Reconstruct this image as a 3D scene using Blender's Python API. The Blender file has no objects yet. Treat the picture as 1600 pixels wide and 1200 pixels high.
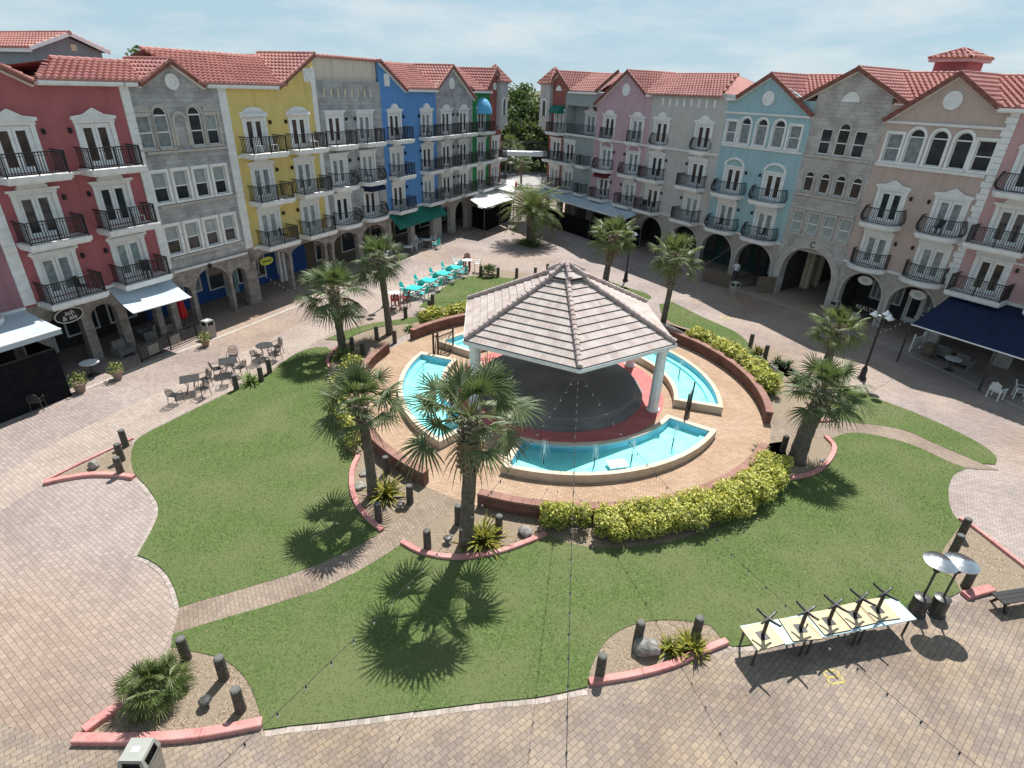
import bpy, bmesh, math, random
from mathutils import Vector, Matrix
random.seed(7)
PI = math.pi
R = math.radians
sc = bpy.context.scene
col = sc.collection

# ------------------------------------------------------------------ camera
CAM_H, CAM_F, CAM_PITCH, CAM_ROLL = 13.8, 892.0, 0.478, math.atan(0.037)
_F = Vector((0, math.cos(CAM_PITCH), -math.sin(CAM_PITCH)))
_R0 = Vector((1, 0, 0)); _U0 = _R0.cross(_F)
_R = math.cos(CAM_ROLL)*_R0 + math.sin(CAM_ROLL)*_U0
_U = -math.sin(CAM_ROLL)*_R0 + math.cos(CAM_ROLL)*_U0
cam_d = bpy.data.cameras.new("camera")
cam_d.sensor_width = 36.0; cam_d.sensor_fit = 'HORIZONTAL'
cam_d.lens = CAM_F/1600*36.0
cam_d.clip_start = 0.1; cam_d.clip_end = 6000
cam = bpy.data.objects.new("camera", cam_d); col.objects.link(cam)
cam.matrix_world = Matrix(((_R.x, _U.x, -_F.x, 0), (_R.y, _U.y, -_F.y, 0), (_R.z, _U.z, -_F.z, CAM_H), (0, 0, 0, 1)))
sc.camera = cam

def G(px, py, z=0.0):
    """point of the place at height z seen at pixel (px, py) of the 1600x1200 photograph"""
    d = _F + _R*((px-800)/CAM_F) + _U*((600-py)/CAM_F)
    t = (z-CAM_H)/d.z
    return Vector((d.x*t, d.y*t, z))

# ------------------------------------------------------------------ world, sun, exposure
SUN_EL, SUN_AZ = 57.5, 17.5           # azimuth clockwise from +Y
w = bpy.data.worlds.new("World"); sc.world = w; w.use_nodes = True
nt = w.node_tree; nt.nodes.clear()
o_ = nt.nodes.new('ShaderNodeOutputWorld'); bg = nt.nodes.new('ShaderNodeBackground')
sky = nt.nodes.new('ShaderNodeTexSky'); sky.sky_type = 'NISHITA'; sky.sun_disc = False
sky.sun_elevation = R(SUN_EL); sky.sun_rotation = R(SUN_AZ); sky.air_density = 1.0; sky.dust_density = 0.25; sky.ozone_density = 2.5; sky.altitude = 50
tc = nt.nodes.new('ShaderNodeTexCoord'); mp = nt.nodes.new('ShaderNodeMapping'); mp.inputs['Scale'].default_value = (1.6, 1.6, 7.0)
nz = nt.nodes.new('ShaderNodeTexNoise'); nz.inputs['Scale'].default_value = 2.3; nz.inputs['Detail'].default_value = 7; nz.inputs['Roughness'].default_value = .6
rp = nt.nodes.new('ShaderNodeValToRGB'); rp.color_ramp.elements[0].position = .44; rp.color_ramp.elements[1].position = .66
rp.color_ramp.elements[1].color = (.75, .75, .75, 1)
mx = nt.nodes.new('ShaderNodeMixRGB'); mx.inputs[2].default_value = (8.6, 9.4, 9.7, 1)
nt.links.new(tc.outputs['Generated'], mp.inputs[0]); nt.links.new(mp.outputs[0], nz.inputs['Vector']); nt.links.new(nz.outputs['Fac'], rp.inputs[0])
hz = nt.nodes.new('ShaderNodeMixRGB'); hz.inputs[2].default_value = (5.3, 7.5, 8.9, 1)
sx = nt.nodes.new('ShaderNodeSeparateXYZ'); mr = nt.nodes.new('ShaderNodeMapRange'); mr.inputs['From Min'].default_value = .15; mr.inputs['From Max'].default_value = .75; mr.inputs['To Min'].default_value = .85; mr.inputs['To Max'].default_value = .25
nt.links.new(tc.outputs['Generated'], sx.inputs[0]); nt.links.new(sx.outputs['Z'], mr.inputs[0]); nt.links.new(mr.outputs[0], hz.inputs[0])
nt.links.new(sky.outputs[0], hz.inputs[1]); nt.links.new(rp.outputs[0], mx.inputs[0]); nt.links.new(hz.outputs[0], mx.inputs[1]); nt.links.new(mx.outputs[0], bg.inputs[0])
bg.inputs[1].default_value = 0.058
nt.links.new(bg.outputs[0], o_.inputs[0])
sun_d = bpy.data.lights.new("sun", 'SUN'); sun_d.energy = 4.8; sun_d.angle = R(0.5); sun_d.color = (1, .965, .915)
sun = bpy.data.objects.new("sun", sun_d); col.objects.link(sun)
sdir = Vector((math.sin(R(SUN_AZ))*math.cos(R(SUN_EL)), math.cos(R(SUN_AZ))*math.cos(R(SUN_EL)), math.sin(R(SUN_EL))))
sun.rotation_euler = sdir.to_track_quat('Z', 'Y').to_euler(); sun.location = (20, 60, 60)
sc.view_settings.view_transform = 'Standard'; sc.view_settings.look = 'None'
sc.view_settings.exposure = 0.60; sc.view_settings.gamma = 1.0; sc.view_settings.use_curve_mapping = False
sc.cycles.max_bounces = 6; sc.cycles.diffuse_bounces = 3; sc.cycles.glossy_bounces = 3; sc.cycles.transparent_max_bounces = 6

# ------------------------------------------------------------------ helpers
class MB:
    """collects faces, then links them as ONE mesh object"""
    def __init__(s): s.v = []; s.f = []; s.m = []; s.uv = None
    def face(s, pts, m=0):
        n = len(s.v); s.v.extend([tuple(p) for p in pts]); s.f.append(tuple(range(n, n+len(pts)))); s.m.append(m)
    def box(s, x0, x1, y0, y1, z0, z1, m=0):
        n = len(s.v)
        s.v += [(x0,y0,z0),(x1,y0,z0),(x1,y1,z0),(x0,y1,z0),(x0,y0,z1),(x1,y0,z1),(x1,y1,z1),(x0,y1,z1)]
        for q in ((0,3,2,1),(4,5,6,7),(0,1,5,4),(1,2,6,5),(2,3,7,6),(3,0,4,7)):
            s.f.append(tuple(n+i for i in q)); s.m.append(m)
    def obox(s, c, ax, ay, az, m=0):
        """box from centre and three half vectors"""
        c, ax, ay, az = Vector(c), Vector(ax), Vector(ay), Vector(az); n = len(s.v)
        for k in (-1, 1):
            for i, j in ((-1,-1),(1,-1),(1,1),(-1,1)): s.v.append(tuple(c+ax*i+ay*j+az*k))
        for q in ((0,3,2,1),(4,5,6,7),(0,1,5,4),(1,2,6,5),(2,3,7,6),(3,0,4,7)):
            s.f.append(tuple(n+i for i in q)); s.m.append(m)
    def bar(s, a, b, w, h=None, m=0):
        a, b = Vector(a), Vector(b); d = b-a
        if d.length < 1e-6: return
        u = d.normalized(); t = Vector((0,0,1)) if abs(u.z) < .95 else Vector((1,0,0))
        x = u.cross(t).normalized(); y = x.cross(u).normalized()
        s.obox((a+b)/2, x*(w/2), y*((h or w)/2), d/2, m)
    def tube(s, pts, rad, n=8, m=0, caps=True):
        pts = [Vector(p) for p in pts]; rs = rad if isinstance(rad, (list, tuple)) else [rad]*len(pts)
        base = len(s.v); px = None
        for i, p in enumerate(pts):
            d = (pts[min(i+1, len(pts)-1)]-pts[max(i-1, 0)])
            d = d.normalized() if d.length > 1e-9 else Vector((0,0,1))
            if px is None:
                t = Vector((0,0,1)) if abs(d.z) < .9 else Vector((1,0,0)); px = d.cross(t).normalized()
            else:
                px = (px-d*px.dot(d)).normalized()
            py = d.cross(px)
            for k in range(n):
                a = 2*PI*k/n; s.v.append(tuple(p+(px*math.cos(a)+py*math.sin(a))*rs[i]))
        for i in range(len(pts)-1):
            for k in range(n):
                a = base+i*n+k; b = base+i*n+(k+1) % n
                s.f.append((a, b, b+n, a+n)); s.m.append(m)
        if caps:
            s.f.append(tuple(base+k for k in reversed(range(n)))); s.m.append(m)
            e = base+(len(pts)-1)*n; s.f.append(tuple(e+k for k in range(n))); s.m.append(m)
    def lathe(s, prof, n=16, c=(0,0,0), m=0, a0=0.0):
        """profile of (radius, z)"""
        base = len(s.v)
        for r, z in prof:
            for k in range(n):
                a = a0+2*PI*k/n; s.v.append((c[0]+r*math.cos(a), c[1]+r*math.sin(a), c[2]+z))
        for i in range(len(prof)-1):
            for k in range(n):
                a = base+i*n+k; b = base+i*n+(k+1) % n
                s.f.append((a, b, b+n, a+n)); s.m.append(m)
        if prof[0][0] > 1e-4: s.f.append(tuple(base+k for k in reversed(range(n)))); s.m.append(m)
        if prof[-1][0] > 1e-4:
            e = base+(len(prof)-1)*n; s.f.append(tuple(e+k for k in range(n))); s.m.append(m)
    def prism(s, poly, y0, y1, m=0, axis='y'):
        """2-D outline (a, b) in the x-z plane pushed from y0 to y1 (or x-y from z0 to z1)"""
        P = (lambda p, d: (p[0], d, p[1])) if axis == 'y' else (lambda p, d: (p[0], p[1], d))
        n = len(poly); ar = sum(poly[i][0]*poly[(i+1) % n][1]-poly[(i+1) % n][0]*poly[i][1] for i in range(n))
        if ar < 0: poly = poly[::-1]
        b = len(s.v)
        s.v += [P(p, y0) for p in poly]+[P(p, y1) for p in poly]
        fr = tuple(range(b, b+n)); bk = tuple(reversed(range(b+n, b+2*n)))
        if axis != 'y': fr, bk = fr[::-1], bk[::-1]
        s.f += [fr, bk]; s.m += [m, m]
        for i in range(n):
            j = (i+1) % n
            q = (b+i, b+n+i, b+n+j, b+j) if axis == 'y' else (b+i, b+j, b+n+j, b+n+i)
            s.f.append(q); s.m.append(m)
    def mesh(s, name, mats, smooth=False):
        me = bpy.data.meshes.new(name); me.from_pydata(s.v, [], s.f)
        ms = mats if isinstance(mats, (list, tuple)) else [mats]
        for x in ms: me.materials.append(x)
        if len(ms) > 1: me.polygons.foreach_set('material_index', s.m)
        if smooth: me.polygons.foreach_set('use_smooth', [True]*len(me.polygons))
        if s.uv:
            l = me.uv_layers.new(name='uv'); l.data.foreach_set('uv', [c for p in s.uv for c in p])
        me.update(); return me
    def build(s, name, mats, parent=None, smooth=False, loc=None, rz=0.0):
        return link(name, s.mesh(name, mats, smooth), parent, loc, rz)

def link(name, me, parent=None, loc=None, rz=0.0):
    o = bpy.data.objects.new(name, me); col.objects.link(o)
    if parent: o.parent = parent
    if loc is not None: o.location = loc
    if rz: o.rotation_euler = (0, 0, rz)
    return o

def tag(o, label, cat, group=None, kind=None):
    if label: o['label'] = label
    if cat: o['category'] = cat
    if group: o['group'] = group
    if kind: o['kind'] = kind
    return o

def thing(name, label, cat, loc=(0,0,0), rz=0.0, group=None):
    o = bpy.data.objects.new(name, None); o.empty_display_size = .2; col.objects.link(o)
    o.location = loc; o.rotation_euler = (0, 0, rz)
    return tag(o, label, cat, group)

def struct(o): o['kind'] = 'structure'; return o

def dup(root, loc, rz, label):
    def cp(o, par):
        c = o.copy(); col.objects.link(c)
        if par: c.parent = par
        for ch in o.children: cp(ch, c)
        return c
    r = cp(root, None); r.location = loc; r.rotation_euler = (0, 0, rz); r['label'] = label
    return r

class Repeat:
    """first call places the prototype, later calls place copies of it and of its parts"""
    def __init__(s, make): s.make = make; s.proto = None
    def __call__(s, loc, rz, label):
        if s.proto is None:
            s.proto = s.make(); s.proto.location = loc; s.proto.rotation_euler = (0, 0, rz); s.proto['label'] = label
            return s.proto
        return dup(s.proto, loc, rz, label)

# ------------------------------------------------------------------ materials
def mat(name, c, rough=.7, c2=None, scale=6.0, detail=4, lo=.35, hi=.65, bump=0.0, bscale=None, spec=.3, metal=0.0, alpha=None, big=None, bigscale=.35, island=0.0):
    m = bpy.data.materials.new(name); m.use_nodes = True; nt = m.node_tree
    b = nt.nodes['Principled BSDF']; b.inputs['Roughness'].default_value = rough; b.inputs['Metallic'].default_value = metal
    b.inputs['Specular IOR Level'].default_value = spec
    b.inputs['Base Color'].default_value = (*c, 1)
    out = None; tc = nt.nodes.new('ShaderNodeTexCoord')
    if c2:
        n = nt.nodes.new('ShaderNodeTexNoise'); n.inputs['Scale'].default_value = scale; n.inputs['Detail'].default_value = detail
        nt.links.new(tc.outputs['Object'], n.inputs['Vector'])
        r = nt.nodes.new('ShaderNodeValToRGB'); r.color_ramp.elements[0].position = lo; r.color_ramp.elements[1].position = hi
        r.color_ramp.elements[0].color = (*c, 1); r.color_ramp.elements[1].color = (*c2, 1)
        nt.links.new(n.outputs['Fac'], r.inputs[0]); out = r.outputs[0]
    if big:
        n = nt.nodes.new('ShaderNodeTexNoise'); n.inputs['Scale'].default_value = bigscale; n.inputs['Detail'].default_value = 3
        nt.links.new(tc.outputs['Object'], n.inputs['Vector'])
        r = nt.nodes.new('ShaderNodeMapRange'); r.inputs['From Min'].default_value = .42; r.inputs['From Max'].default_value = .66
        nt.links.new(n.outputs['Fac'], r.inputs[0])
        x = nt.nodes.new('ShaderNodeMixRGB'); x.inputs[2].default_value = (*big, 1); x.inputs[1].default_value = (*c, 1)
        nt.links.new(r.outputs[0], x.inputs[0])
        if out: nt.links.new(out, x.inputs[1])
        out = x.outputs[0]
    if island:
        g = nt.nodes.new('ShaderNodeNewGeometry'); h = nt.nodes.new('ShaderNodeHueSaturation')
        r = nt.nodes.new('ShaderNodeMapRange'); r.inputs['To Min'].default_value = 1-island; r.inputs['To Max'].default_value = 1+island
        nt.links.new(g.outputs['Random Per Island'], r.inputs[0]); nt.links.new(r.outputs[0], h.inputs['Value'])
        h.inputs['Color'].default_value = (*c, 1)
        if out: nt.links.new(out, h.inputs['Color'])
        out = h.outputs[0]
    if out: nt.links.new(out, b.inputs['Base Color'])
    if bump:
        n = nt.nodes.new('ShaderNodeTexNoise'); n.inputs['Scale'].default_value = bscale or scale*4; n.inputs['Detail'].default_value = 5
        nt.links.new(tc.outputs['Object'], n.inputs['Vector'])
        u = nt.nodes.new('ShaderNodeBump'); u.inputs['Strength'].default_value = bump; u.inputs['Distance'].default_value = .03
        nt.links.new(n.outputs['Fac'], u.inputs['Height']); nt.links.new(u.outputs[0], b.inputs['Normal'])
    return m

def brick(name, ca, cb, cm, bw, rh, mortar, rot=0.0, plane='xy', rough=.8, tone=None, tscale=.25, tone2=None, t2scale=.11, bias=0.0, fine=.12, bump=.35, uv=False, offset=.5, t2rng=(.45, .65)):
    m = bpy.data.materials.new(name); m.use_nodes = True; nt = m.node_tree; L = nt.links.new
    b = nt.nodes['Principled BSDF']; b.inputs['Roughness'].default_value = rough; b.inputs['Specular IOR Level'].default_value = .25
    tc = nt.nodes.new('ShaderNodeTexCoord'); src = tc.outputs['UV' if uv else 'Object']
    mpn = nt.nodes.new('ShaderNodeMapping'); 
    if plane == 'xz': mpn.inputs['Rotation'].default_value = (-PI/2, 0, 0)
    else: mpn.inputs['Rotation'].default_value = (0, 0, rot)
    L(src, mpn.inputs[0])
    t = nt.nodes.new('ShaderNodeTexBrick'); t.offset = offset; t.inputs['Scale'].default_value = 1
    t.inputs['Brick Width'].default_value = bw; t.inputs['Row Height'].default_value = rh; t.inputs['Mortar Size'].default_value = mortar
    t.inputs['Mortar Smooth'].default_value = .2; t.inputs['Bias'].default_value = bias
    t.inputs['Color1'].default_value = (*ca, 1); t.inputs['Color2'].default_value = (*cb, 1); t.inputs['Mortar'].default_value = (*cm, 1)
    L(mpn.outputs[0], t.inputs['Vector']); out = t.outputs['Color']
    def over(out, colr, scale, lo, hi, amt, det=4):
        n = nt.nodes.new('ShaderNodeTexNoise'); n.inputs['Scale'].default_value = scale; n.inputs['Detail'].default_value = det
        L(src, n.inputs['Vector'])
        r = nt.nodes.new('ShaderNodeMapRange'); r.inputs['From Min'].default_value = lo; r.inputs['From Max'].default_value = hi; r.inputs['To Max'].default_value = amt
        L(n.outputs['Fac'], r.inputs[0])
        x = nt.nodes.new('ShaderNodeMixRGB'); x.blend_type = 'MULTIPLY'; x.inputs[2].default_value = (*colr, 1)
        L(r.outputs[0], x.inputs[0]); L(out, x.inputs[1]); return x.outputs[0]
    if tone: out = over(out, tone, tscale, .42, .62, 1.0)
    if tone2: out = over(out, tone2, t2scale, t2rng[0], t2rng[1], 1.0, 3)
    if fine: out = over(out, (.55, .53, .5), 14, .35, .75, fine*3)
    L(out, b.inputs['Base Color'])
    if bump:
        u = nt.nodes.new('ShaderNodeBump'); u.inputs['Strength'].default_value = bump; u.inputs['Distance'].default_value = .015; u.invert = True
        L(t.outputs['Fac'], u.inputs['Height']); L(u.outputs[0], b.inputs['Normal'])
    return m

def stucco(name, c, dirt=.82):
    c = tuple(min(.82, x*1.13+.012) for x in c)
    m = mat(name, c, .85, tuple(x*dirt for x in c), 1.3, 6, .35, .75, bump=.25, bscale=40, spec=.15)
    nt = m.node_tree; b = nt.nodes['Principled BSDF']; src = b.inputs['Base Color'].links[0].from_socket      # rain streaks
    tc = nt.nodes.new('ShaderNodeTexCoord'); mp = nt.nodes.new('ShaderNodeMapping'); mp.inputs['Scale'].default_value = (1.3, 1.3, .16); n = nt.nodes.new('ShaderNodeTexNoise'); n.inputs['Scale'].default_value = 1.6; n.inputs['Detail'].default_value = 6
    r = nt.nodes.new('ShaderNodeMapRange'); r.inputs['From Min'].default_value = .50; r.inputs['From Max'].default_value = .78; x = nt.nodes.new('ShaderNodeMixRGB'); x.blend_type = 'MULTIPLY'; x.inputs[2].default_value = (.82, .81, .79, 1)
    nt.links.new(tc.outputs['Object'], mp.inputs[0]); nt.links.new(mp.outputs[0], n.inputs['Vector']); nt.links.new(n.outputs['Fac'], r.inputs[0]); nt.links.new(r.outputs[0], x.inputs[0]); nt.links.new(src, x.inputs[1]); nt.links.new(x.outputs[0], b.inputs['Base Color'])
    return m

M = {}
M['white'] = mat('white_trim', (.84,.84,.84), .55, (.73,.73,.72), 2.5, 5)
M['cream'] = mat('cream_paint', (.70,.62,.48), .6, (.58,.50,.38), 3, 5)
M['black_iron'] = mat('black_iron', (.018,.018,.02), .45, spec=.4)
M['dark_metal'] = mat('dark_metal', (.035,.035,.038), .4, (.06,.055,.05), 8, spec=.5)
M['glass_dark'] = mat('glass_dark', (.022,.026,.03), .06, (.05,.055,.06), 1.2, spec=.6)
M['glass_mid'] = mat('glass_curtain', (.17,.20,.21), .12, (.30,.33,.33), 3.0, spec=.6)
M['glass_pale'] = mat('glass_blind', (.36,.40,.40), .15, (.25,.29,.30), 2.0, spec=.6)
M['glass_brown'] = mat('glass_brown', (.09,.06,.045), .08, (.03,.028,.03), 1.0, spec=.6)
M['tile_red'] = mat('red_clay_tile', (.35,.14,.122), .75, (.46,.225,.205), 1.6, 5, .3, .7, big=(.50,.24,.20), bigscale=.3, bump=.15, bscale=20)
M['verge'] = mat('verge_tile', (.17,.065,.05), .7, (.28,.11,.09), 5)
M['stone_grey'] = brick('grey_stone', (.42,.425,.435), (.54,.54,.545), (.34,.34,.345), .55, .24, .012, plane='xz', tone=(.72,.71,.72), tscale=1.1, fine=.2)
M['stone_tan'] = brick('tan_stone', (.60,.57,.55), (.50,.475,.46), (.39,.37,.36), .55, .24, .012, plane='xz', tone=(.75,.73,.72), tscale=.9, fine=.2)
M['stone_rubble'] = brick('rubble_stone', (.45,.415,.39), (.31,.285,.265), (.26,.24,.225), .34, .15, .012, plane='xz', tone=(.7,.68,.66), tscale=1.6, fine=.25)
M['pier_stone'] = mat('pier_stone', (.46,.43,.40), .85, (.37,.34,.315), 3, 6, bump=.3)
M['arch_trim'] = mat('arch_trim', (.52,.49,.45), .8, (.42,.395,.36), 2.5, 5)
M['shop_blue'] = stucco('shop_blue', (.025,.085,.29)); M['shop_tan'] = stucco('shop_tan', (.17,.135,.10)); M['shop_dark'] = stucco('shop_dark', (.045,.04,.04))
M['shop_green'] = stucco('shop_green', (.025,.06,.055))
M['wood_dark'] = mat('timber_post', (.065,.055,.045), .9, (.12,.105,.09), 12, 6, bump=.5, bscale=30)
M['post_top'] = mat('timber_end', (.17,.165,.155), .9, (.10,.10,.095), 14, 5)
M['coral'] = mat('coral_concrete', (.55,.25,.235), .85, (.42,.17,.155), 6, 8, big=(.58,.30,.27), bigscale=1.1, bump=.2)
M['mulch'] = mat('mulch', (.12,.088,.06), .95, (.40,.32,.235), 26, 8, .34, .68, big=(.25,.20,.145), bigscale=1.3, bump=1.0, bscale=22)
M['rock'] = mat('rock', (.15,.145,.135), .9, (.36,.345,.31), 5, 8, bump=.8, bscale=12)
# ------------------------------------------------------------------ ground
RC = Vector((2.395, 26.44, 0)); RIN, ROUT = 5.85, 8.18; WR0, WR1 = 10.09, 10.38
def pol(r, az, z=0.0):
    a = R(az); return Vector((RC.x+r*math.sin(a), RC.y+r*math.cos(a), z))

def smooth(pts, closed=True, step=4, corner=42):
    """rounded outline: Catmull-Rom between the traced points, true corners stay sharp"""
    n = len(pts); out = []
    def cor(i):
        if not closed and (i == 0 or i == n-1): return True
        a = pts[i]-pts[i-1]; b = pts[(i+1) % n]-pts[i]
        return a.length > 1e-6 and b.length > 1e-6 and a.angle(b) > R(corner)
    for i in range(n if closed else n-1):
        p1, p2 = pts[i], pts[(i+1) % n]
        p0 = pts[i-1] if not cor(i) else p1-(p2-p1); p3 = pts[(i+2) % n] if not cor((i+1) % n) else p2+(p2-p1)
        for k in range(step):
            t = k/step
            out.append(.5*((2*p1)+(p2-p0)*t+(2*p0-5*p1+4*p2-p3)*t*t+(3*p1-p0-3*p2+p3)*t**3))
    if not closed: out.append(pts[-1])
    return out

def sheet(name, pts, z0, z1, m, kind='structure'):
    b = MB(); poly = [(p.x, p.y) for p in pts]; b.prism(poly, z0, z1, axis='z')
    o = b.build(name, m)
    bm = bmesh.new(); bm.from_mesh(o.data); bmesh.ops.triangulate(bm, faces=[f for f in bm.faces if len(f.verts) > 4]); bm.to_mesh(o.data); bm.free()
    o['kind'] = kind; return o

M['paver'] = brick('plaza_paver', (.415,.348,.318), (.325,.274,.254), (.175,.15,.136), .215, .145, .0075, rot=R(33), tone=(.80,.79,.81), tscale=.23, tone2=(1.0,.90,.76), t2scale=.075, fine=.16)
M['paver_tan'] = brick('tan_paver', (.355,.285,.215), (.265,.215,.18), (.14,.12,.105), .21, .145, .0075, rot=R(-41), tone=(.77,.77,.80), tscale=.5, tone2=(1.0,.95,.86), t2scale=.3, fine=.16, bias=.05)
M['paver_deck'] = brick('deck_paver', (.47,.335,.228), (.38,.262,.182), (.25,.19,.14), .24, .14, .009, rot=R(12), tone=(.90,.86,.82), tscale=.5, fine=.12)
M['paver_path'] = brick('path_paver', (.33,.255,.20), (.255,.20,.16), (.15,.13,.11), .20, .12, .007, rot=R(60), tone=(.82,.8,.78), tscale=.7, fine=.14)
M['lawn'] = mat('lawn', (.068,.115,.034), .95, (.155,.20,.072), 16, 10, .32, .70, bump=1.0, bscale=60, big=(.15,.175,.075), bigscale=.38, spec=.1)
M['field'] = mat('field', (.08,.10,.035), .95, (.13,.12,.06), .05, 6)
M['asphalt'] = mat('asphalt', (.15,.15,.145), .9, (.20,.195,.19), 1.5, 6)
M['concrete'] = mat('concrete', (.36,.34,.315), .9, (.28,.265,.245), 1.8, 6, bump=.2)
M['strip'] = mat('kerb_strip', (.46,.42,.36), .85, (.36,.32,.28), 2.5, 5)

b = MB(); b.face([(-3000,-600,-.03),(3000,-600,-.03),(3000,5000,-.03),(-3000,5000,-.03)]); struct(b.build('ground', M['field']))
b = MB(); b.face([(-60,-14,0),(60,-14,0),(60,96,0),(-60,96,0)]); struct(b.build('plaza_paving', M['paver']))
b = MB(); b.face([(-60,96.2,0),(60,96.2,0),(60,113,0),(-60,113,0)]); struct(b.build('road', M['asphalt']))
b = MB(); b.box(-60,60,95.9,96.2,-.02,.10); struct(b.build('road_kerb', M['concrete']))

tan = [G(*p) for p in [(-140,1085),(60,1150),(118,1163),(200,1150),(410,1142),(520,1130),(680,1110),(840,1092),(918,1077),(1010,1062),(1100,1030),(1160,1012),(1300,985),(1420,975),(1500,940),(1600,930),(1800,900),(1900,1300),(1500,1500),(800,1600),(100,1500),(-300,1350)]]
sheet('front_paving', tan, -.005, .006, M['paver_tan'])
band = [G(*p) for p in [(0,745),(70,700),(190,640),(300,590),(400,540),(470,505),(540,470),(600,445),(640,432),(690,412),(700,440),(660,470),(600,485),(540,510),(470,548),(415,588),(345,618),(262,658),(215,682),(140,718),(75,752),(0,800)]]
sheet('inner_walk', smooth(band), -.005, .005, brick('walk_paver', (.455,.375,.325), (.37,.305,.265), (.205,.175,.155), .215, .145, .0075, rot=R(33), tone=(.88,.86,.86), tscale=.4, fine=.16))

lawns = {
 'left': [(510,543),(490,544),(465,552),(440,568),(415,590),(380,603),(345,620),(300,642),(260,662),(230,677),(212,690),(206,706),(206,725),(212,741),(224,755),(235,768),(244,782),(248,797),(243,816),(230,842),(215,868),(234,876),(252,888),(266,906),(275,926),(281,950),(320,938),(400,915),(470,893),(530,868),(575,845),(597,832),(572,808),(555,785),(549,760),(550,735),(557,712),(540,700),(527,670),(520,640),(514,610),(512,585),(522,563),(518,550)],
 'front': [(270,992),(340,970),(420,947),(500,922),(560,893),(600,869),(628,850),(660,866),(710,873),(770,866),(820,850),(852,836),(900,852),(960,857),(1050,847),(1130,817),(1190,777),(1232,752),(1270,742),(1295,722),(1303,700),(1297,688),(1320,678),(1350,678),(1400,688),(1440,702),(1480,721),(1510,732),(1492,741),(1483,757),(1482,780),(1488,802),(1502,818),(1488,838),(1472,862),(1470,885),(1490,905),(1500,925),(1470,940),(1420,955),(1300,985),(1160,1010),(1132,1004),(1110,978),(1060,970),(1010,972),(970,985),(945,1005),(925,1040),(918,1074),(840,1090),(760,1098),(680,1108),(600,1118),(520,1128),(460,1134),(412,1141),(405,1110),(392,1075),(370,1045),(340,1028),(300,1018),(268,1012)],
 'right': [(1300,600),(1347,612),(1380,627),(1428,645),(1470,663),(1509,682),(1539,699),(1556,715),(1555,726),(1533,725),(1494,708),(1452,690),(1419,675),(1380,666),(1332,661),(1306,655),(1290,640)],
 'side': [(1030,476),(1050,472),(1070,482),(1100,497),(1130,510),(1150,520),(1165,532),(1182,553),(1203,573),(1225,583),(1222,600),(1200,590),(1180,565),(1140,540),(1100,520),(1055,507),(1035,492)],
 'rear_right': [(935,436),(952,440),(980,450),(1010,459),(1018,465),(1010,471),(985,468),(950,458),(925,452)],
 'rear_left': [(655,480),(668,468),(690,452),(712,438),(735,432),(770,433),(810,436),(850,436),(850,455),(800,462),(760,472),(725,480),(690,482)],
 'rear_sliver': [(508,531),(540,517),(575,507),(620,500),(657,494),(665,500),(640,506),(600,510),(560,522),(540,533)],
}
import numpy as np
M['blade'] = mat('grass_blade', (.092,.138,.036), .8, (.215,.25,.085), .7, 6, .34, .66, island=.35, spec=.15)
gv, gf = [], []; rnp = np.random.default_rng(4)
for k in lawns:
    out = smooth([G(*p) for p in lawns[k]]); sheet('lawn', out, -.004, .035, M['lawn'])
    xs = np.array([p.x for p in out]); ys = np.array([p.y for p in out]); n = int((xs.max()-xs.min())*(ys.max()-ys.min())*230)
    qx = rnp.uniform(xs.min()-.02, xs.max()+.02, n); qy = rnp.uniform(ys.min()-.02, ys.max()+.02, n); ins = np.zeros(n, bool); j = len(xs)-1
    for i in range(len(xs)):
        with np.errstate(divide='ignore', invalid='ignore'): ins ^= ((ys[i] > qy) != (ys[j] > qy)) & (qx < (xs[j]-xs[i])*(qy-ys[i])/(ys[j]-ys[i])+xs[i])
        j = i
    qx, qy = qx[ins], qy[ins]; m = len(qx); a = rnp.uniform(0, 6.283, m); h = rnp.uniform(.02, .055, m); l = rnp.uniform(.0, .05, m); wd = .009; b_ = rnp.uniform(0, 6.283, m)
    p0 = np.stack([qx-np.cos(a)*wd, qy-np.sin(a)*wd, np.full(m, .03)], 1); p1 = np.stack([qx+np.cos(a)*wd, qy+np.sin(a)*wd, np.full(m, .03)], 1); p2 = np.stack([qx+np.cos(b_)*l, qy+np.sin(b_)*l, .035+h], 1)
    gv.append(np.stack([p0, p1, p2], 1).reshape(-1, 3))
gv = np.concatenate(gv); nn_ = len(gv)//3; me = bpy.data.meshes.new('grass'); me.vertices.add(len(gv)); me.vertices.foreach_set('co', gv.ravel()); me.loops.add(len(gv)); me.loops.foreach_set('vertex_index', np.arange(len(gv))); me.polygons.add(nn_); me.polygons.foreach_set('loop_start', np.arange(0, len(gv), 3)); me.polygons.foreach_set('loop_total', np.full(nn_, 3)); me.update(calc_edges=True)
me.materials.append(M['blade']); go = link('grass', me); go['kind'] = 'stuff'; go['label'] = 'short green grass growing on the lawns round the gazebo'

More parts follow.
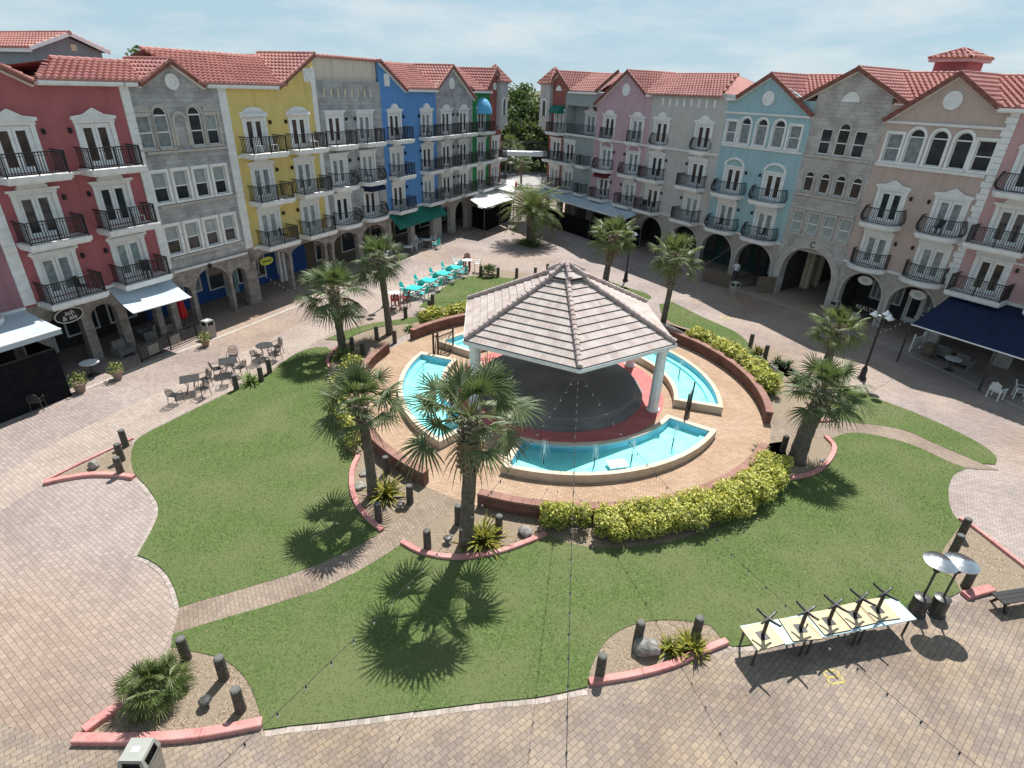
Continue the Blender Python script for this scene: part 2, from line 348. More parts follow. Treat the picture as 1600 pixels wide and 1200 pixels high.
beds = {
 'palm_a': [(557,712),(550,735),(549,760),(555,785),(572,808),(597,832),(640,797),(690,768),(720,775),(660,742),(600,700),(570,690),(545,660),(520,620),(512,590),(520,560),(508,570),(512,610),(530,690)],
 'palm_b': [(628,850),(660,866),(710,873),(770,866),(820,850),(852,836),(900,852),(960,857),(1050,847),(1130,817),(1190,777),(1232,752),(1225,690),(1190,700),(1120,770),(1000,800),(900,800),(800,790),(738,768),(715,785),(675,815)],
 'palm_c': [(1190,680),(1290,684),(1303,700),(1295,722),(1270,742),(1232,752),(1200,770),(1180,740),(1185,700)],
 'palm_d': [(1190,660),(1200,600),(1170,560),(1130,530),(1080,505),(1040,490),(1040,505),(1100,525),(1150,545),(1190,575),(1225,570),(1300,605),(1310,655),(1260,665),(1215,660)],
 'bollards': [(1160,532),(1200,545),(1235,560),(1250,580),(1230,590),(1203,574),(1180,553)],
 'heater': [(1500,815),(1512,818),(1560,855),(1600,885),(1640,920),(1610,935),(1535,930),(1500,928),(1490,905),(1470,885),(1472,862),(1488,838)],
 'yucca': [(918,1074),(925,1040),(945,1005),(970,985),(1010,972),(1060,970),(1110,978),(1134,1006),(1100,1020),(1050,1042),(990,1058)],
 'fan_palm': [(118,1162),(190,1105),(268,1012),(300,1018),(340,1028),(370,1045),(392,1075),(405,1110),(412,1136),(300,1154),(200,1162)],
 'left_tip': [(68,756),(140,722),(206,690),(206,725),(212,745),(180,740),(120,745)],
 'palm_e': [(508,570),(520,548),(540,533),(570,520),(600,511),(650,503),(680,490),(740,480),(740,490),(690,500),(650,515),(620,530),(600,545),(572,570),(555,590),(530,600),(515,600)],
 'far_bed': [(735,432),(770,420),(830,428),(870,425),(880,440),(830,442),(780,438)],
 'cafe_bed': [(400,607),(380,603),(345,620),(370,612),(420,583),(440,568),(432,572),(400,590)],
}
for k in beds: sheet('planting_bed', smooth([G(*p) for p in beds[k]], step=3), -.004, .018, M['mulch'])

path = [(281,950),(320,938),(400,915),(470,893),(530,868),(575,845),(597,832),(640,797),(690,768),(667,745),(700,760),(745,772),(735,775),(715,785),(675,815),(628,850),(600,869),(560,893),(500,922),(420,947),(340,970),(270,992)]
sheet('brick_path', [G(*p) for p in path], -.004, .026, M['paver_path'])
path2 = [(1185,650),(1215,655),(1260,661),(1306,657),(1332,660),(1380,665),(1419,674),(1452,689),(1494,707),(1533,725),(1560,735),(1510,732),(1480,721),(1440,702),(1400,688),(1350,678),(1320,678),(1297,686),(1250,682),(1200,684),(1180,690)]
sheet('brick_path', smooth([G(*p) for p in path2], step=3), -.004, .024, M['paver_path'])

# round deck of the fountain court
b = MB(); n = 96; ring = [(RC.x+WR1*math.cos(2*PI*i/n), RC.y+WR1*math.sin(2*PI*i/n)) for i in range(n)]
b.prism(ring, -.004, .030, axis='z'); struct(b.build('court_deck', M['paver_deck']))
b = MB(); ring = [(RC.x+5.4*math.cos(2*PI*i/n), RC.y+5.4*math.sin(2*PI*i/n)) for i in range(n)]
M['red_floor'] = mat('red_painted_floor', (.55,.17,.165), .75, (.44,.13,.125), 1.7, 6)
b.prism(ring, .02, .040, axis='z'); struct(b.build('painted_floor', M['red_floor']))

# pale strips set into the paving along both rows
def strip(pts, wdt, z=.012):
    b = MB()
    for p, q in zip(pts, pts[1:]):
        d = (q-p).normalized(); nn = Vector((-d.y, d.x, 0))*wdt/2
        b.face([p-nn+Vector((0,0,z)), q-nn+Vector((0,0,z)), q+nn+Vector((0,0,z)), p+nn+Vector((0,0,z))])
    return struct(b.build('kerb_strip', M['strip']))
strip([G(*p) for p in [(-60,690),(0,663),(130,609),(245,563),(347,525),(440,488),(540,446),(640,403),(697,378),(757,355)]], .22)
strip([G(*p) for p in [(757,355),(830,356)]], .2)
strip([G(*p) for p in [(880,372),(960,405),(1097,437),(1200,468),(1290,500),(1365,530),(1452,569),(1600,640),(1700,690)]], .16)
def edging(pts, o, wdt=.13):
    pts = [G(*p) for p in pts]; pts = smooth(pts, closed=False, step=4); b = MB(); acc = 0; rs = random.Random(len(pts))
    for p, q in zip(pts, pts[1:]):
        d = (q-p); L = d.length; d = d/L; nn = Vector((-d.y, d.x, 0)); k = max(1, round(L/.2))
        for i in range(k):
            a, c = p+d*(L*i/k+.006), p+d*(L*(i+1)/k-.006); z = .010+rs.uniform(0, .003); e = rs.uniform(-.008, .008)
            b.face([a+nn*(o+e)+Vector((0,0,z)), c+nn*(o+e)+Vector((0,0,z)), c+nn*(o+e+wdt)+Vector((0,0,z)), a+nn*(o+e+wdt)+Vector((0,0,z))][::1 if wdt > 0 else -1])
    return struct(b.build('paver_edging', M['edge_paver']))
M['edge_paver'] = mat('edge_paver', (.40,.345,.30), .85, (.31,.27,.235), 5, 5, island=.18)
edging([(415,1142),(460,1135),(520,1129),(600,1119),(680,1109),(760,1099),(840,1091),(916,1077)], -.01, -.14)
edging([(1136,1006),(1160,1011),(1230,1000),(1300,986),(1420,956)], -.01, -.14)
edging([(208,745),(224,756),(235,769),(244,783),(248,798),(243,817),(230,843),(215,869),(234,877),(252,889),(266,907),(275,927),(281,949)], -.01, -.13)
edging([(1510,733),(1492,742),(1483,758),(1482,780),(1488,802),(1502,818)], .01, -.13)
# bright walk and lawn patch seen through the gap between the rows
b = MB(); b.prism([(p.x, p.y) for p in [G(*q) for q in [(786,301),(800,279),(835,276),(850,290),(860,301)]]], -.002, .008, axis='z'); struct(b.build('far_walk', M['concrete']))
sheet('lawn', smooth([G(*q) for q in [(803,296),(808,292),(828,292),(829,297)]]), -.004, .02, M['lawn'])
sheet('lawn', [Vector(p) for p in [(-60,113.5,0),(60,113.5,0),(60,150,0),(-60,150,0)]], -.02, .0, M['lawn'])
# ------------------------------------------------------------------ facades
ROWS = {'L': (Vector((-23.34, 25.41, 0)), R(65.2)), 'R': (Vector((28.26, 32.32, 0)), R(-57.3))}
def W(row, u, y=0.0, z=0.0):
    o, a = ROWS[row]; return Vector((o.x+u*math.cos(a)-y*math.sin(a), o.y+u*math.sin(a)+y*math.cos(a), z))
FLO = (3.85, 6.70, 9.60)
EAVE = 13.42

def wall_panel(mb, x0, x1, z0, z1, ops, y0, depth, m=0, seg=12, back=False):
    """front face of a wall with real openings; op = (centre, width, bottom, top, arch rise)"""
    xs = sorted({x0, x1, *[o[0]-o[1]/2 for o in ops], *[o[0]+o[1]/2 for o in ops]})
    zs = sorted({z0, z1, *[o[2] for o in ops], *[o[3] for o in ops]})
    for i in range(len(xs)-1):
        for j in range(len(zs)-1):
            cx, cz = (xs[i]+xs[i+1])/2, (zs[j]+zs[j+1])/2
            if xs[i+1]-xs[i] < 1e-5 or zs[j+1]-zs[j] < 1e-5: continue
            if any(abs(cx-o[0]) < o[1]/2 and o[2] < cz < o[3] for o in ops): continue
            mb.face([(xs[i],y0,zs[j]),(xs[i+1],y0,zs[j]),(xs[i+1],y0,zs[j+1]),(xs[i],y0,zs[j+1])], m)
            if back: mb.face([(xs[i],y0+depth,zs[j]),(xs[i],y0+depth,zs[j+1]),(xs[i+1],y0+depth,zs[j+1]),(xs[i+1],y0+depth,zs[j])], m)
    for c, wd, zb, zt, rise in ops:
        a, b2 = c-wd/2, c+wd/2; y1 = y0+depth; sp = zt-rise
        mb.face([(a,y0,zb),(a,y0,sp),(a,y1,sp),(a,y1,zb)], m); mb.face([(b2,y0,zb),(b2,y1,zb),(b2,y1,sp),(b2,y0,sp)], m)
        if zb > z0+.01: mb.face([(a,y0,zb),(a,y1,zb),(b2,y1,zb),(b2,y0,zb)], m)
        if rise < .01: mb.face([(a,y0,zt),(b2,y0,zt),(b2,y1,zt),(a,y1,zt)], m); continue
        pts = [(c-wd/2*math.cos(PI*k/seg), sp+rise*math.sin(PI*k/seg)) for k in range(seg+1)]
        for p, q in zip(pts, pts[1:]):
            mb.face([(p[0],y0,p[1]),(q[0],y0,q[1]),(q[0],y0,zt),(p[0],y0,zt)], m)
            mb.face([(p[0],y0,p[1]),(p[0],y1,p[1]),(q[0],y1,q[1]),(q[0],y0,q[1])], m)
            if back: mb.face([(p[0],y1,p[1]),(p[0],y1,zt),(q[0],y1,zt),(q[0],y1,q[1])], m)
    for x in (x0, x1): mb.face([(x,y0,z0),(x,y0,z1),(x,y0+depth,z1),(x,y0+depth,z0)], m)

def arch_band(mb, c, wd, sp, rise, t, y0, y1, zb=None, m=0, seg=14):
    """moulding that follows an arch"""
    zb = sp if zb is None else zb
    ins = [(c-wd/2, zb)]+[(c-wd/2*math.cos(PI*k/seg), sp+rise*math.sin(PI*k/seg)) for k in range(seg+1)]+[(c+wd/2, zb)]
    out = [(c-wd/2-t, zb)]+[(c-(wd/2+t)*math.cos(PI*k/seg), sp+(rise+t)*math.sin(PI*k/seg)) for k in range(seg+1)]+[(c+wd/2+t, zb)]
    if abs(zb-sp) < 1e-6: ins = ins[1:-1]; out = out[1:-1]
    for (p, q), (a, b2) in zip(zip(ins, ins[1:]), zip(out, out[1:])):
        mb.face([(a[0],y0,a[1]),(p[0],y0,p[1]),(q[0],y0,q[1]),(b2[0],y0,b2[1])], m)
        mb.face([(a[0],y0,a[1]),(b2[0],y0,b2[1]),(b2[0],y1,b2[1]),(a[0],y1,a[1])], m)
        mb.face([(p[0],y0,p[1]),(p[0],y1,p[1]),(q[0],y1,q[1]),(q[0],y0,q[1])], m)

def tile_slope(mb, e0, e1, r1, r0, pitch=.33, course=.42, m=0, h=.095):
    """barrel tiles in stepped courses between an eave e0-e1 and a ridge r0-r1"""
    e0, e1, r0, r1 = map(Vector, (e0, e1, r0, r1))
    ax = (e1-e0); Wd = ax.length; ax.normalize(); up = (r0-e0)-ax*(r0-e0).dot(ax)
    H = up.length; up.normalize(); nn = ax.cross(up).normalized()
    a0, a1 = (r0-e0).dot(ax), (r1-e0).dot(ax); nr = max(1, round(H/course)); cs = H/nr; st = pitch/6
    for j in range(nr):
        b0, b1 = j*cs, min(H, (j+1)*cs+.02); f = (j+.5)/nr
        lo, hi = a0*f, Wd+(a1-Wd)*f; n = max(1, round((hi-lo)/st)); base = len(mb.v)
        k0 = math.ceil(lo/st)
        xs = [lo]+[k*st for k in range(k0, int(hi/st)+1) if lo+1e-3 < k*st < hi-1e-3]+[hi]
        sh = random.uniform(-.006, .006)
        for x in xs:
            q = (x/pitch) % 1.0; hh = h*max(0, math.sin(PI*min(1, q/.62)))**.7 if q < .62 else 0
            for bb, hz in ((b0, -.02), (b0, hh+.085+sh), (b1, hh*.9+.0)):
                mb.v.append(tuple(e0+ax*x+up*bb+nn*hz))
        for i in range(len(xs)-1):
            p = base+i*3; q = p+3
            mb.f += [(p, q, q+1, p+1), (p+1, q+1, q+2, p+2)]; mb.m += [m, m]

def ridge_caps(mb, a, b2, r=.13, m=0, lift=.05):
    a, b2 = Vector(a), Vector(b2); L = (b2-a).length; n = max(1, int(L/.42)); d = (b2-a)/n
    for i in range(n):
        mb.tube([a+d*i+Vector((0,0,lift)), a+d*(i+1.08)+Vector((0,0,lift-.01))], [r*1.06, r*.92], 8, m)

# --- shared facade meshes -------------------------------------------------------
def pediment(kind, w=1.5, h=1.98):
    """surround of a french door with its head moulding; origin at the door sill"""
    mb = MB(); t = .20
    for s in (-1, 1): mb.box(min(s*w/2, s*(w/2+t)), max(s*w/2, s*(w/2+t)), -.07, .02, 0, h+.02)
    e = w/2+t
    if kind == 'flat':
        mb.box(-e-.04, e+.04, -.10, .02, h+.02, h+.22); mb.box(-e-.14, e+.14, -.18, .02, h+.22, h+.34)
    elif kind == 'triangle':
        mb.box(-e-.04, e+.04, -.09, .02, h+.02, h+.18); mb.box(-e-.12, e+.12, -.16, .02, h+.18, h+.26)
        mb.prism([(-e-.12, h+.26), (-.55, h+.32), (0, h+.62), (.55, h+.32), (e+.12, h+.26)], -.13, .02)
        mb.bar((-e-.12, -.12, h+.28), (-.5, -.12, h+.36), .09, .09); mb.bar((-.5, -.12, h+.36), (0, -.12, h+.64), .09, .09)
        mb.bar((e+.12, -.12, h+.28), (.5, -.12, h+.36), .09, .09); mb.bar((.5, -.12, h+.36), (0, -.12, h+.64), .09, .09)
    elif kind == 'gable':
        mb.box(-e-.04, e+.04, -.09, .02, h+.02, h+.16); mb.box(-e-.14, e+.14, -.16, .02, h+.16, h+.24)
        mb.prism([(-e-.12, h+.24), (0, h+.55), (e+.12, h+.24)], -.06, .02)
        for s in (-1, 1): mb.bar((s*(e+.12), -.10, h+.27), (0, -.10, h+.57), .14, .08)
    elif kind == 'arch':
        mb.box(-e-.04, e+.04, -.09, .02, h+.02, h+.16); mb.box(-e-.16, e+.16, -.17, .02, h+.16, h+.26)
        n = 12; mb.prism([(-.66*math.cos(PI*k/n), h+.26+.36*math.sin(PI*k/n)) for k in range(n+1)], -.12, .02)
    elif kind == 'scroll':
        mb.box(-e-.02, e+.02, -.09, .02, h+.02, h+.16)
        prof = [(-e-.14, h+.16), (-e-.14, h+.30), (-e+.02, h+.33), (-.62, h+.36), (-.46, h+.46), (-.36, h+.60), (-.20, h+.70), (0, h+.74)]
        mb.prism(prof+[(-x, z) for x, z in prof[-2::-1]], -.14, .02)
    elif kind == 'curve':
        prof = [(-e, h+.0), (-e-.02, h+.22)]+[(-e*math.cos(PI*k/10)*.98, h+.26+.26*math.sin(PI*k/10)) for k in range(11)]+[(e+.02, h+.22), (e, h+.0)]
        mb.prism(prof, -.09, .02)
        arch_band(mb, 0, 2*e-.1, h+.2, .28, .12, -.17, .0)
    elif kind == 'hood':
        mb.box(-e-.02, e+.02, -.08, .02, h+.02, h+.12)
        arch_band(mb, 0, 2*e-.24, h+.10, .50, .15, -.15, .0)
    elif kind == 'awn':
        mb.box(-e-.1, e+.1, -.09, .02, h+.02, h+.34)
        n = 12; mb.prism([(-.8*math.cos(PI*k/n), h+.34+.28*math.sin(PI*k/n)) for k in range(n+1)], -.12, .02)
        mb.tube([(-e-.02, -.16, h+.16), (e+.02, -.16, h+.16)], .09, 8)
    elif kind == 'fan':
        n = 12; mb.prism([(-e, h), *[(-e*math.cos(PI*k/n), h+e*.8*math.sin(PI*k/n)) for k in range(n+1)], (e, h)], -.03, .02)
        arch_band(mb, 0, 2*e-.24, h, e*.8-.1, .14, -.12, .0)
    return mb.mesh('pediment', M['white'])
PED = {k: pediment(k) for k in ('flat', 'triangle', 'gable', 'arch', 'scroll', 'curve', 'hood', 'awn', 'fan')}

def door_mesh(w=1.5, h=1.98):
    mb = MB(); y0, y1 = .02, .14
    mb.box(-w/2, -w/2+.07, y0, y1, 0, h); mb.box(w/2-.07, w/2, y0, y1, 0, h); mb.box(-w/2+.07, w/2-.07, y0, y1, h-.07, h)
    for s in (-1, 1):
        a, b2 = (-w/2+.07, -.012) if s < 0 else (.012, w/2-.07)
        mb.box(a, a+.13, y0+.02, y1, .02, h-.07); mb.box(b2-.13, b2, y0+.02, y1, .02, h-.07)
        mb.box(a+.13, b2-.13, y0+.02, y1, .02, .26); mb.box(a+.13, b2-.13, y0+.02, y1, h-.21, h-.07)
    mb.box(-.07, -.03, y0-.02, y0+.02, .95, 1.0)
    return mb.mesh('french_door', M['white'])
def pane_mesh(gm, w=1.5, h=1.98, dark_low=False):
    mb = MB()
    for a, b2 in ((-w/2+.19, -.13), (.13, w/2-.19)):
        mb.face([(a, .09, .24), (b2, .09, .24), (b2, .09, h-.2), (a, .09, h-.2)])
    return mb.mesh('pane', M[gm])
DOOR = door_mesh(); GL = ['glass_dark', 'glass_mid', 'glass_pale', 'glass_brown']
PANE = {g: pane_mesh(g) for g in GL}

def outline(kind, w, d):
    if kind == 'rect': return [(-w/2, 0), (-w/2, -d), (w/2, -d), (w/2, 0)]
    if kind == 'bow':
        n = 14; return [(-w/2, 0), (-w/2, -d*.45)]+[(-w/2+w*k/n, -d*.45-d*.55*math.sin(PI*k/n)**.8) for k in range(1, n)]+[(w/2, -d*.45), (w/2, 0)]
    n = 18; return [(-w/2*math.copysign(abs(math.cos(PI*k/n))**.6, math.cos(PI*k/n)), -d*math.sin(PI*k/n)**.6 if 0 < k < n else 0) for k in range(n+1)]

def inset(pts, t):
    cx = 0; out = []
    for x, y in pts:
        out.append((x-math.copysign(min(t, abs(x)), x) if abs(x) > t else x, y+t if y < -t else y))
    return out

def slab_mesh(kind, w, d):
    mb = MB(); o = outline(kind, w, d)
    mb.prism(o, -.20, -.02, axis='z'); mb.prism([(x*.96, y*.93) for x, y in o], -.30, -.20, axis='z')
    mb.prism([(x*1.015, y*1.02-.0) for x, y in o], -.05, .0, axis='z')
    return mb.mesh('balcony', M['white'])

def rail_mesh(kind, w, d, bombe=0.0, hgt=.98):
    mb = MB(); o = inset(outline(kind, w, d), .09); o[0] = (o[0][0], -.02); o[-1] = (o[-1][0], -.02)
    for p, q in zip(o, o[1:]):
        mb.bar((*p, hgt), (*q, hgt), .055, .045); mb.bar((*p, .09), (*q, .09), .04, .04)
        if not bombe: mb.bar((*p, hgt-.13), (*q, hgt-.13), .02, .02)
    acc = 0; L = 0
    for p, q in zip(o, o[1:]):
        dx, dy = q[0]-p[0], q[1]-p[1]; l = math.hypot(dx, dy); s = -acc
        nx, ny = (dy/l, -dx/l)
        if nx*p[0]+ny*(p[1]+.3) < 0: nx, ny = -nx, -ny
        while True:
            s += .125
            if s > l: break
            x, y = p[0]+dx*s/l, p[1]+dy*s/l
            if bombe:
                cv = [(x+nx*bombe*math.sin(PI*t**.6)**1.0*1.0, y+ny*bombe*math.sin(PI*t**.6), .09+(hgt-.09)*t) for t in (0, .15, .35, .6, 1)]
                for a, b2 in zip(cv, cv[1:]): mb.bar(a, b2, .027)
            else: mb.bar((x, y, .09), (x, y, hgt), .027)
        acc = l-(s-.125)
    if kind == 'rect':
        for x, y in o[1:-1]: mb.bar((x, y, 0), (x, y, hgt+.03), .05)
        mb.bar((0, o[1][1], 0), (0, o[1][1], hgt), .04)
    return mb.mesh('railing', M['black_iron'])
_bal = {}
def balcony(root, x, z, kind, w, d):
    k = (kind, w, d)
    if k not in _bal: _bal[k] = (slab_mesh('rect' if kind == 'rect' else kind.replace('bombe', 'curve'), w, d), rail_mesh(kind.replace('bombe', 'curve'), w, d, .16 if kind == 'bombe' else 0))
    s = link('balcony', _bal[k][0], root, (x, 0, z)); link('railing', _bal[k][1], s); return s

mb = MB(); mb.box(-.05, .05, -.05, 0, -.12, .12); mb.lathe([(.03, .12), (.075, .08), (.075, .06), (.06, -.08), (.02, -.12)], 8, (0, -.13, 0)); mb.bar((0, -.02, .09), (0, -.13, .12), .02)
LANT = mb.mesh('wall_lantern', M['black_iron'])

def lantern(root, x, z): link('wall_lantern', LANT, root, (x, -.01, z))

def french(root, x, z, ped, glass=None, lant=0, bal=None):
    d = link('french_door', DOOR, root, (x, 0, z+.02))
    link('pane', PANE[glass or random.choice(GL)], d)
    link('pediment', PED[ped], d)
    if lant: lantern(root, x+lant*1.22, z+1.72)
    if bal: balcony(root, x, z, *bal)

_win = {}
def window_meshes(w, h, arch, sash, surround, gm, sm='white'):
    k = (w, h, arch, sash, surround, gm, sm)
    if k in _win: return _win[k]
    mb = MB(); rise = w/2 if arch else 0; t = .055; y0, y1 = .05, .15
    mb.box(-w/2, -w/2+t, y0, y1, 0, h-rise); mb.box(w/2-t, w/2, y0, y1, 0, h-rise); mb.box(-w/2+t, w/2-t, y0, y1, 0, t)
    if arch: arch_band(mb, 0, w-2*t, h-rise, rise-t, t, y0, y1); mb.box(-w/2+t, w/2-t, y0+.01, y1, h-rise-.05, h-rise+.02)
    else: mb.box(-w/2+t, w/2-t, y0, y1, h-t, h)
    if sash: mb.box(-w/2+t, w/2-t, y0+.01, y1, (h-rise)*.48-.03, (h-rise)*.48+.03)
    fr = mb.mesh('window', M['white'])
    mb = MB(); a = w/2-t+.01; y = .10
    if sash and gm == 'split':
        c = (h-rise)*.48
        mb.face([(-a, y, t), (a, y, t), (a, y, c), (-a, y, c)], 0); mb.face([(-a, y, c), (a, y, c), (a, y, h-rise), (-a, y, h-rise)], 1)
    else: mb.face([(-a, y, t), (a, y, t), (a, y, h-rise), (-a, y, h-rise)], 0)
    if arch: mb.face([(a, y, h-rise)]+[(a*math.cos(PI*q/12), y, h-rise+a*math.sin(PI*q/12)) for q in range(1, 12)]+[(-a, y, h-rise)], 2 if gm != 'split' else 0)
    pm = mb.mesh('pane', [M['glass_dark'], M['glass_pale'], M['glass_dark']] if gm == 'split' else [M[gm], M['glass_pale'], M['glass_dark']])
    su = None
    if surround:
        mb = MB(); T = surround
        mb.box(-w/2-T, -w/2, -.06, .05, -.0, h-rise); mb.box(w/2, w/2+T, -.06, .05, 0, h-rise); mb.box(-w/2-T-.03, w/2+T+.03, -.10, .05, -.12, 0)
        if arch: arch_band(mb, 0, w, h-rise, rise, T, -.06, .05)
        else: mb.box(-w/2-T, w/2+T, -.06, .05, h, h+T)
        su = mb.mesh('frame', M[sm])
    _win[k] = (fr, pm, su); return _win[k]
def window(root, x, z, w, h, arch=False, sash=True, surround=.12, gm=None, sm='white'):
    gm = gm or random.choice(['split', 'glass_dark', 'glass_mid', 'split'])
    fr, pm, su = window_meshes(w, h, arch, sash, surround, gm, sm)
    o = link('window', fr, root, (x, 0, z)); link('pane', pm, o)
    if su: link('frame', su, o)

def roundel(root, x, z, r=.42, half=False):
    mb = MB(); n = 20
    if half: arch_band(mb, 0, 2*r, 0, r, .12, -.08, .01); mb.prism([(r*math.cos(PI*k/10), r*math.sin(PI*k/10)) for k in range(11)], -.04, .01)
    else:
        for k in range(n):
            a, b2 = 2*PI*k/n, 2*PI*(k+1)/n
            q = lambda rr, t, y: (rr*math.cos(t), y, rr*math.sin(t))
            mb.face([q(r,a,-.09), q(r,b2,-.09), q(r*.62,b2,-.09), q(r*.62,a,-.09)]); mb.face([q(r,a,-.09), q(r,a,.01), q(r,b2,.01), q(r,b2,-.09)])
            mb.face([q(r*.62,a,-.09), q(r*.62,b2,-.09), q(r*.62,b2,-.03), q(r*.62,a,-.03)])
        mb.face([(r*.62*math.cos(2*PI*k/n), -.03, r*.62*math.sin(2*PI*k/n)) for k in range(n)])
        mb.lathe([(.0, 0), (.09, .02), (.0, .05)], 8)
    mb.build('roundel', M['white'], root, loc=(x, 0, z))

def quoin(root, x0, x1, z0, z1, m='white'):
    mb = MB(); n = round((z1-z0)/.36); h = (z1-z0)/n
    for i in range(n): mb.box(x0, x1, -.075-.008*(i % 2), .0, z0+i*h+.012, z0+(i+1)*h-.012)
    mb.box(x0+.01, x1-.01, -.055, .0, z0, z1); mb.build('quoin', M[m], root)

def ragged_quoin(root, x, z0, z1):
    mb = MB(); n = round((z1-z0)/.34); h = (z1-z0)/n
    for i in range(n):
        e = .34 if i % 2 else .22; mb.box(x-e, x+.22, -.07, 0, z0+i*h+.01, z0+(i+1)*h-.01)
    mb.build('quoin', M['white'], root)

def mould(root, x0, x1, z, h=.16, d=.10):
    mb = MB(); mb.box(x0, x1, -d, .0, z-h, z-h*.45); mb.box(x0, x1, -d-.05, .0, z-h*.45, z); mb.build('string_course', M['white'], root)

class Bld:
    def __init__(s, row, name, label, u0, u1, cat='building'):
        s.row, s.u0, s.u1 = row, u0, u1; s.c = (u0+u1)/2
        s.root = thing(name, label, cat, W(row, s.c), ROWS[row][1], 'terraced buildings round the plaza')
        s.ops = []; s.x0, s.x1 = u0-s.c, u1-s.c
    def x(s, u): return u-s.c
    def door(s, u, fl, ped, bal=None, glass=None, lant=0):
        z = FLO[fl]; x = s.x(u); s.ops.append((x, 1.5, z+.02, z+2.0, 0)); french(s.root, x, z, ped, glass, lant, bal)
    def win(s, u, z, w, h, arch=False, **k):
        x = s.x(u); s.ops.append((x, w, z, z+h, w/2 if arch else 0)); window(s.root, x, z, w, h, arch, **k)
    def shell(s, wm, top=None, gables=(), depth=9.0, base_top=3.70, upper_from=None):
        mb = MB(); z0 = upper_from or base_top; top = top or EAVE
        wall_panel(mb, s.x0, s.x1, z0, top, s.ops, 0, .24)
        mb.box(s.x0, s.x1, .24, depth, 3.62, top-.02)
        for g in gables: mb.prism([(s.x(a), z) for a, z in g], 0, .24)
        mb.build('wall', wm, s.root)
    def arcade(s, m, arches, trim=None, top=3.70, shop='shop_tan', y0=-.02, back=3.0, piers=True):
        mb = MB(); ops = [(s.x(u), w, 0, zt, rise) for u, w, zt, rise in arches]
        wall_panel(mb, s.x0, s.x1, 0, top, ops, y0, .42, back=True); mb.build('arcade', m, s.root)
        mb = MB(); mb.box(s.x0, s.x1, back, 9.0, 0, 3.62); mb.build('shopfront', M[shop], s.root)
        if trim:
            mb = MB()
            for u, w, zt, rise in arches: arch_band(mb, s.x(u), w, zt-rise, rise, trim, y0-.06, y0+.01, zb=0)
            mb.build('arch_moulding', M['arch_trim'], s.root)
    def shopwin(s, u, z0, w, h, back=3.0, gm='glass_dark', fm='white', bars=1):
        x = s.x(u); mb = MB(); y = back-.08
        mb.box(x-w/2, x-w/2+.09, y, back, z0, z0+h); mb.box(x+w/2-.09, x+w/2, y, back, z0, z0+h)
        mb.box(x-w/2+.09, x+w/2-.09, y, back, z0, z0+.09); mb.box(x-w/2+.09, x+w/2-.09, y, back, z0+h-.09, z0+h)
        for i in range(1, bars): q = x-w/2+w*i/bars; mb.box(q-.03, q+.03, y, back, z0+.09, z0+h-.09)
        o = mb.build('shop_window', M[fm], s.root)
        mb = MB(); mb.face([(x-w/2+.05, back-.03, z0+.05), (x+w/2-.05, back-.03, z0+.05), (x+w/2-.05, back-.03, z0+h-.05), (x-w/2+.05, back-.03, z0+h-.05)]); mb.build('pane', M[gm], o)
    def shopdoor(s, u, back=3.0, c='white'):
        x = s.x(u); mb = MB(); y = back-.1
        mb.box(x-.55, x-.45, y, back, 0, 2.3); mb.box(x+.45, x+.55, y, back, 0, 2.3); mb.box(x-.45, x+.45, y, back, 2.2, 2.3)
        for a, b2 in ((-.43, -.29), (.29, .43)): mb.box(x+a, x+b2, y+.03, back, .02, 2.18)
        mb.box(x-.29, x+.29, y+.03, back, .02, .35); mb.box(x-.29, x+.29, y+.03, back, 2.0, 2.18)
        o = mb.build('shop_door', M[c], s.root)
        mb = MB(); mb.face([(x-.3, y+.05, .3), (x+.3, y+.05, .3), (x+.3, y+.05, 2.02), (x-.3, y+.05, 2.02)]); mb.build('pane', M['glass_dark'], o)
    def roof(s, mains=(), gables=(), verges=(), eaves=(), decks=(), back=9.3):
        """mains: (eave u0, eave u1, ridge u1, ridge u0, ridge y, ridge z); gables: (low u, low z, apex u, apex z, depth)"""
        mb = MB(); X = s.x
        for a, b2, r1, r0, ry, rz, *ey in mains:
            ey = ey[0] if ey else -.32
            tile_slope(mb, (X(a), ey, EAVE+.03), (X(b2), ey, EAVE+.03), (X(r1), ry, rz), (X(r0), ry, rz))
            mb.face([(X(b2), back, EAVE), (X(a), back, EAVE), (X(r0), ry, rz-.02), (X(r1), ry, rz-.02)])
            if r1 < b2-1: mb.face([(X(b2), ey, EAVE), (X(b2), back, EAVE), (X(r1), ry, rz-.03)])
            ridge_caps(mb, (X(r0), ry, rz), (X(r1), ry, rz))
        for lu, lz, au, az, dp in gables:
            if lu < au: tile_slope(mb, (X(lu), dp, lz), (X(lu), -.30, lz), (X(au), -.30, az), (X(au), dp, az))
            else: tile_slope(mb, (X(lu), -.30, lz), (X(lu), dp, lz), (X(au), dp, az), (X(au), -.30, az))
        for u, z, dp in {(g[2], g[3], g[4]) for g in gables}: ridge_caps(mb, (X(u), -.3, z), (X(u), dp, z))
        mb.build('roof', M['tile_red'], s.root)
        if verges:
            mb = MB()
            for (a, za), (b2, zb) in verges:
                mb.bar((X(a), -.28, za-.03), (X(b2), -.28, zb-.03), .10, .26, 0); mb.bar((X(a), -.10, za-.17), (X(b2), -.10, zb-.17), .24, .10, 1)
                if s.row == 'L': ridge_caps(mb, (X(a), -.27, za), (X(b2), -.25, zb), .09, 2, .05)
            mb.build('verge', [M['verge'], M['white'], M['tile_red']], s.root)
        if eaves:
            for a, b2 in eaves:
                mb = MB(); mb.box(X(a), X(b2), -.30, -.0, EAVE-.20, EAVE-.04); mb.box(X(a), X(b2), -.38, -.30, EAVE-.14, EAVE+.0); mb.build('eave_gutter', M['white'], s.root)

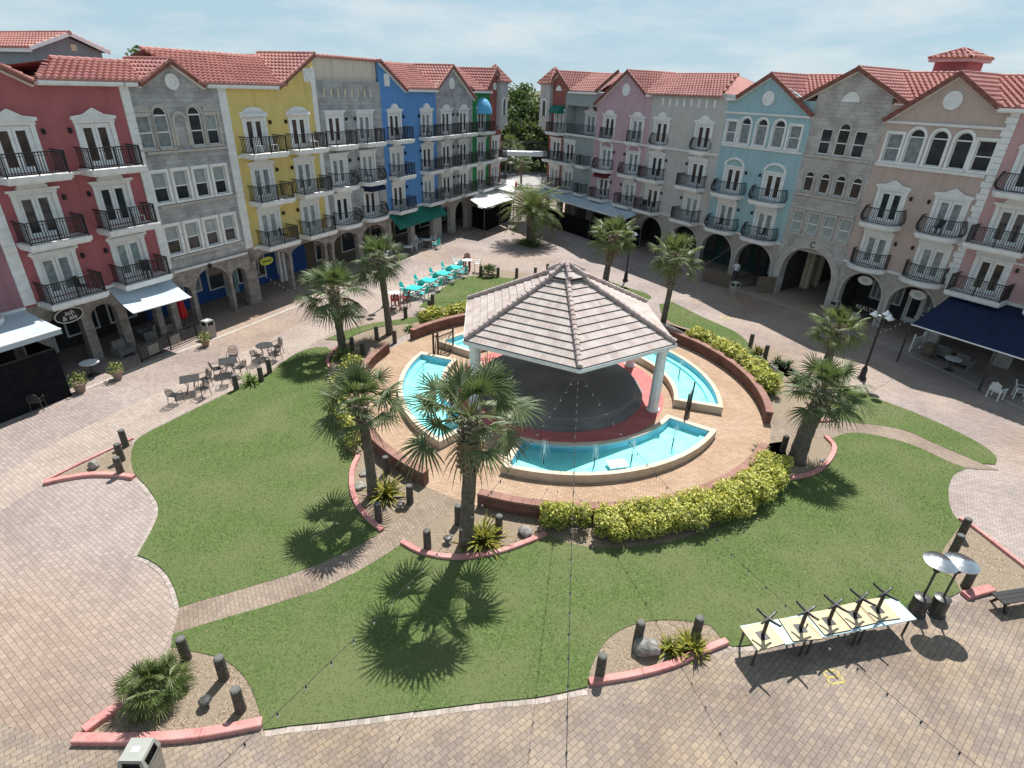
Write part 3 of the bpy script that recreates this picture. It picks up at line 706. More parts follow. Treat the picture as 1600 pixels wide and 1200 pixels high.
M['w_red'] = stucco('red_stucco', (.37,.115,.125)); M['w_mauve'] = stucco('mauve_stucco', (.33,.17,.20)); M['w_yellow'] = stucco('yellow_stucco', (.64,.50,.18), .9)
M['w_blue'] = stucco('blue_stucco', (.10,.25,.53), .9); M['w_green'] = stucco('green_stucco', (.025,.22,.07)); M['w_brick'] = stucco('brick_red_stucco', (.29,.10,.085))
M['w_pink'] = stucco('pink_stucco', (.47,.32,.37), .9); M['w_grey'] = stucco('grey_stucco', (.46,.445,.425), .88); M['w_teal'] = stucco('teal_stucco', (.30,.445,.485), .9)
M['w_beige'] = stucco('beige_stucco', (.46,.36,.32), .9); M['w_rose'] = stucco('rose_stucco', (.50,.31,.31), .9); M['w_slate'] = stucco('slate_stucco', (.30,.335,.335), .88)
M['w_cream'] = stucco('cream_stucco', (.62,.55,.46), .9); M['w_tower'] = stucco('tower_stucco', (.42,.42,.42), .9); M['w_pent'] = stucco('penthouse_stucco', (.20,.235,.27), .9)
# ------------------------------------------------------------------ left row
RZ = 15.35
b = Bld('L', 'mauve_building', 'mauve stucco building at the left edge, under the nearest gable', -9.0, 0.0)
for u in (-2.4, -6.4):
    for f, k in ((0, 'arch'), (1, 'arch'), (2, 'triangle')): b.door(u, f, k, ('curve', 2.6, 1.15))
b.shell(M['w_mauve'], gables=[[(-4.2, EAVE-.01), (-.45, 15.25), (0, 15.02), (0, EAVE-.01)]])
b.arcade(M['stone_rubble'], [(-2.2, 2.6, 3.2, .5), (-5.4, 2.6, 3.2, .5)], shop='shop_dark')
b.shopwin(-2.4, .5, 2.2, 2.0); b.shopwin(-5.4, .5, 2.2, 2.0)
mould(b.root, b.x0, b.x1, 3.80)
b.roof(mains=[(-9, -4.2, -4.2, -9, 4.2, RZ)], gables=[(-4.3, EAVE-.05, -.45, 15.3, 6)], verges=[((-4.3, EAVE-.05), (-.45, 15.32))], eaves=[(-9, -4.4)])

b = Bld('L', 'red_building', 'deep red stucco building with white pediments and black balconies', 0.0, 7.35)
for u, l in ((1.95, 1), (5.55, -1)):
    for f, k in ((0, 'gable'), (1, 'arch'), (2, 'triangle')): b.door(u, f, k, ('rect', 2.7, 1.15), ['glass_mid', 'glass_dark', 'glass_brown'][f], l)
b.shell(M['w_red'], gables=[[(0, EAVE-.01), (0, 15.02), (3.24, EAVE-.01)]])
b.arcade(M['stone_rubble'], [(1.35, 1.7, 2.9, .5), (3.35, 1.3, 2.9, .5), (5.3, 1.6, 2.9, .5), (6.75, .6, 2.6, .3)], shop='shop_dark')
b.shopwin(3.6, .6, 1.8, 1.9); b.shopwin(5.9, .6, 1.6, 1.9); b.shopdoor(1.5)
quoin(b.root, b.x(.0), b.x(.52), 3.82, EAVE-.05)
for z in (3.80, 9.52): mould(b.root, b.x(.54), b.x(7.33), z)
b.roof(mains=[(3.3, 8.3, 11.4, 5.9, 2.7, 14.32)], gables=[(3.3, EAVE-.05, -.45, 15.3, 5)], verges=[((3.3, EAVE-.05), (-.45, 15.32))], eaves=[(3.45, 7.3)])

b = Bld('L', 'grey_stone_building', 'grey stone building with rows of windows between the red and yellow buildings', 7.35, 13.6)
for u, a in ((8.1, 0), (9.12, 1), (11.2, 1), (12.25, 0)): b.win(u, 10.25, .84, 2.05 if a else 1.62, bool(a), surround=.14, sm='arch_trim', gm='glass_mid' if u < 9.5 else None)
for z in (4.55, 7.45):
    for u in (8.2, 9.5, 10.8, 12.1): b.win(u, z, .86, 1.58, surround=.16, sm='white', gm='split')
b.shell(M['stone_grey'], gables=[[(8.3, EAVE-.01), (10.25, 14.42), (12.0, EAVE-.01)]])
mb = MB(); arch_band(mb, b.x(10.16), .62, 11.6, .31, .16, -.09, .01, zb=10.3); mb.build('blind_arch', M['arch_trim'], b.root)
mb = MB()
for u in (8.1, 12.25): mb.prism([(b.x(u)-.5*math.cos(PI*k/10), 12.03+.36*math.sin(PI*k/10)) for k in range(11)], -.07, .01)
mb.box(b.x(7.85), b.x(12.98), -.14, .0, 9.98, 10.10); mb.box(b.x(7.85), b.x(12.98), -.12, .0, 7.15, 7.28); mb.box(b.x(7.85), b.x(12.98), -.12, .0, 4.26, 4.38)
for u in (7.72, 8.85, 10.15, 11.45, 12.75): 
    for z in (4.4, 7.3): mb.box(b.x(u)-.06, b.x(u)+.06, -.045, 0, z, z+1.9)
mb.build('stone_trim', M['arch_trim'], b.root)
roundel(b.root, b.x(10.2), 13.5, .40)
b.arcade(M['stone_rubble'], [(8.0, 1.15, 2.6, .55), (10.1, 2.5, 3.25, 1.2), (12.12, 1.1, 2.75, .55)], shop='shop_blue')
b.shopwin(9.6, .9, 1.0, 1.5, gm='glass_pale'); b.shopwin(10.9, .9, 1.0, 1.5, gm='glass_pale'); b.shopwin(12.6, .7, 1.3, 1.9)
mb = MB(); mb.lathe([(.2, 0), (.2, .1), (.15, .15), (.13, 2.6), (.18, 2.7), (.18, 2.9)], 14, (b.x(9.0), 2.2, 0)); mb.build('column', M['cream'], b.root)
quoin(b.root, b.x(7.22), b.x(7.68), 3.82, EAVE-.02); quoin(b.root, b.x(13.02), b.x(13.58), 3.82, EAVE-.02)
mould(b.root, b.x(7.7), b.x(13.0), 3.62, .14)
b.roof(mains=[(11.6, 13.6, 15.5, 11.8, 4.2, 15.08)], gables=[(8.2, EAVE-.05, 10.25, 14.5, 3.5), (12.1, EAVE-.05, 10.25, 14.5, 3.5)], verges=[((8.2, EAVE-.05), (10.25, 14.52)), ((12.1, EAVE-.05), (10.25, 14.52))], eaves=[(12.2, 13.6), (7.4, 8.05)])

b = Bld('L', 'yellow_building', 'bright yellow stucco building with two bays of balconies', 13.6, 21.12)
for u, l in ((15.35, 1), (19.15, -1)):
    for f, k in ((0, 'curve'), (1, 'scroll'), (2, 'awn')): b.door(u, f, k, ('rect', 2.9 if f else 2.8, 1.2), ['glass_pale', 'glass_mid', 'glass_brown'][f], l)
b.shell(M['w_yellow'], gables=[[(17.6, EAVE-.01), (21.12, 15.32), (21.12, EAVE-.01)]])
b.arcade(M['stone_rubble'], [(14.85, 3.4, 3.15, .6), (18.5, 3.4, 3.15, .6), (20.72, .5, 2.7, .25)], shop='shop_blue')
b.shopwin(15.6, .55, 2.6, 2.2, bars=4); b.shopdoor(13.7, c='w_teal'); b.shopwin(18.8, .4, 1.6, 2.2, gm='glass_brown')
mb = MB()
for u in (17.6, 18.0): mb.box(b.x(u)-.1, b.x(u)+.1, 2.1, 2.3, 0, 3.6)
mb.build('column', M['white'], b.root)
quoin(b.root, b.x(20.72), b.x(21.12), 3.82, 14.6)
for z in (3.80, 9.52): mould(b.root, b.x(13.6), b.x(20.7), z)
mb = MB(); mb.box(b.x(20.1), b.x(20.75), -.06, .0, 13.7, 14.55); mb.box(b.x(20.22), b.x(20.63), -.09, -.0, 13.82, 14.43); mb.build('gable_vent', M['white'], b.root)
b.roof(mains=[(13.6, 18.2, 21.1, 15.5, 4.2, 15.08)], gables=[(17.55, EAVE-.05, 21.12, 15.38, 5)], verges=[((17.55, EAVE-.05), (21.12, 15.40))], eaves=[(13.6, 17.5)])

b = Bld('L', 'grey_parapet_building', 'weathered grey stone building with slit parapet between the yellow and blue buildings', 21.12, 28.4)
for u, l in ((22.75, 1), (26.2, -1)):
    for f, k in ((0, 'scroll'), (1, 'flat'), (2, 'flat')): b.door(u, f, k, (('bombe', 2.7, 1.15) if f < 2 else ('rect', 2.4, 1.1)), None, l if f else 0)
SL = [22.0+.75*i for i in range(8)]
for u in SL: b.ops.append((b.x(u), .26, 12.75, 13.35, .1))
b.shell(M['stone_grey'], top=13.85)
mb = MB()
for u in SL: mb.box(b.x(u)-.13, b.x(u)+.13, .04, .06, 12.75, 13.35)
mb.build('slit_panel', M['cream'], b.root)  # pale fill standing for the brightness seen through each open slit
mb = MB(); mb.box(b.x0, b.x1, .3, 8.6, 13.84, 15.28); mb.build('attic_wall', M['w_cream'], b.root)
mb = MB(); mb.box(b.x0, b.x1, .12, 8.9, 15.28, 15.36); ridge_caps(mb, (b.x0, .2, 15.36), (b.x1, .2, 15.36), .11, 0, .02); mb.build('roof', M['tile_red'], b.root)
b.arcade(M['stone_rubble'], [(22.7, 2.9, 3.05, .75), (26.25, 3.1, 3.05, .9)], shop='shop_tan')
b.shopwin(23.2, .4, 2.0, 2.2, gm='glass_dark'); b.shopwin(26.5, .4, 2.2, 2.2, gm='glass_dark')
mould(b.root, b.x0, b.x1, 3.72, .12)
mb2 = MB()
for k in range(9):
    a0, a1 = PI/2*k/9, PI/2*(k+1)/9
    mb2.face([(-.95, -.95*math.sin(a0), 5.95+.62*math.cos(a0)), (-.95, -.95*math.sin(a1), 5.95+.62*math.cos(a1)), (.95, -.95*math.sin(a1), 5.95+.62*math.cos(a1)), (.95, -.95*math.sin(a0), 5.95+.62*math.cos(a0))])
    for s in (-.95, .95): mb2.face([(s, 0, 5.95), (s, -.95*math.sin(a0), 5.95+.62*math.cos(a0)), (s, -.95*math.sin(a1), 5.95+.62*math.cos(a1))])
M['navy'] = mat('navy_canvas', (.007,.015,.050), .85, (.010,.021,.065), 3); mb2.build('door_canopy', M['navy'], b.root, loc=(b.x(26.2), 0, 0))

b = Bld('L', 'blue_building', 'bright blue stucco building with half gable and green awning below', 28.4, 36.6)
for u, l in ((30.1, 1), (34.9, -1)):
    for f, k in ((0, 'curve'), (1, 'scroll'), (2, 'scroll')): b.door(u, f, k, ('rect', 2.6, 1.1), None, l)
b.shell(M['w_blue'], gables=[[(28.4, EAVE-.01), (28.4, 15.25), (31.75, EAVE-.01)]])
b.arcade(M['pier_stone'], [(30.2, 3.0, 3.1, .3), (33.9, 3.2, 3.1, .3)], shop='shop_tan')
b.shopwin(30.5, .4, 2.2, 2.2); b.shopwin(34.2, .4, 2.2, 2.2)
mould(b.root, b.x0, b.x1, 3.80)
mb = MB(); mb.box(b.x(29.0), b.x(29.65), -.06, 0, 13.6, 14.5); mb.box(b.x(29.12), b.x(29.53), -.09, 0, 13.72, 14.38); mb.build('gable_vent', M['white'], b.root)
b.roof(mains=[(31.9, 36.6, 39.3, 29.0, 4.2, 15.40)], gables=[(31.8, EAVE-.05, 28.4, 15.32, 5)], verges=[((31.8, EAVE-.05), (28.4, 15.34))], eaves=[(31.9, 36.6)])

b = Bld('L', 'grey_gable_building', 'grey stone building with steep gable beside the blue building', 36.6, 43.5)
for u, l in ((38.3, 1), (41.6, -1)):
    for f, k in ((0, 'scroll'), (1, 'scroll'), (2, 'arch')): b.door(u, f, k, ('rect', 2.5, 1.1), None, l)
b.shell(M['stone_grey'], gables=[[(36.6, EAVE-.01), (36.6, 13.7), (39.4, 15.38), (42.6, EAVE-.01)]])
roundel(b.root, b.x(39.4), 14.0, .48)
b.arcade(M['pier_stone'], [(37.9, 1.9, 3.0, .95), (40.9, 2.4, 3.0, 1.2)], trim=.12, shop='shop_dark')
b.shopwin(38.5, .4, 2, 2.2); b.shopwin(41.5, .4, 2, 2.2); mould(b.root, b.x0, b.x1, 3.72)
b.roof(gables=[(36.5, EAVE+.1, 39.4, 15.45, 6), (43.6, 12.85, 39.4, 15.45, 6)], verges=[((36.5, EAVE+.1), (39.4, 15.47)), ((43.8, 12.72), (39.4, 15.47))])

b = Bld('L', 'green_building', 'narrow emerald green building with a light blue dome awning', 43.5, 47.3)
for f, k in ((0, 'scroll'), (1, 'flat'), (2, 'flat')): b.door(45.4, f, k, ('rect', 2.6, 1.1), None, 0)
b.shell(M['w_green'], top=13.6); b.arcade(M['pier_stone'], [(45.4, 2.6, 3.0, 1.0)], shop='shop_dark')
mb = MB()
for k in range(8):
    for j in range(12):
        f = lambda k, j: (1.15*math.cos(PI*j/12)*math.sin(PI/2*k/8) if k else 0, -1.15*math.sin(PI*j/12)*math.sin(PI/2*k/8), 11.3+1.55*math.cos(PI/2*k/8))
        mb.face([f(k, j), f(k+1, j), f(k+1, j+1), f(k, j+1)])
M['sky_canvas'] = mat('light_blue_canvas', (.10,.36,.62), .7, (.14,.45,.70), 2); mb.build('dome_awning', M['sky_canvas'], b.root, loc=(b.x(45.4), 0, 0), smooth=True)
b.roof(mains=[(43.6, 47.3, 48.0, 42.0, 4.2, 15.40)], eaves=[(43.5, 47.3)])

def tower(b, u0, u1):
    X = b.x; mb = MB(); mb.box(X(u0), X(u1), -.4, 1.9, 10.0, 14.35); mb.box(X(u0)-.06, X(u1)+.06, -.46, 1.96, 10.0, 10.25); mb.box(X(u0)-.05, X(u1)+.05, -.45, 1.95, 10.95, 11.07); mb.box(X(u0)-.12, X(u1)+.12, -.52, 2.02, 14.2, 14.36)
    mb.box(X(u0)+.25, X(u1)-.25, -.2, 1.7, 9.6, 10.0)
    t = mb.build('corner_tower', M['w_tower'], b.root)
    c = (X(u0)+X(u1))/2; e = (u1-u0)/2+.3; mb = MB(); y0, y1 = -.7, 2.2; ap = (c, .75, 15.95); z = 14.36
    P = [(c-e, y0, z), (c+e, y0, z), (c+e, y1, z), (c-e, y1, z)]
    for i in range(4): tile_slope(mb, P[i], P[(i+1) % 4], ap, ap, m=0); ridge_caps(mb, P[i], ap, .09)
    mb.build('tower_roof', M['tile_red'], t)
    mb = MB(); arch_band(mb, c, .7, 12.4, .35, .14, -.5, -.39, zb=11.1)
    mb.build('window', M['white'], t)
    mb = MB(); mb.face([(c+.35, -.41, 12.4)]+[(c+.35*math.cos(PI*q/10), -.41, 12.4+.35*math.sin(PI*q/10)) for q in range(1, 10)]+[(c-.35, -.41, 12.4), (c-.35, -.41, 11.1), (c+.35, -.41, 11.1)]); mb.build('pane', M['glass_dark'], t)

b = Bld('L', 'brick_red_building', 'brick red end building with grey corner tower at the far end of the left row', 47.3, 50.2)
for f in (0, 1): b.door(48.7, f, 'flat', ('rect', 2.3, 1.1))
b.shell(M['w_brick'], gables=[[(47.3, EAVE-.01), (47.3, 14.7), (48.3, 15.45), (50.2, 14.2), (50.2, EAVE-.01)]])
b.arcade(M['pier_stone'], [(48.8, 1.9, 3.0, .95)], shop='shop_dark'); roundel(b.root, b.x(48.3), 13.9, .36)
b.roof(gables=[(46.2, EAVE+.2, 48.3, 15.5, 8), (50.4, 14.05, 48.3, 15.5, 8)], verges=[((46.0, EAVE+.1), (48.3, 15.52)), ((50.4, 14.05), (48.3, 15.52))])
tower(b, 48.9, 50.9)

# set-back volume behind the left row
b = thing('rooftop_building', 'grey blue rooftop building with its own tiled gable behind the red roofs at upper left', 'building', W('L', 12.4, 12), ROWS['L'][1])
mb = MB(); mb.box(-2.2, 2.0, 0, 10, 0, 15.0); mb.prism([(-2.2, 15.0), (0, 15.78), (2.0, 15.0)], 0, .3); mb.build('wall', M['w_pent'], b)
mb = MB(); tile_slope(mb, (-2.5, 10.3, 15.0), (-2.5, -.5, 15.0), (0, -.5, 15.92), (0, 10.3, 15.92)); tile_slope(mb, (2.3, -.5, 15.0), (2.3, 10.3, 15.0), (0, 10.3, 15.92), (0, -.5, 15.92)); ridge_caps(mb, (0, -.5, 15.92), (0, 10.3, 15.92)); mb.build('roof', M['tile_red'], b)
mb = MB(); mb.bar((-2.5, -.45, 14.98), (0, -.45, 15.9), .10, .2); mb.bar((2.3, -.45, 14.98), (0, -.45, 15.9), .10, .2); mb.box(-2.46, -2.36, -.3, 10, 14.78, 14.98); mb.build('verge', M['white'], b)
mb = MB(); mb.box(.1, .45, -.06, 0, 15.0, 15.35); mb.build('gable_vent', M['cream'], b)

EAVE = 13.68
# ------------------------------------------------------------------ right row (u = -t, left to right as seen from the plaza)
b = Bld('R', 'brick_red_building', 'brick red end building with grey corner tower at the far end of the right row', -46.4, -43.6)
for f in (0, 1): b.door(-44.9, f, 'scroll' if f == 0 else 'flat', ('rect', 2.3, 1.1))
b.door(-44.6, 2, 'flat', ('rect', 2.3, 1.1))
b.shell(M['w_brick'], gables=[[(-46.4, EAVE-.01), (-46.4, 14.5), (-45.05, 15.45), (-43.6, 14.35), (-43.6, EAVE-.01)]])
b.arcade(M['pier_stone'], [(-45, 1.9, 3.0, .95)], shop='shop_dark'); roundel(b.root, b.x(-45.0), 13.7, .38, True)
b.roof(gables=[(-46.8, 14.2, -45.05, 15.52, 8), (-42.6, 13.75, -45.05, 15.52, 8)], verges=[((-46.8, 14.2), (-45.05, 15.54)), ((-42.6, 13.72), (-45.05, 15.54))])
tower(b, -48.0, -46.1)
mb = MB()
for k in range(6):
    a0, a1 = PI/2*k/6, PI/2*(k+1)/6
    mb.face([(-.9, -.9*math.sin(a0), 11.5+.8*math.cos(a0)), (-.9, -.9*math.sin(a1), 11.5+.8*math.cos(a1)), (.9, -.9*math.sin(a1), 11.5+.8*math.cos(a1)), (.9, -.9*math.sin(a0), 11.5+.8*math.cos(a0))])
    for s in (-.9, .9): mb.face([(s, 0, 11.5), (s, -.9*math.sin(a0), 11.5+.8*math.cos(a0)), (s, -.9*math.sin(a1), 11.5+.8*math.cos(a1))])
M['green_canvas'] = mat('green_canvas', (.010,.135,.105), .75, (.014,.17,.13), 2); mb.build('door_canopy', M['green_canvas'], b.root, loc=(b.x(-44.6), 0, 0))

b = Bld('R', 'slate_building', 'slate grey building with a recessed top terrace at the far right row', -43.6, -38.2)
b.door(-42.3, 1, 'flat', ('rect', 2.2, 1.1)); b.door(-42.3, 0, 'fan', ('rect', 2.2, 1.1))
mb = MB(); wall_panel(mb, b.x0, b.x1, 3.7, 9.6, b.ops, 0, .24); mb.box(b.x0, b.x1, .24, 9, 3.62, 9.6); mb.box(b.x0, b.x1, 1.2, 9, 9.6, 13.6); mb.box(b.x0, b.x1, -.02, 2.2, 12.35, 13.62); mb.box(b.x0, b.x0+.3, 0, 2.2, 9.6, 12.35)
mb.prism([(b.x(-38.2), 13.4), (b.x(-36.4), 13.4), (b.x(-34.4), 15.6), (b.x(-35.2), 15.6)], 1.6, 1.9); mb.prism([(b.x1-.2, 13.4), (b.x1+3.2, 13.4), (b.x1+3.2, 15.45), (b.x1+2.9, 15.45)], 1.4, 2.0)
mb.build('wall', M['w_slate'], b.root)
d = link('french_door', DOOR, b.root, (b.x(-40.4), 1.08, 9.62)); link('pane', PANE['glass_mid'], d); link('pediment', PED['scroll'], d)
balcony(b.root, b.x(-39.3), 6.7, 'rect', 1.5, .9); balcony(b.root, b.x(-39.3), 3.85, 'rect', 1.5, .9)
mb = MB()
for i in range(36): x = b.x0+.35+i*.14; mb.bar((x, .06, 9.6), (x, .06, 10.55), .02)
mb.bar((b.x0+.3, .06, 10.56), (b.x1, .06, 10.56), .05); mb.build('terrace_railing', M['black_iron'], b.root)
mb = MB(); mb.box(b.x0, b.x1, -.16, 0, 9.42, 9.6); mb.build('string_course', M['white'], b.root)
b.arcade(M['pier_stone'], [(-42.2, 2.2, 3.0, 1.0), (-39.6, 2.2, 3.0, 1.0)], shop='shop_dark')
b.roof(mains=[(-43.9, -38.3, -37.8, -45.0, 4.2, 15.40)], eaves=[(-42.9, -38.3)], verges=[((-38.5, 13.75), (-35.2, 15.62))])

b = Bld('R', 'pink_gable_building', 'dusty pink stucco building with a tall gable and white roundel', -38.2, -30.5)
for u, l in ((-36.1, 1), (-32.1, -1)):
    b.door(u, 2, 'arch', ('rect', 1.75, .55)); b.door(u, 1, 'hood', ('bombe', 2.5, 1.15), None, l); b.door(u, 0, 'arch', ('rect', 2.2, 1.1), None, l)
b.shell(M['w_pink'], gables=[[(-38.2, EAVE-.01), (-37.2, EAVE-.01), (-34.0, 15.48), (-31.2, EAVE-.01)]])
roundel(b.root, b.x(-34.1), 14.0, .52)
b.arcade(M['pier_stone'], [(-36.3, 2.8, 3.1, 1.0), (-32.6, 2.8, 3.1, 1.0)], shop='shop_dark'); mould(b.root, b.x0, b.x1, 9.52); mould(b.root, b.x0, b.x1, 3.8)
b.roof(mains=[(-31.1, -30.5, -30.5, -34.6, 4.2, 15.42)], gables=[(-38.5, 12.62, -34.0, 15.55, 6), (-31.2, EAVE+.05, -34.0, 15.55, 6)], verges=[((-38.5, 12.6), (-34.0, 15.57)), ((-31.2, EAVE+.05), (-34.0, 15.57))], eaves=[(-31.1, -30.5)])
mb = MB()
for k in range(6):
    a0, a1 = PI/2*k/6, PI/2*(k+1)/6
    mb.face([(-.9, -.8*math.sin(a0), 5.9+.55*math.cos(a0)), (-.9, -.8*math.sin(a1), 5.9+.55*math.cos(a1)), (.9, -.8*math.sin(a1), 5.9+.55*math.cos(a1)), (.9, -.8*math.sin(a0), 5.9+.55*math.cos(a0))])
    for s in (-.9, .9): mb.face([(s, 0, 5.9), (s, -.8*math.sin(a0), 5.9+.55*math.cos(a0)), (s, -.8*math.sin(a1), 5.9+.55*math.cos(a1))])
M['maroon'] = mat('maroon_canvas', (.14,.025,.035), .8); mb.build('door_canopy', M['maroon'], b.root, loc=(b.x(-36.1), 0, 0))

b = Bld('R', 'grey_parapet_building', 'pale grey building with a row of slits under its parapet, beside the teal building', -30.5, -22.05)
for u, l in ((-28.9, 1), (-24.0, -1)):
    b.door(u, 2, 'scroll', ('bombe', 1.9, .75), 'glass_brown'); b.door(u, 1, 'scroll', ('rect', 2.6, 1.15), None, l); b.door(u, 0, 'scroll', ('rect', 2.6, 1.15), None, l)
SL = [-29.2+.83*i for i in range(8)]
for u in SL: b.ops.append((b.x(u), .30, 12.85, 13.5, .1))
b.shell(M['w_grey'], top=13.95)
mb = MB()
for u in SL: mb.box(b.x(u)-.15, b.x(u)+.15, .04, .06, 12.85, 13.5)
mb.build('slit_panel', M['white'], b.root)  # white fill stands in for daylight through the slits
b.arcade(M['pier_stone'], [(-28.5, 3.2, 3.2, 1.5), (-24.2, 3.3, 3.2, 1.5)], trim=.16, shop='shop_green'); mould(b.root, b.x0, b.x1, 9.52); mould(b.root, b.x0, b.x1, 3.85)
b.shopwin(-28.5, .4, 2.6, 2.2, fm='dark_metal'); b.shopwin(-24.2, .4, 2.6, 2.2, fm='dark_metal')
b.roof(mains=[(-30.5, -22.6, -25.0, -30.5, 4.2, 15.42)])

b = Bld('R', 'teal_building', 'teal blue stucco building with five windows under a broad gable', -22.05, -14.55)
for u, a in ((-21.25, 0), (-19.95, 1), (-18.45, 1), (-16.95, 1), (-15.6, 0)): b.win(u, 10.5, .92, 1.85 if a else 1.55, bool(a), surround=.15, gm='glass_mid', sash=not a)
for u, l in ((-20.2, 1), (-16.45, -1)):
    b.door(u, 1, 'hood', ('bombe', 2.9, 1.2), 'glass_brown', l); b.door(u, 0, 'curve', ('bombe', 2.9, 1.2), 'glass_mid', l)
b.shell(M['w_teal'], gables=[[(-21.0, EAVE-.01), (-18.43, 15.24), (-15.4, EAVE-.01)]])
roundel(b.root, b.x(-18.4), 13.75, .5); mould(b.root, b.x0, b.x1, 12.72, .14); mould(b.root, b.x0+.2, b.x1-.1, 10.36, .16); mould(b.root, b.x0, b.x1, 3.85)
b.arcade(M['pier_stone'], [(-20.4, 3.3, 3.3, 1.55), (-16.6, 3.4, 3.3, 1.6)], trim=.18, shop='shop_green')
b.shopwin(-20.5, .4, 2.8, 2.2, fm='dark_metal', bars=3); b.shopwin(-16.2, .4, 1.6, 2.2, gm='glass_brown'); b.shopdoor(-17.8, c='shop_dark')
b.roof(mains=[(-18.3, -13.4, -12.5, -18.3, 4.2, 15.35, .35)], gables=[(-21.15, EAVE+.1, -18.43, 15.32, 6), (-14.5, 12.82, -18.43, 15.32, 6)], verges=[((-21.15, EAVE+.08), (-18.43, 15.34)), ((-14.4, 12.78), (-18.43, 15.34))], eaves=[(-22.05, -21.2)])

b = Bld('R', 'tan_stone_building', 'tan stone block building over the wide arch marked C', -14.55, -9.45)
for u, a in ((-13.2, 0), (-12.0, 1), (-10.8, 0)): b.win(u, 10.4, .84, 2.05 if a else 1.62, bool(a), surround=0, gm='glass_dark')
for u in (-13.65, -12.45, -11.3, -10.15): b.win(u, 7.85, .72, 1.35, True, surround=.15, sm='stone_tan', gm='glass_brown', sash=False)
for u in (-13.75, -12.5, -11.3, -10.1): b.win(u, 4.95, .84, 1.5, surround=.12, sm='arch_trim', gm='glass_pale')
b.shell(M['stone_tan'], gables=[[(-14.55, EAVE-.01), (-14.55, 14.3), (-12.05, 15.58), (-9.45, 14.3), (-9.45, EAVE-.01)]], base_top=4.75)
roundel(b.root, b.x(-12.1), 13.7, .48, True)
mb = MB(); mb.box(b.x(-14.3), b.x(-9.7), -.10, 0, 10.15, 10.3); mb.build('stone_sill', M['arch_trim'], b.root); mb = MB(); mb.box(b.x(-14.3), b.x(-9.7), -.12, 0, 7.55, 7.7); mb.build('stone_sill', M['arch_trim'], b.root); mb = MB(); mb.box(b.x(-14.4), b.x(-9.6), -.10, 0, 6.62, 6.78); mb.build('stone_sill', M['arch_trim'], b.root); mb = MB(); mb.box(b.x(-14.4), b.x(-9.6), -.08, 0, 4.72, 4.84); mb.build('stone_trim', M['arch_trim'], b.root)
mb = MB(); wall_panel(mb, b.x0, b.x1, 0, 4.75, [(b.x(-11.95), 4.1, 0, 4.0, 2.0)], -.02, .6, back=True); mb.build('arcade', M['stone_tan'], b.root)
mb = MB(); arch_band(mb, b.x(-11.95), 4.1, 2.0, 2.0, .5, -.12, -.01, zb=0); mb.build('arch_moulding', M['arch_trim'], b.root)
mb = MB(); mb.box(b.x0, b.x0+.4, .6, 11, 0, 4.7); mb.box(b.x1-.4, b.x1, .6, 11, 0, 4.7); mb.box(b.x0, b.x1, 11, 11.3, 0, 4.7); mb.build('passage_wall', M['shop_dark'], b.root)
mb = MB()
for x in (b.x0+.55, b.x0+.9): 
    for y in (3.5, 4.8): mb.box(x-.15, x+.15, y-.15, y+.15, 0, 4.6)
mb.build('column', M['cream'], b.root)
b.roof(mains=[(-8.9, -8.2, -7.0, -12.0, 4.2, 15.5, .35)], gables=[(-15.7, 13.75, -12.05, 15.66, 6), (-8.4, 13.8, -12.05, 15.66, 6)], verges=[((-15.7, 13.72), (-12.05, 15.68)), ((-8.4, 13.8), (-12.05, 15.68))])

b = Bld('R', 'beige_building', 'beige stucco building with five windows over curved balconies beside the C arch', -9.45, -2.75)
for u, a in ((-8.6, 0), (-7.35, 1), (-6.05, 1), (-4.75, 1), (-3.55, 0)): b.win(u, 10.42, .90, 1.98 if a else 1.62, bool(a), surround=.15, gm='glass_mid' if u < -7 else 'glass_dark', sash=not a)
for u, l in ((-7.7, 1), (-4.2, -1)):
    b.door(u, 1, 'triangle', ('bombe', 2.5, 1.2), None, l); b.door(u, 0, 'curve', ('bow', 2.5, 1.15), 'glass_mid', l)
b.shell(M['w_beige'], gables=[[(-8.6, EAVE-.01), (-6.06, 15.3), (-3.7, EAVE-.01)]])
roundel(b.root, b.x(-6.05), 14.0, .5); mould(b.root, b.x0, b.x1, 12.76, .14); mould(b.root, b.x0+.15, b.x1-.3, 10.28, .18); mould(b.root, b.x0, b.x1, 3.85)
b.arcade(M['pier_stone'], [(-7.65, 2.8, 3.25, 1.4), (-4.35, 2.8, 3.25, 1.4)], trim=.16, shop='shop_dark')
b.shopwin(-7.3, .9, 2.2, 1.8, gm='glass_mid', bars=5); b.shopdoor(-5.3); b.shopwin(-3.9, .7, 1.8, 1.8, gm='glass_mid', bars=4)
ragged_quoin(b.root, b.x1-.02, 3.9, EAVE-.05)
b.roof(mains=[(-3.55, -2.75, -2.75, -5.8, 4.2, 15.35)], gables=[(-9.55, 12.78, -6.06, 15.38, 6), (-3.6, EAVE+.1, -6.06, 15.38, 6)], verges=[((-9.55, 12.76), (-6.06, 15.40)), ((-3.6, EAVE+.08), (-6.06, 15.40))], eaves=[(-3.55, -2.75)])

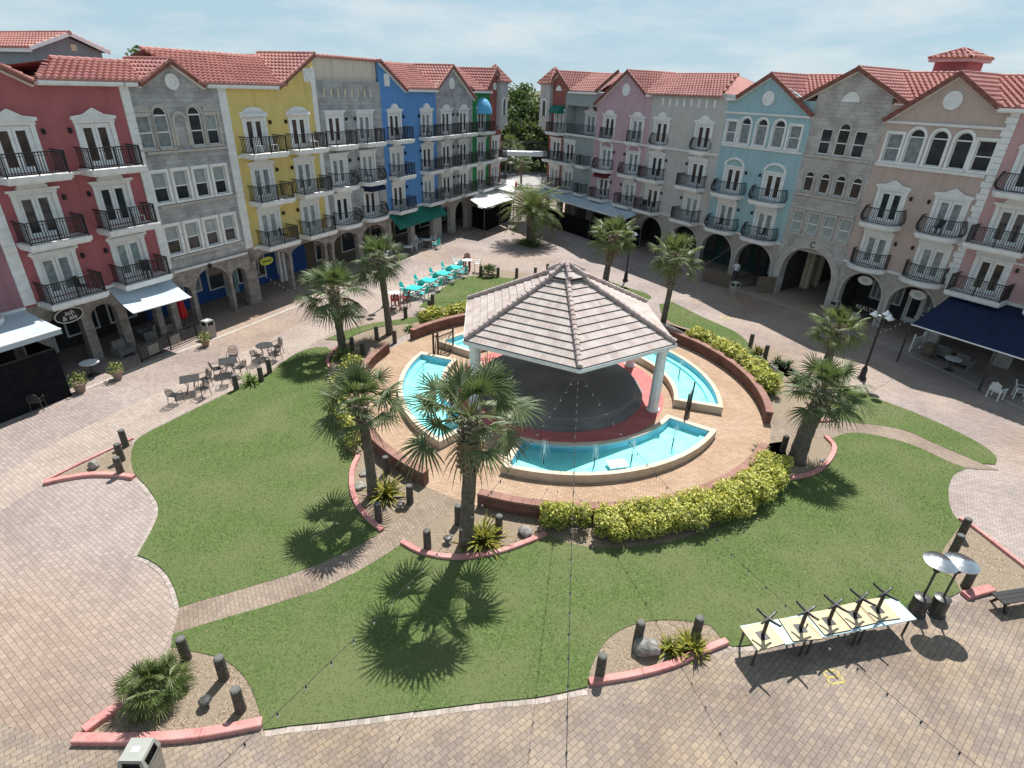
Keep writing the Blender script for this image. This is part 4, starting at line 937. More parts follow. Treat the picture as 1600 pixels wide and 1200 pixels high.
b = Bld('R', 'rose_building', 'rose pink stucco building at the right edge, above the navy awning', -2.75, 7.0)
for u in (-1.0, 3.0):
    b.door(u, 2, 'curve', ('bombe', 2.6, 1.1), 'glass_dark'); b.door(u, 1, 'arch', ('rect', 2.9, 1.2), 'glass_dark', 1); b.door(u, 0, 'curve', ('rect', 2.9, 1.2), 'glass_brown', 1)
b.shell(M['w_rose']); b.arcade(M['pier_stone'], [(-.7, 3.0, 3.1, 1.0), (3.2, 3.0, 3.1, 1.0)], shop='shop_dark')
b.shopwin(-.7, .4, 2.6, 2.2); b.shopwin(3.2, .4, 2.6, 2.2)
mould(b.root, b.x0+.25, b.x1, 3.8); mould(b.root, b.x0+.9, b.x1, 6.0, .12)
b.roof(mains=[(-2.75, 7, 7, -2.75, 4.2, 15.35)], eaves=[(-2.75, 7)])

# red roof turret
p = W('R', -9.1, 6.0, 0); t = thing('roof_turret', 'square red turret with tiled cap rising above the tan stone roof', 'turret', (p.x, p.y, 14.6), ROWS['R'][1])
mb = MB(); mb.box(-1.0, 1.0, -1, 1, 0, 1.65); mb.build('wall', M['w_red'], t)
mb = MB(); mb.box(-1.3, 1.3, -1.3, 1.3, 1.62, 1.82); mb.build('fascia', M['w_rose'], t)
mb = MB(); P = [(-1.35, -1.35, 1.82), (1.35, -1.35, 1.82), (1.35, 1.35, 1.82), (-1.35, 1.35, 1.82)]
for i in range(4): tile_slope(mb, P[i], P[(i+1) % 4], (0, 0, 2.4), (0, 0, 2.4)); ridge_caps(mb, P[i], (0, 0, 2.4), .08)
mb.build('roof', M['tile_red'], t)

# footbridge between the two end buildings
a, c = W('L', 50.2, -.2, 0), W('R', -46.4, -.2, 0); d = (c-a); L = d.length
t = thing('footbridge', 'white footbridge spanning the gap between the two end buildings', 'footbridge', (a.x, a.y, 7.0), math.atan2(d.y, d.x))
mb = MB(); mb.box(0, L, -.8, .8, -.1, .35); mb.build('deck', M['white'], t)
mb = MB()
for y in (-.72, .72):
    mb.bar((0, y, 1.35), (L, y, 1.35), .06)
    for i in range(int(L/.9)+1): mb.bar((i*.9, y, .35), (i*.9, y, 1.35), .045)
    for i in range(int(L/.2)): mb.bar((i*.2, y, .4), (i*.2, y, 1.3), .014)
mb.build('railing', M['black_iron'], t)
# ------------------------------------------------------------------ gazebo
def pz(r, az, z): p = pol(r, az); return (p.x-RC.x, p.y-RC.y, z)
gz = thing('gazebo', 'large open gazebo with a six sided pale tiled roof at the centre of the plaza', 'gazebo', RC+Vector((.05,.22,0)))
A0, EZ, ER = 176.8, 3.66, 5.56; APX = Vector((-.10, 0, 6.30)); K = [A0+60*i for i in range(6)]
M['gz_tile'] = brick('gazebo_tile', (.53,.47,.435), (.43,.365,.34), (.33,.285,.265), .21, .415, .006, uv=True, offset=.5, tone=(.86,.82,.81), tscale=1.3, fine=.12, bias=-.15, bump=.2)
M['gz_dark'] = mat('tile_edge', (.055,.048,.045), .9); M['gz_cap'] = mat('hip_tile', (.52,.43,.40), .8, (.40,.31,.29), 3, 5, island=.15)  # near black puts the shadow lines between roof courses into the colour
mb = MB(); uv = []
def course_roof(mb, uv, r0, z0, apex, n, cut, lift=0.0):
    for k in range(6):
        e0, e1 = Vector(pz(r0, K[k], z0)), Vector(pz(r0, K[(k+1) % 6], z0)); e0, e1 = e1, e0
        wd = (e1-e0).length; ax = (e1-e0)/wd; mid = (e0+e1)/2; sl = (apex-mid).length; up = (apex-mid)/sl; nn = ax.cross(up)
        if nn.z < 0: nn = -nn
        for j in range(n):
            f0, f1 = cut*j/n, cut*(j+1)/n+.004
            q = lambda f, s, h: mid+up*(sl*f)+ax*(s*wd/2*(1-f))+nn*h
            lo, hi = .056+lift, .010+lift
            for pts, mi in (([q(f0,-1,lo), q(f0,1,lo), q(f1,1,hi), q(f1,-1,hi)], 0), ([q(f0,-1,-.005), q(f0,1,-.005), q(f0,1,lo), q(f0,-1,lo)], 1)):
                mb.face(pts, mi)
                if mi == 0:
                    hw0, hw1 = wd/2*(1-f0), wd/2*(1-f1); o = random.random()*.2
                    uv.extend([(-hw0+o+j*.11, j*.415+.006), (hw0+o+j*.11, j*.415+.006), (hw1+o+j*.11, j*.415+.409), (-hw1+o+j*.11, j*.415+.409)])
                else: uv.extend([(0, 0)]*4)
course_roof(mb, uv, ER, EZ, APX, 12, .90)
mb.uv = uv; rf = mb.build('roof', [M['gz_tile'], M['gz_dark']], gz)
mb = MB(); uv = []; course_roof(mb, uv, .95, 6.00, Vector((-.10, 0, 6.50)), 2, .97); mb.uv = uv
cp = mb.build('roof_cap', [M['gz_tile'], M['gz_dark']], gz)
mb = MB()
for i in range(6):
    mb.face([pz(.9, K[i], 5.75), pz(.9, K[(i+1) % 6], 5.75), pz(.9, K[(i+1) % 6], 6.02), pz(.9, K[i], 6.02)])
mb.build('vent_ring', M['gz_dark'], cp)
mb = MB()
for a in K:
    e = Vector(pz(ER-.0, a, EZ+.07)); n = 19
    d = (APX+Vector((0,0,.07))-e)*.885/n
    for i in range(n): mb.tube([e+d*i+Vector((0,0,.05)), e+d*(i+1.12)+Vector((0,0,.035))], [.125, .10], 8)
    e = Vector(pz(.98, a, 6.06)); d = (Vector((-.10, 0, 6.58))-e)/3
    for i in range(3): mb.tube([e+d*i+Vector((0,0,.03)), e+d*(i+1.1)+Vector((0,0,.02))], [.125, .10], 8)
mb.lathe([(.16, 6.5), (.15, 6.62), (.0, 6.68)], 10, (-.10, 0, 0)); mb.build('hip_cap', M['gz_cap'], gz)
mb = MB()
for i in range(6):
    a, c = pz(ER+.03, K[i], EZ-.09), pz(ER+.03, K[(i+1) % 6], EZ-.09); mb.bar(a, c, .07, .17)
mb.build('fascia', M['white'], gz)
mb = MB(); pts = [pz(ER-.05, k, EZ-.2) for k in K]
for i in range(6): mb.face([pts[i], pts[(i+1) % 6], (-.1, 0, 5.7)])
mb.build('ceiling', M['concrete'], gz)
for a in (K[1], K[2], K[4], K[5]):
    mb = MB(); x, y, _ = pz(5.03, a, 0); q = R(90-a)
    mb.lathe([(.34, .02), (.34, .12), (.29, .16), (.26, .22), (.24, 3.1), (.29, 3.2), (.32, 3.35), (.30, 3.5)], 10, (x, y, 0), a0=q); mb.build('column', M['white'], gz)
st = MB(); st.lathe([(4.35, .03), (4.35, .20), (4.05, .20), (4.05, .52), (3.98, .56), (0, .565)], 72)
M['stage'] = mat('stage_concrete', (.29,.275,.255), .85, (.22,.21,.195), .9, 6, big=(.20,.19,.178), bigscale=.5, bump=.1); 
o = st.build('stage', M['stage'], loc=(RC.x-.05, RC.y-.1, 0), smooth=False); tag(o, 'round grey concrete stage under the gazebo roof', 'stage')
# equipment box hung from the stage roof
t = thing('speaker_box', 'small grey box with a bracket hanging below the gazebo ceiling', 'speaker', (RC.x-.6, RC.y-1.0, 3.0)); mb = MB(); mb.box(-.22, .22, -.16, .16, -.16, .1); mb.build('cabinet', M['concrete'], t); mb = MB(); mb.bar((0, 0, .1), (0, 0, 1.9), .05); mb.build('bracket', M['dark_metal'], t)

# ------------------------------------------------------------------ fountain pools
M['basin'] = mat('pool_rim', (.60,.52,.41), .75, (.50,.42,.32), 2.2, 6)
M['pool_tile'] = mat('pool_lining', (.27,.68,.69), .55, (.36,.76,.75), 1.5, 4)
M['pool_blue'] = mat('pool_wall_blue', (.30,.56,.68), .6, (.25,.50,.64), 2, 4)
mw = bpy.data.materials.new('pool_water'); mw.use_nodes = True; nt = mw.node_tree; nt.nodes.clear()
o_ = nt.nodes.new('ShaderNodeOutputMaterial'); mixs = nt.nodes.new('ShaderNodeMixShader'); tr = nt.nodes.new('ShaderNodeBsdfTransparent'); gl = nt.nodes.new('ShaderNodeBsdfGlossy')
fr = nt.nodes.new('ShaderNodeFresnel'); fr.inputs['IOR'].default_value = 1.33; tr.inputs[0].default_value = (.86,.98,.98,1); gl.inputs['Roughness'].default_value = .03
n_ = nt.nodes.new('ShaderNodeTexNoise'); n_.inputs['Scale'].default_value = 3.5; n_.inputs['Detail'].default_value = 4; bp = nt.nodes.new('ShaderNodeBump'); bp.inputs['Strength'].default_value = .25; bp.inputs['Distance'].default_value = .05
tcn = nt.nodes.new('ShaderNodeTexCoord'); nt.links.new(tcn.outputs['Object'], n_.inputs['Vector']); nt.links.new(n_.outputs['Fac'], bp.inputs['Height']); nt.links.new(bp.outputs[0], gl.inputs['Normal']); nt.links.new(bp.outputs[0], fr.inputs['Normal'])
nt.links.new(fr.outputs[0], mixs.inputs[0]); nt.links.new(tr.outputs[0], mixs.inputs[1]); nt.links.new(gl.outputs[0], mixs.inputs[2]); nt.links.new(mixs.outputs[0], o_.inputs[0])
def arc_ring(mb, r0, r1, a0, a1, z0, z1, m=0, n=28, c=(0,0), faces='tbio'):
    P = lambda r, a, z: (r*math.sin(R(a))+c[0], r*math.cos(R(a))+c[1], z)
    for i in range(n):
        a, b2 = a0+(a1-a0)*i/n, a0+(a1-a0)*(i+1)/n
        if 't' in faces: mb.face([P(r0,a,z1), P(r0,b2,z1), P(r1,b2,z1), P(r1,a,z1)], m)
        if 'i' in faces: mb.face([P(r0,a,z0), P(r0,b2,z0), P(r0,b2,z1), P(r0,a,z1)][::-1], m)
        if 'o' in faces: mb.face([P(r1,a,z0), P(r1,b2,z0), P(r1,b2,z1), P(r1,a,z1)], m)
        if 'f' in faces: mb.face([P(r0,a,z0), P(r0,b2,z0), P(r1,b2,z0), P(r1,a,z0)], m)
    if 'b' in faces:
        for a in (a0, a1): mb.face([P(r0,a,z0), P(r1,a,z0), P(r1,a,z1), P(r0,a,z1)], m)
def pool(a0, a1, label, jets):
    t = thing('fountain_pool', label, 'pool', RC, 0, 'curved fountain pools round the gazebo')
    dg = 2.1; zr = .42; zw = .25; T = .22
    mb = MB(); arc_ring(mb, RIN, RIN+T, a0, a1, .02, zr); arc_ring(mb, ROUT-T, ROUT, a0, a1, .02, zr)
    for s, e in ((a0, a0+dg), (a1-dg, a1)): arc_ring(mb, RIN+T, ROUT-T, s, e, .02, zr-.002, n=3)
    mb.build('basin', M['basin'], t)
    mb = MB(); arc_ring(mb, RIN+T+.004, ROUT-T-.004, a0+dg, a1-dg, .036, .1, faces='f')
    b2 = MB(); arc_ring(mb, RIN+T+.004, ROUT-T-.004, a0+dg+.05, a1-dg-.05, .036, zr-.05, 1, faces='iob')
    # step running along the outer side
    arc_ring(mb, ROUT-T-.36, ROUT-T-.01, a0+dg+.1, a1-dg-.1, .04, .13, 0, faces='ti')
    mb.build('lining', [M['pool_tile'], M['pool_blue']], t)
    mb = MB(); arc_ring(mb, RIN+T+.002, ROUT-T-.002, a0+dg, a1-dg, zw-.01, zw, faces='t'); mb.build('water', mw, t)
    for a, r in jets:
        mb = MB(); c = pz(r, a, 0); mb.tube([(c[0], c[1], .04), (c[0], c[1], zw+.25)], .03, 6); mb.build('fountain_nozzle', M['dark_metal'], t)
        mb = MB(); rs = random.Random(int(a*7))
        for i in range(10):
            th, v = rs.uniform(0, 2*PI), rs.uniform(.05, .30); hh = rs.uniform(.45, .85)
            pts = [(c[0]+math.cos(th)*v*s, c[1]+math.sin(th)*v*s, zw+.25+hh*(1-(2*s-1)**2)*.9-(.25 if s > .95 else 0)) for s in (0, .25, .5, .75, 1)]
            mb.tube(pts, [.004, .004, .004, .006, .003], 4, caps=False)
        mb.build('water_jet', M['spray'], t)
    return t
M['spray'] = mat('spray', (.75,.85,.87), .2, spec=.6)
pool(122.2, 199.5, 'front curved pool nearest the camera with three jets and a white slab in it', [(188, 7.0), (171, 7.1), (158, 7.2), (138, 7.1)])
pool(33.5, 106.2, 'right hand curved pool behind the white gazebo column', [(75, 7.0)])
pool(221.0, 291.5, 'left hand curved pool seen through the fronds of the big palm', [(270, 7.0)])
pool(303.5, 376.0, 'rear curved pool mostly hidden behind the gazebo roof', [])
p = G(965, 725, .2); t = MB(); t.box(-.42, .42, -.28, .28, -.03, .03); o = t.build('paving_slab', M['white'], loc=(p.x, p.y, .2), rz=.25); tag(o, 'white square slab lying in the front pool', 'slab')

# ------------------------------------------------------------------ ring of brick seat walls
M['wall_brick'] = brick('seat_wall_brick', (.25,.125,.095), (.17,.085,.07), (.11,.075,.065), .34, .115, .012, uv=True, tone=(.75,.7,.7), tscale=1.2, fine=.15, bump=.5)
M['wall_cap'] = mat('wall_cap', (.31,.17,.135), .85, (.23,.125,.10), 2.5, 5)
def seat_wall(a0, a1, label, h=.60):
    t = thing('brick_wall', label, 'wall', RC, 0, 'curved brick seat walls'); n = max(8, int(abs(a1-a0)/2.2))
    mb = MB(); uv = []; P = lambda r, a, z: (r*math.sin(R(a)), r*math.cos(R(a)), z)
    for i in range(n):
        a, b2 = a0+(a1-a0)*i/n, a0+(a1-a0)*(i+1)/n; u0, u1 = R(a-a0)*10.2, R(b2-a0)*10.2
        mb.face([P(WR0,b2,0), P(WR0,a,0), P(WR0,a,h), P(WR0,b2,h)]); uv += [(u1,0), (u0,0), (u0,h), (u1,h)]
        mb.face([P(WR1,a,-.05), P(WR1,b2,-.05), P(WR1,b2,h), P(WR1,a,h)]); uv += [(u0,0), (u1,0), (u1,h), (u0,h)]
    for a in (a0, a1): mb.face([P(WR0,a,0), P(WR1,a,0), P(WR1,a,h), P(WR0,a,h)]); uv += [(0,0), (.29,0), (.29,h), (0,h)]
    mb.uv = uv; mb.build('brickwork', M['wall_brick'], t)
    mb = MB(); g = .25
    m = max(4, int(abs(a1-a0)*10.2*PI/180/.42))
    for i in range(m):
        a, b2 = a0+(a1-a0)*i/m, a0+(a1-a0)*(i+1)/m; e = (b2-a)*.015
        arc_ring(mb, WR0-.03, WR1+.03, a+e, b2-e, h, h+.07, n=2)
    mb.build('coping', M['wall_cap'], t)
seat_wall(123.5, 199.8, 'curved brick wall behind the long yellow hedge in front of the gazebo', .55)
seat_wall(31, 107, 'curved brick wall behind the gazebo on the right with a yellow hedge along it')
seat_wall(213, 258, 'curved brick wall beside the front left palm, ending at the brick path', .58)
seat_wall(262, 290, 'short curved brick wall on the left opposite the black gate')
seat_wall(303, 378, 'curved brick wall at the rear left behind the gate and under a hedge')

# ------------------------------------------------------------------ coral kerbs
def kerb(pts, label, wdt=.20, h=.13):
    pts = smooth([G(*p) for p in pts], closed=False, step=5)
    t = MB(); L = 0; seg = 0
    def off(i, s):
        a, b2 = pts[max(0, i-1)], pts[min(len(pts)-1, i+1)]; d = (b2-a).normalized(); return pts[i]+Vector((-d.y, d.x, 0))*s*wdt/2
    for i in range(len(pts)-1):
        a0, a1, b0, b1 = off(i,-1), off(i,1), off(i+1,-1), off(i+1,1)
        L += (pts[i+1]-pts[i]).length
        gap = L > 1.3
        if gap: L = 0; b0 = b0.lerp(a0, min(.4, .012/(b0-a0).length)); b1 = b1.lerp(a1, min(.4, .012/(b1-a1).length))
        ch = .02; I = lambda p, q, z: p.lerp(q, .08)+Vector((0,0,z))
        z0 = Vector((0,0,-.02)); zs = Vector((0,0,h-ch))
        t.face([a0+z0, b0+z0, b0+zs, a0+zs]); t.face([b1+z0, a1+z0, a1+zs, b1+zs])
        t.face([a0+zs, b0+zs, I(b0,b1,h), I(a0,a1,h)]); t.face([b1+zs, a1+zs, I(a1,a0,h), I(b1,b0,h)])
        t.face([I(a0,a1,h), I(b0,b1,h), I(b1,b0,h), I(a1,a0,h)])
        if i == 0 or gap or i == len(pts)-2: 
            t.face([b0+z0, b1+z0, b1+zs, I(b1,b0,h), I(b0,b1,h), b0+zs]); t.face([a0+z0, a1+z0, a1+zs, I(a1,a0,h), I(a0,a1,h), a0+zs])
    o = t.build('bed_kerb', M['coral']); tag(o, label, 'kerb', 'coral kerbs round the planting beds')
kerb([(560,714),(551,735),(550,762),(556,785),(572,808),(597,831)], 'coral kerb curving round the front left palm')
kerb([(628,849),(660,865),(710,873),(770,866),(820,850),(852,836)], 'coral kerb curving below the large front palm')
kerb([(1232,750),(1270,741),(1294,722),(1303,700),(1290,684)], 'coral kerb curving round the leaning right hand palm')
kerb([(920,1068),(990,1056),(1050,1040),(1100,1018),(1135,1004)], 'coral kerb in front of the rock and croton, left of the stacked tables')
kerb([(118,1158),(200,1158),(290,1153),(350,1144),(411,1132)], 'coral kerb behind the litter bin at lower left', .24, .16)
kerb([(133,1145),(155,1128),(192,1104)], 'coral kerb on the left side of the squat fan palm', .24, .16)
kerb([(70,757),(100,750),(140,744),(180,744),(210,748)], 'coral kerb of the small left bed with one rock', .22, .14)
kerb([(70,753),(110,733),(160,709),(208,686)], 'thin pale kerb behind the rock on the left', .10, .08)
kerb([(1506,933),(1535,925),(1548,922)], 'short coral kerb end beside the dark bench', .28, .14)
kerb([(1498,812),(1520,825),(1560,856),(1600,887),(1650,925)], 'coral kerb edging the bed behind the patio heaters', .14, .12)
kerb([(1276,660),(1305,658),(1290,640)], 'coral kerb tip behind the right hand palms', .16, .12)
kerb([(516,576),(512,566),(520,551),(538,538)], 'coral kerb round the rear left palm bed', .18, .14)
# ------------------------------------------------------------------ palms
M['frond'] = mat('palm_frond', (.075,.12,.042), .5, (.16,.19,.095), 2.2, 4, island=.35, spec=.45)
M['frond_b'] = mat('palm_frond_bright', (.10,.15,.04), .5, (.19,.22,.085), 2.2, 4, island=.3, spec=.45)
M['frond_dry'] = mat('dry_frond', (.20,.15,.08), .8, (.30,.23,.13), 3, island=.2)
M['trunk'] = mat('palm_trunk', (.17,.145,.115), .95, (.10,.085,.07), 6, 6, bump=.8, bscale=14)
M['boot'] = mat('palm_boot', (.22,.18,.135), .95, (.38,.32,.245), 4, 5, bump=.5, bscale=16)
M['petiole'] = mat('palm_petiole', (.16,.19,.06), .6, (.22,.22,.09), 3)

def fan_frond(mb, o, az, el, pet, rad, rng, droop, ml=0, mp=1, nl=22):
    """one costapalmate leaf: petiole, then drooping split leaflets"""
    d = Vector((math.cos(az)*math.cos(el), math.sin(az)*math.cos(el), math.sin(el)))
    side = Vector((-math.sin(az), math.cos(az), 0)); mid = o+d*pet*.55
    d2 = (d+Vector((0,0,-droop*.5))).normalized(); tip = mid+d2*pet*.45
    mb.tube([o, mid, tip], [.022, .017, .013], 4, mp, False)
    up = side.cross(d2).normalized()
    if up.z < 0: up = -up
    tw = rng.uniform(-.35, .35); side = (side*math.cos(tw)+up*math.sin(tw)); up = side.cross(d2).normalized()
    if up.z < 0: up = -up
    for i in range(nl):
        t = (i+.5)/nl*2-1; a = t*R(118)+rng.uniform(-.03, .03); L = rad*(1-.22*abs(t)**2)*rng.uniform(.86, 1.06)
        e = (d2*math.cos(a)+side*math.sin(a)); b = tip-d2*.05
        e = (e+up*(.22-.30*abs(t))).normalized()
        wv = e.cross(up).normalized(); wm = .030*rad/.9
        segs = [(0, .35), (.4, 1.0), (.72, .75), (1.0, .06)]; prev = None; dr = droop*rng.uniform(.7, 1.5)
        for s, ww in segs:
            p = b+e*L*s+Vector((0, 0, -dr*L*(s**2.4)*.75)); x = wv*wm*ww
            cur = (p-x-up*.006, p+up*.012*ww, p+x-up*.006)
            if prev:
                n = len(mb.v); mb.v += [tuple(q) for q in (*prev, *cur)]
                mb.f += [(n, n+1, n+4, n+3), (n+1, n+2, n+5, n+4)]; mb.m += [ml, ml]
            prev = cur

def fan_palm(name, label, base, hgt, rad, seed, n=38, lean=(0,0), tr=.17, boots=.35, bright=0, dry=2, group='fan palms in the plaza beds', low=-24, thick=0):
    rng = random.Random(seed); t = thing(name, label, 'palm tree', (base.x, base.y, 0), 0, group)
    top = Vector((lean[0], lean[1], hgt))
    if hgt > .6:
        mb = MB(); pts = []; rs = []
        for i in range(15):
            f = i/14; p = Vector((lean[0]*f**1.5+.03*math.sin(f*5+seed), lean[1]*f**1.5, hgt*f)); pts.append(p); rs.append(tr*(1.22-.34*f if f < .25 else 1.13-.13*f)*(1+.04*math.sin(i*2.3)))
        mb.tube(pts, rs, 12); mb.build('trunk', M['trunk'], t, smooth=True)
        mb = MB(); nb = int(hgt*boots/.11)
        for i in range(nb):
            f = 1-boots*(i/nb); p = Vector((lean[0]*f**1.5, lean[1]*f**1.5, hgt*f))
            for k in range(4):
                a = i*.75+k*PI/2+rng.uniform(-.15, .15); dd = Vector((math.cos(a), math.sin(a), 0)); r0 = tr*1.02
                q = p+dd*r0; sd = Vector((-dd.y, dd.x, 0)); l = rng.uniform(.12, .22)
                mb.obox(q+dd*.07+Vector((0,0,l*.45))+sd*.03*(-1 if i % 2 else 1), sd*.06, dd*.028+Vector((0,0,-.01)), dd*.10+Vector((0,0,l*.6))+sd*.05*(1 if i % 2 else -1))
        if nb: mb.build('leaf_bases', M['boot'], t)
    mb = MB(); o = top
    for i in range(n):
        f = (i+.5)/n; el = R(80-(80-low)*f**.8+rng.uniform(-12, 12)); az = i*2.399963+rng.uniform(-.45, .45)
        dr = .20+.55*max(0, .5-math.sin(el)*.6)*rng.uniform(.6, 1.3); pet = rad*rng.uniform(.48, .78)*(.55+.45*min(1, f/.35))
        fan_frond(mb, o+Vector((0,0,.12-.30*f)), az, el, pet, rad*rng.uniform(.42, .56), rng, dr)
    for i in range(dry):
        az = rng.uniform(0, 2*PI); fan_frond(mb, o-Vector((0,0,.25)), az, R(rng.uniform(-70, -50)), rad*.35, rad*.45, rng, .9, 2, 2, 14)
    mb.build('crown', [M['frond_b' if bright else 'frond'], M['petiole'], M['frond_dry']], t)
    return t

P = lambda x, y: G(x, y)
fan_palm('fan_palm', 'largest fan palm with shaggy trunk standing on the front bed before the gazebo', P(730,850), 5.05, 2.05, 11, 28, lean=(.12,-.05), tr=.21, boots=.42, low=-8)
fan_palm('fan_palm', 'fan palm at the left end of the path, left of the largest palm', P(583,775), 3.85, 1.75, 12, 28, lean=(-.15,.1), tr=.17, boots=.22, low=-12)
fan_palm('fan_palm', 'fan palm near the metal cafe tables, nearer of the two rear left palms', P(535,550), 3.75, 1.95, 13, 36, lean=(-.15,0), tr=.2, boots=.4, low=-34)
fan_palm('fan_palm', 'fan palm beside the turquoise tables, taller of the two rear left palms', P(608,522), 4.7, 1.75, 14, 34, lean=(-.2,0), tr=.19, boots=.2, low=-34)
fan_palm('fan_palm', 'leaning fan palm with thick dark trunk by the right hand path', P(1243,722), 3.25, 1.7, 15, 30, lean=(.55,.5), tr=.30, boots=.3)
fan_palm('fan_palm', 'fan palm behind the leaning one and left of the three headed lamp', P(1284,592), 3.0, 1.55, 16, 30, lean=(.1,.1), tr=.2, boots=.3, bright=1)
fan_palm('fan_palm', 'fan palm directly behind the gazebo roof beside a lamp post', P(946,443), 3.85, 1.95, 17, 34, lean=(.25,.1), tr=.22, boots=.6, bright=1)
fan_palm('fan_palm', 'slender fan palm to the right of the gazebo roof on the lawn', P(1037,502), 4.45, 1.85, 18, 34, lean=(.15,.1), tr=.17, boots=.5, bright=1)
fan_palm('bush_palm', 'squat fan palm without trunk in the lower left corner bed', P(246,1092), 0.45, .92, 19, 40, dry=4, low=-25, bright=1)
fan_palm('bush_palm', 'small spiky fan palm by the bollards behind the turquoise tables', G(763,432), .3, .9, 20, 26, dry=2, low=-10)
fan_palm('fan_palm', 'small distant palm on a grass patch in the gap between the rows', G(814,291), 3.6, 2.0, 21, 24, tr=.14, boots=.2)

# date palm with feather leaves
def date_palm(label, base):
    rng = random.Random(5); t = thing('date_palm', label, 'palm tree', (base.x, base.y, 0))
    mb = MB(); mb.tube([(0,0,0), (0,0,.3), (.02,0,1.4), (0,0,2.5), (0,0,2.9), (0,0,3.3)], [.62, .50, .46, .50, .62, .45], 14); mb.build('trunk', M['trunk'], t, smooth=True)
    mb = MB()
    for i in range(70):
        a = i*2.4; z = 1.7+i*.02; dd = Vector((math.cos(a), math.sin(a), 0)); mb.obox(Vector((0,0,z))+dd*.52, Vector((-dd.y, dd.x, 0))*.09, dd*.03, dd*.05+Vector((0,0,.13)))
    mb.build('leaf_bases', M['boot'], t)
    mb = MB()
    for i in range(82):
        f = (i+.5)/82; el = R(80-105*f+rng.uniform(-6, 6)); az = i*2.399963+rng.uniform(-.2, .2); L = rng.uniform(3.0, 3.7)
        d = Vector((math.cos(az), math.sin(az), 0)); sd = Vector((-d.y, d.x, 0)); p = Vector((0,0,3.2))+d*.2; e = el; pts = [p]; N = 12
        for k in range(N):
            p = p+(d*math.cos(e)+Vector((0,0,math.sin(e))))*(L/N); e -= .045+.085*k/N*1.4; pts.append(p)
        mb.tube(pts, [.035*(1-.85*k/N) for k in range(N+1)], 4, 1, False)
        for k in range(1, N+1):
            for hf in (0, .5):
                c = pts[k-1].lerp(pts[k], hf); ax = (pts[k]-pts[k-1]).normalized(); ll = .52*math.sin(PI*min(1, (k+hf)/(N+1.2)))**.55+.08
                for s in (-1, 1):
                    q = (sd*s*.85+ax*.62+Vector((0,0,rng.uniform(.0, .35)))).normalized()*ll; wv = ax*.036
                    tp = c+q+Vector((0,0,-.10*ll))
                    n = len(mb.v); mb.v += [tuple(c-wv), tuple(c+wv), tuple((c+q*.6)+wv*.8), tuple(tp), tuple((c+q*.6)-wv*.8)]; mb.f.append((n, n+1, n+2, n+3, n+4)); mb.m.append(0)
    mb.build('crown', [M['frond_b'], M['petiole']], t)
date_palm('stout date palm with arching feather leaves in the middle of the far plaza', G(829,379))

# strap-leaved plants
def rosette(name, label, base, n, L, m, cat='plant', group=None, spread=(5, 80), wd=.035, seed=0, bend=.5, stems=1, srad=0.0, z=0.02):
    rng = random.Random(seed+n); mb = MB()
    for s in range(stems):
        o = Vector((rng.uniform(-srad, srad), rng.uniform(-srad, srad), 0))
        for i in range(n):
            az = i*2.4+rng.uniform(-.4, .4); el = R(rng.uniform(*spread)); l = L*rng.uniform(.65, 1.1); d = Vector((math.cos(az), math.sin(az), 0)); p = o.copy(); e = el; sd = Vector((-d.y, d.x, 0)); prev = None
            for k, ww in enumerate((.5, 1, .8, .05)):
                cur = (p-sd*wd*ww, p+Vector((0,0,-.01*ww)), p+sd*wd*ww)
                if prev: 
                    q = len(mb.v); mb.v += [tuple(v) for v in (*prev, *cur)]; mb.f += [(q, q+1, q+4, q+3), (q+1, q+2, q+5, q+4)]; mb.m += [0, 0]
                prev = cur; p = p+(d*math.cos(e)+Vector((0,0,math.sin(e))))*(l/3); e -= bend*rng.uniform(.3, 1)
    o = mb.build(name, m, loc=(base.x, base.y, z)); tag(o, label, cat, group); return o
M['croton'] = mat('croton_leaf', (.10,.13,.02), .5, (.30,.27,.03), 5, 4, island=.45, big=(.15,.13,.02), bigscale=2.2)
M['dk_leaf'] = mat('dark_leaf', (.03,.055,.018), .5, (.06,.09,.03), 4, 4, island=.4)
M['bright_leaf'] = mat('bright_leaf', (.10,.17,.03), .5, (.17,.23,.05), 4, 4, island=.35)
GC = 'spiky plants in the beds'
for px, py, n, L, m, lab, st, sr in [
    (601,778,34,1.0,'croton','yellow green croton beside the front left palm',3,.16), (752,850,36,1.05,'croton','yellow green croton at the foot of the largest palm',4,.2),
    (1052,1018,22,.55,'croton','left croton clump beside the rock near the stacked tables',3,.18), (1078,1012,24,.62,'croton','right croton clump next to the coral kerb near the stacked tables',4,.2),
    (398,597,24,.75,'bright_leaf','green strap leaved plant behind the nearest metal cafe tables',3,.25), (640,516,22,.6,'bright_leaf','small green shrub below the rear left brick wall',3,.12),
    (655,492,18,.45,'dk_leaf','dark spiky plant by the rear left bollards',2,.1), (1184,552,22,.6,'croton','croton between the two bollards on the right lawn edge',3,.25),
    (1222,572,22,.65,'dk_leaf','dark bush left of the rear right fan palm',4,.3), (1205,578,20,.5,'dk_leaf','low dark plant beside a rock at the right bed',3,.2),
    (1200,605,20,.45,'croton','small croton at the end of the right hand hedge',2,.12), (540,562,26,.9,'bright_leaf','leafy plant at the foot of the nearer rear left palm',4,.3),
    (566,575,24,.7,'croton','yellow green plant below the rear left palm by the brick wall',4,.3), (545,585,22,.6,'dk_leaf','dark leafy plant on the edge of the rear left bed',3,.25),
    (1250,600,24,.8,'dk_leaf','dark bush under the right hand fan palms',4,.3), (1190,705,20,.5,'dk_leaf','withered plant beside the end of the front brick wall',2,.15)]:
    rosette('spiky_plant', lab, G(px, py), n, L, M[m], 'plant', GC, seed=px, stems=st, srad=sr)
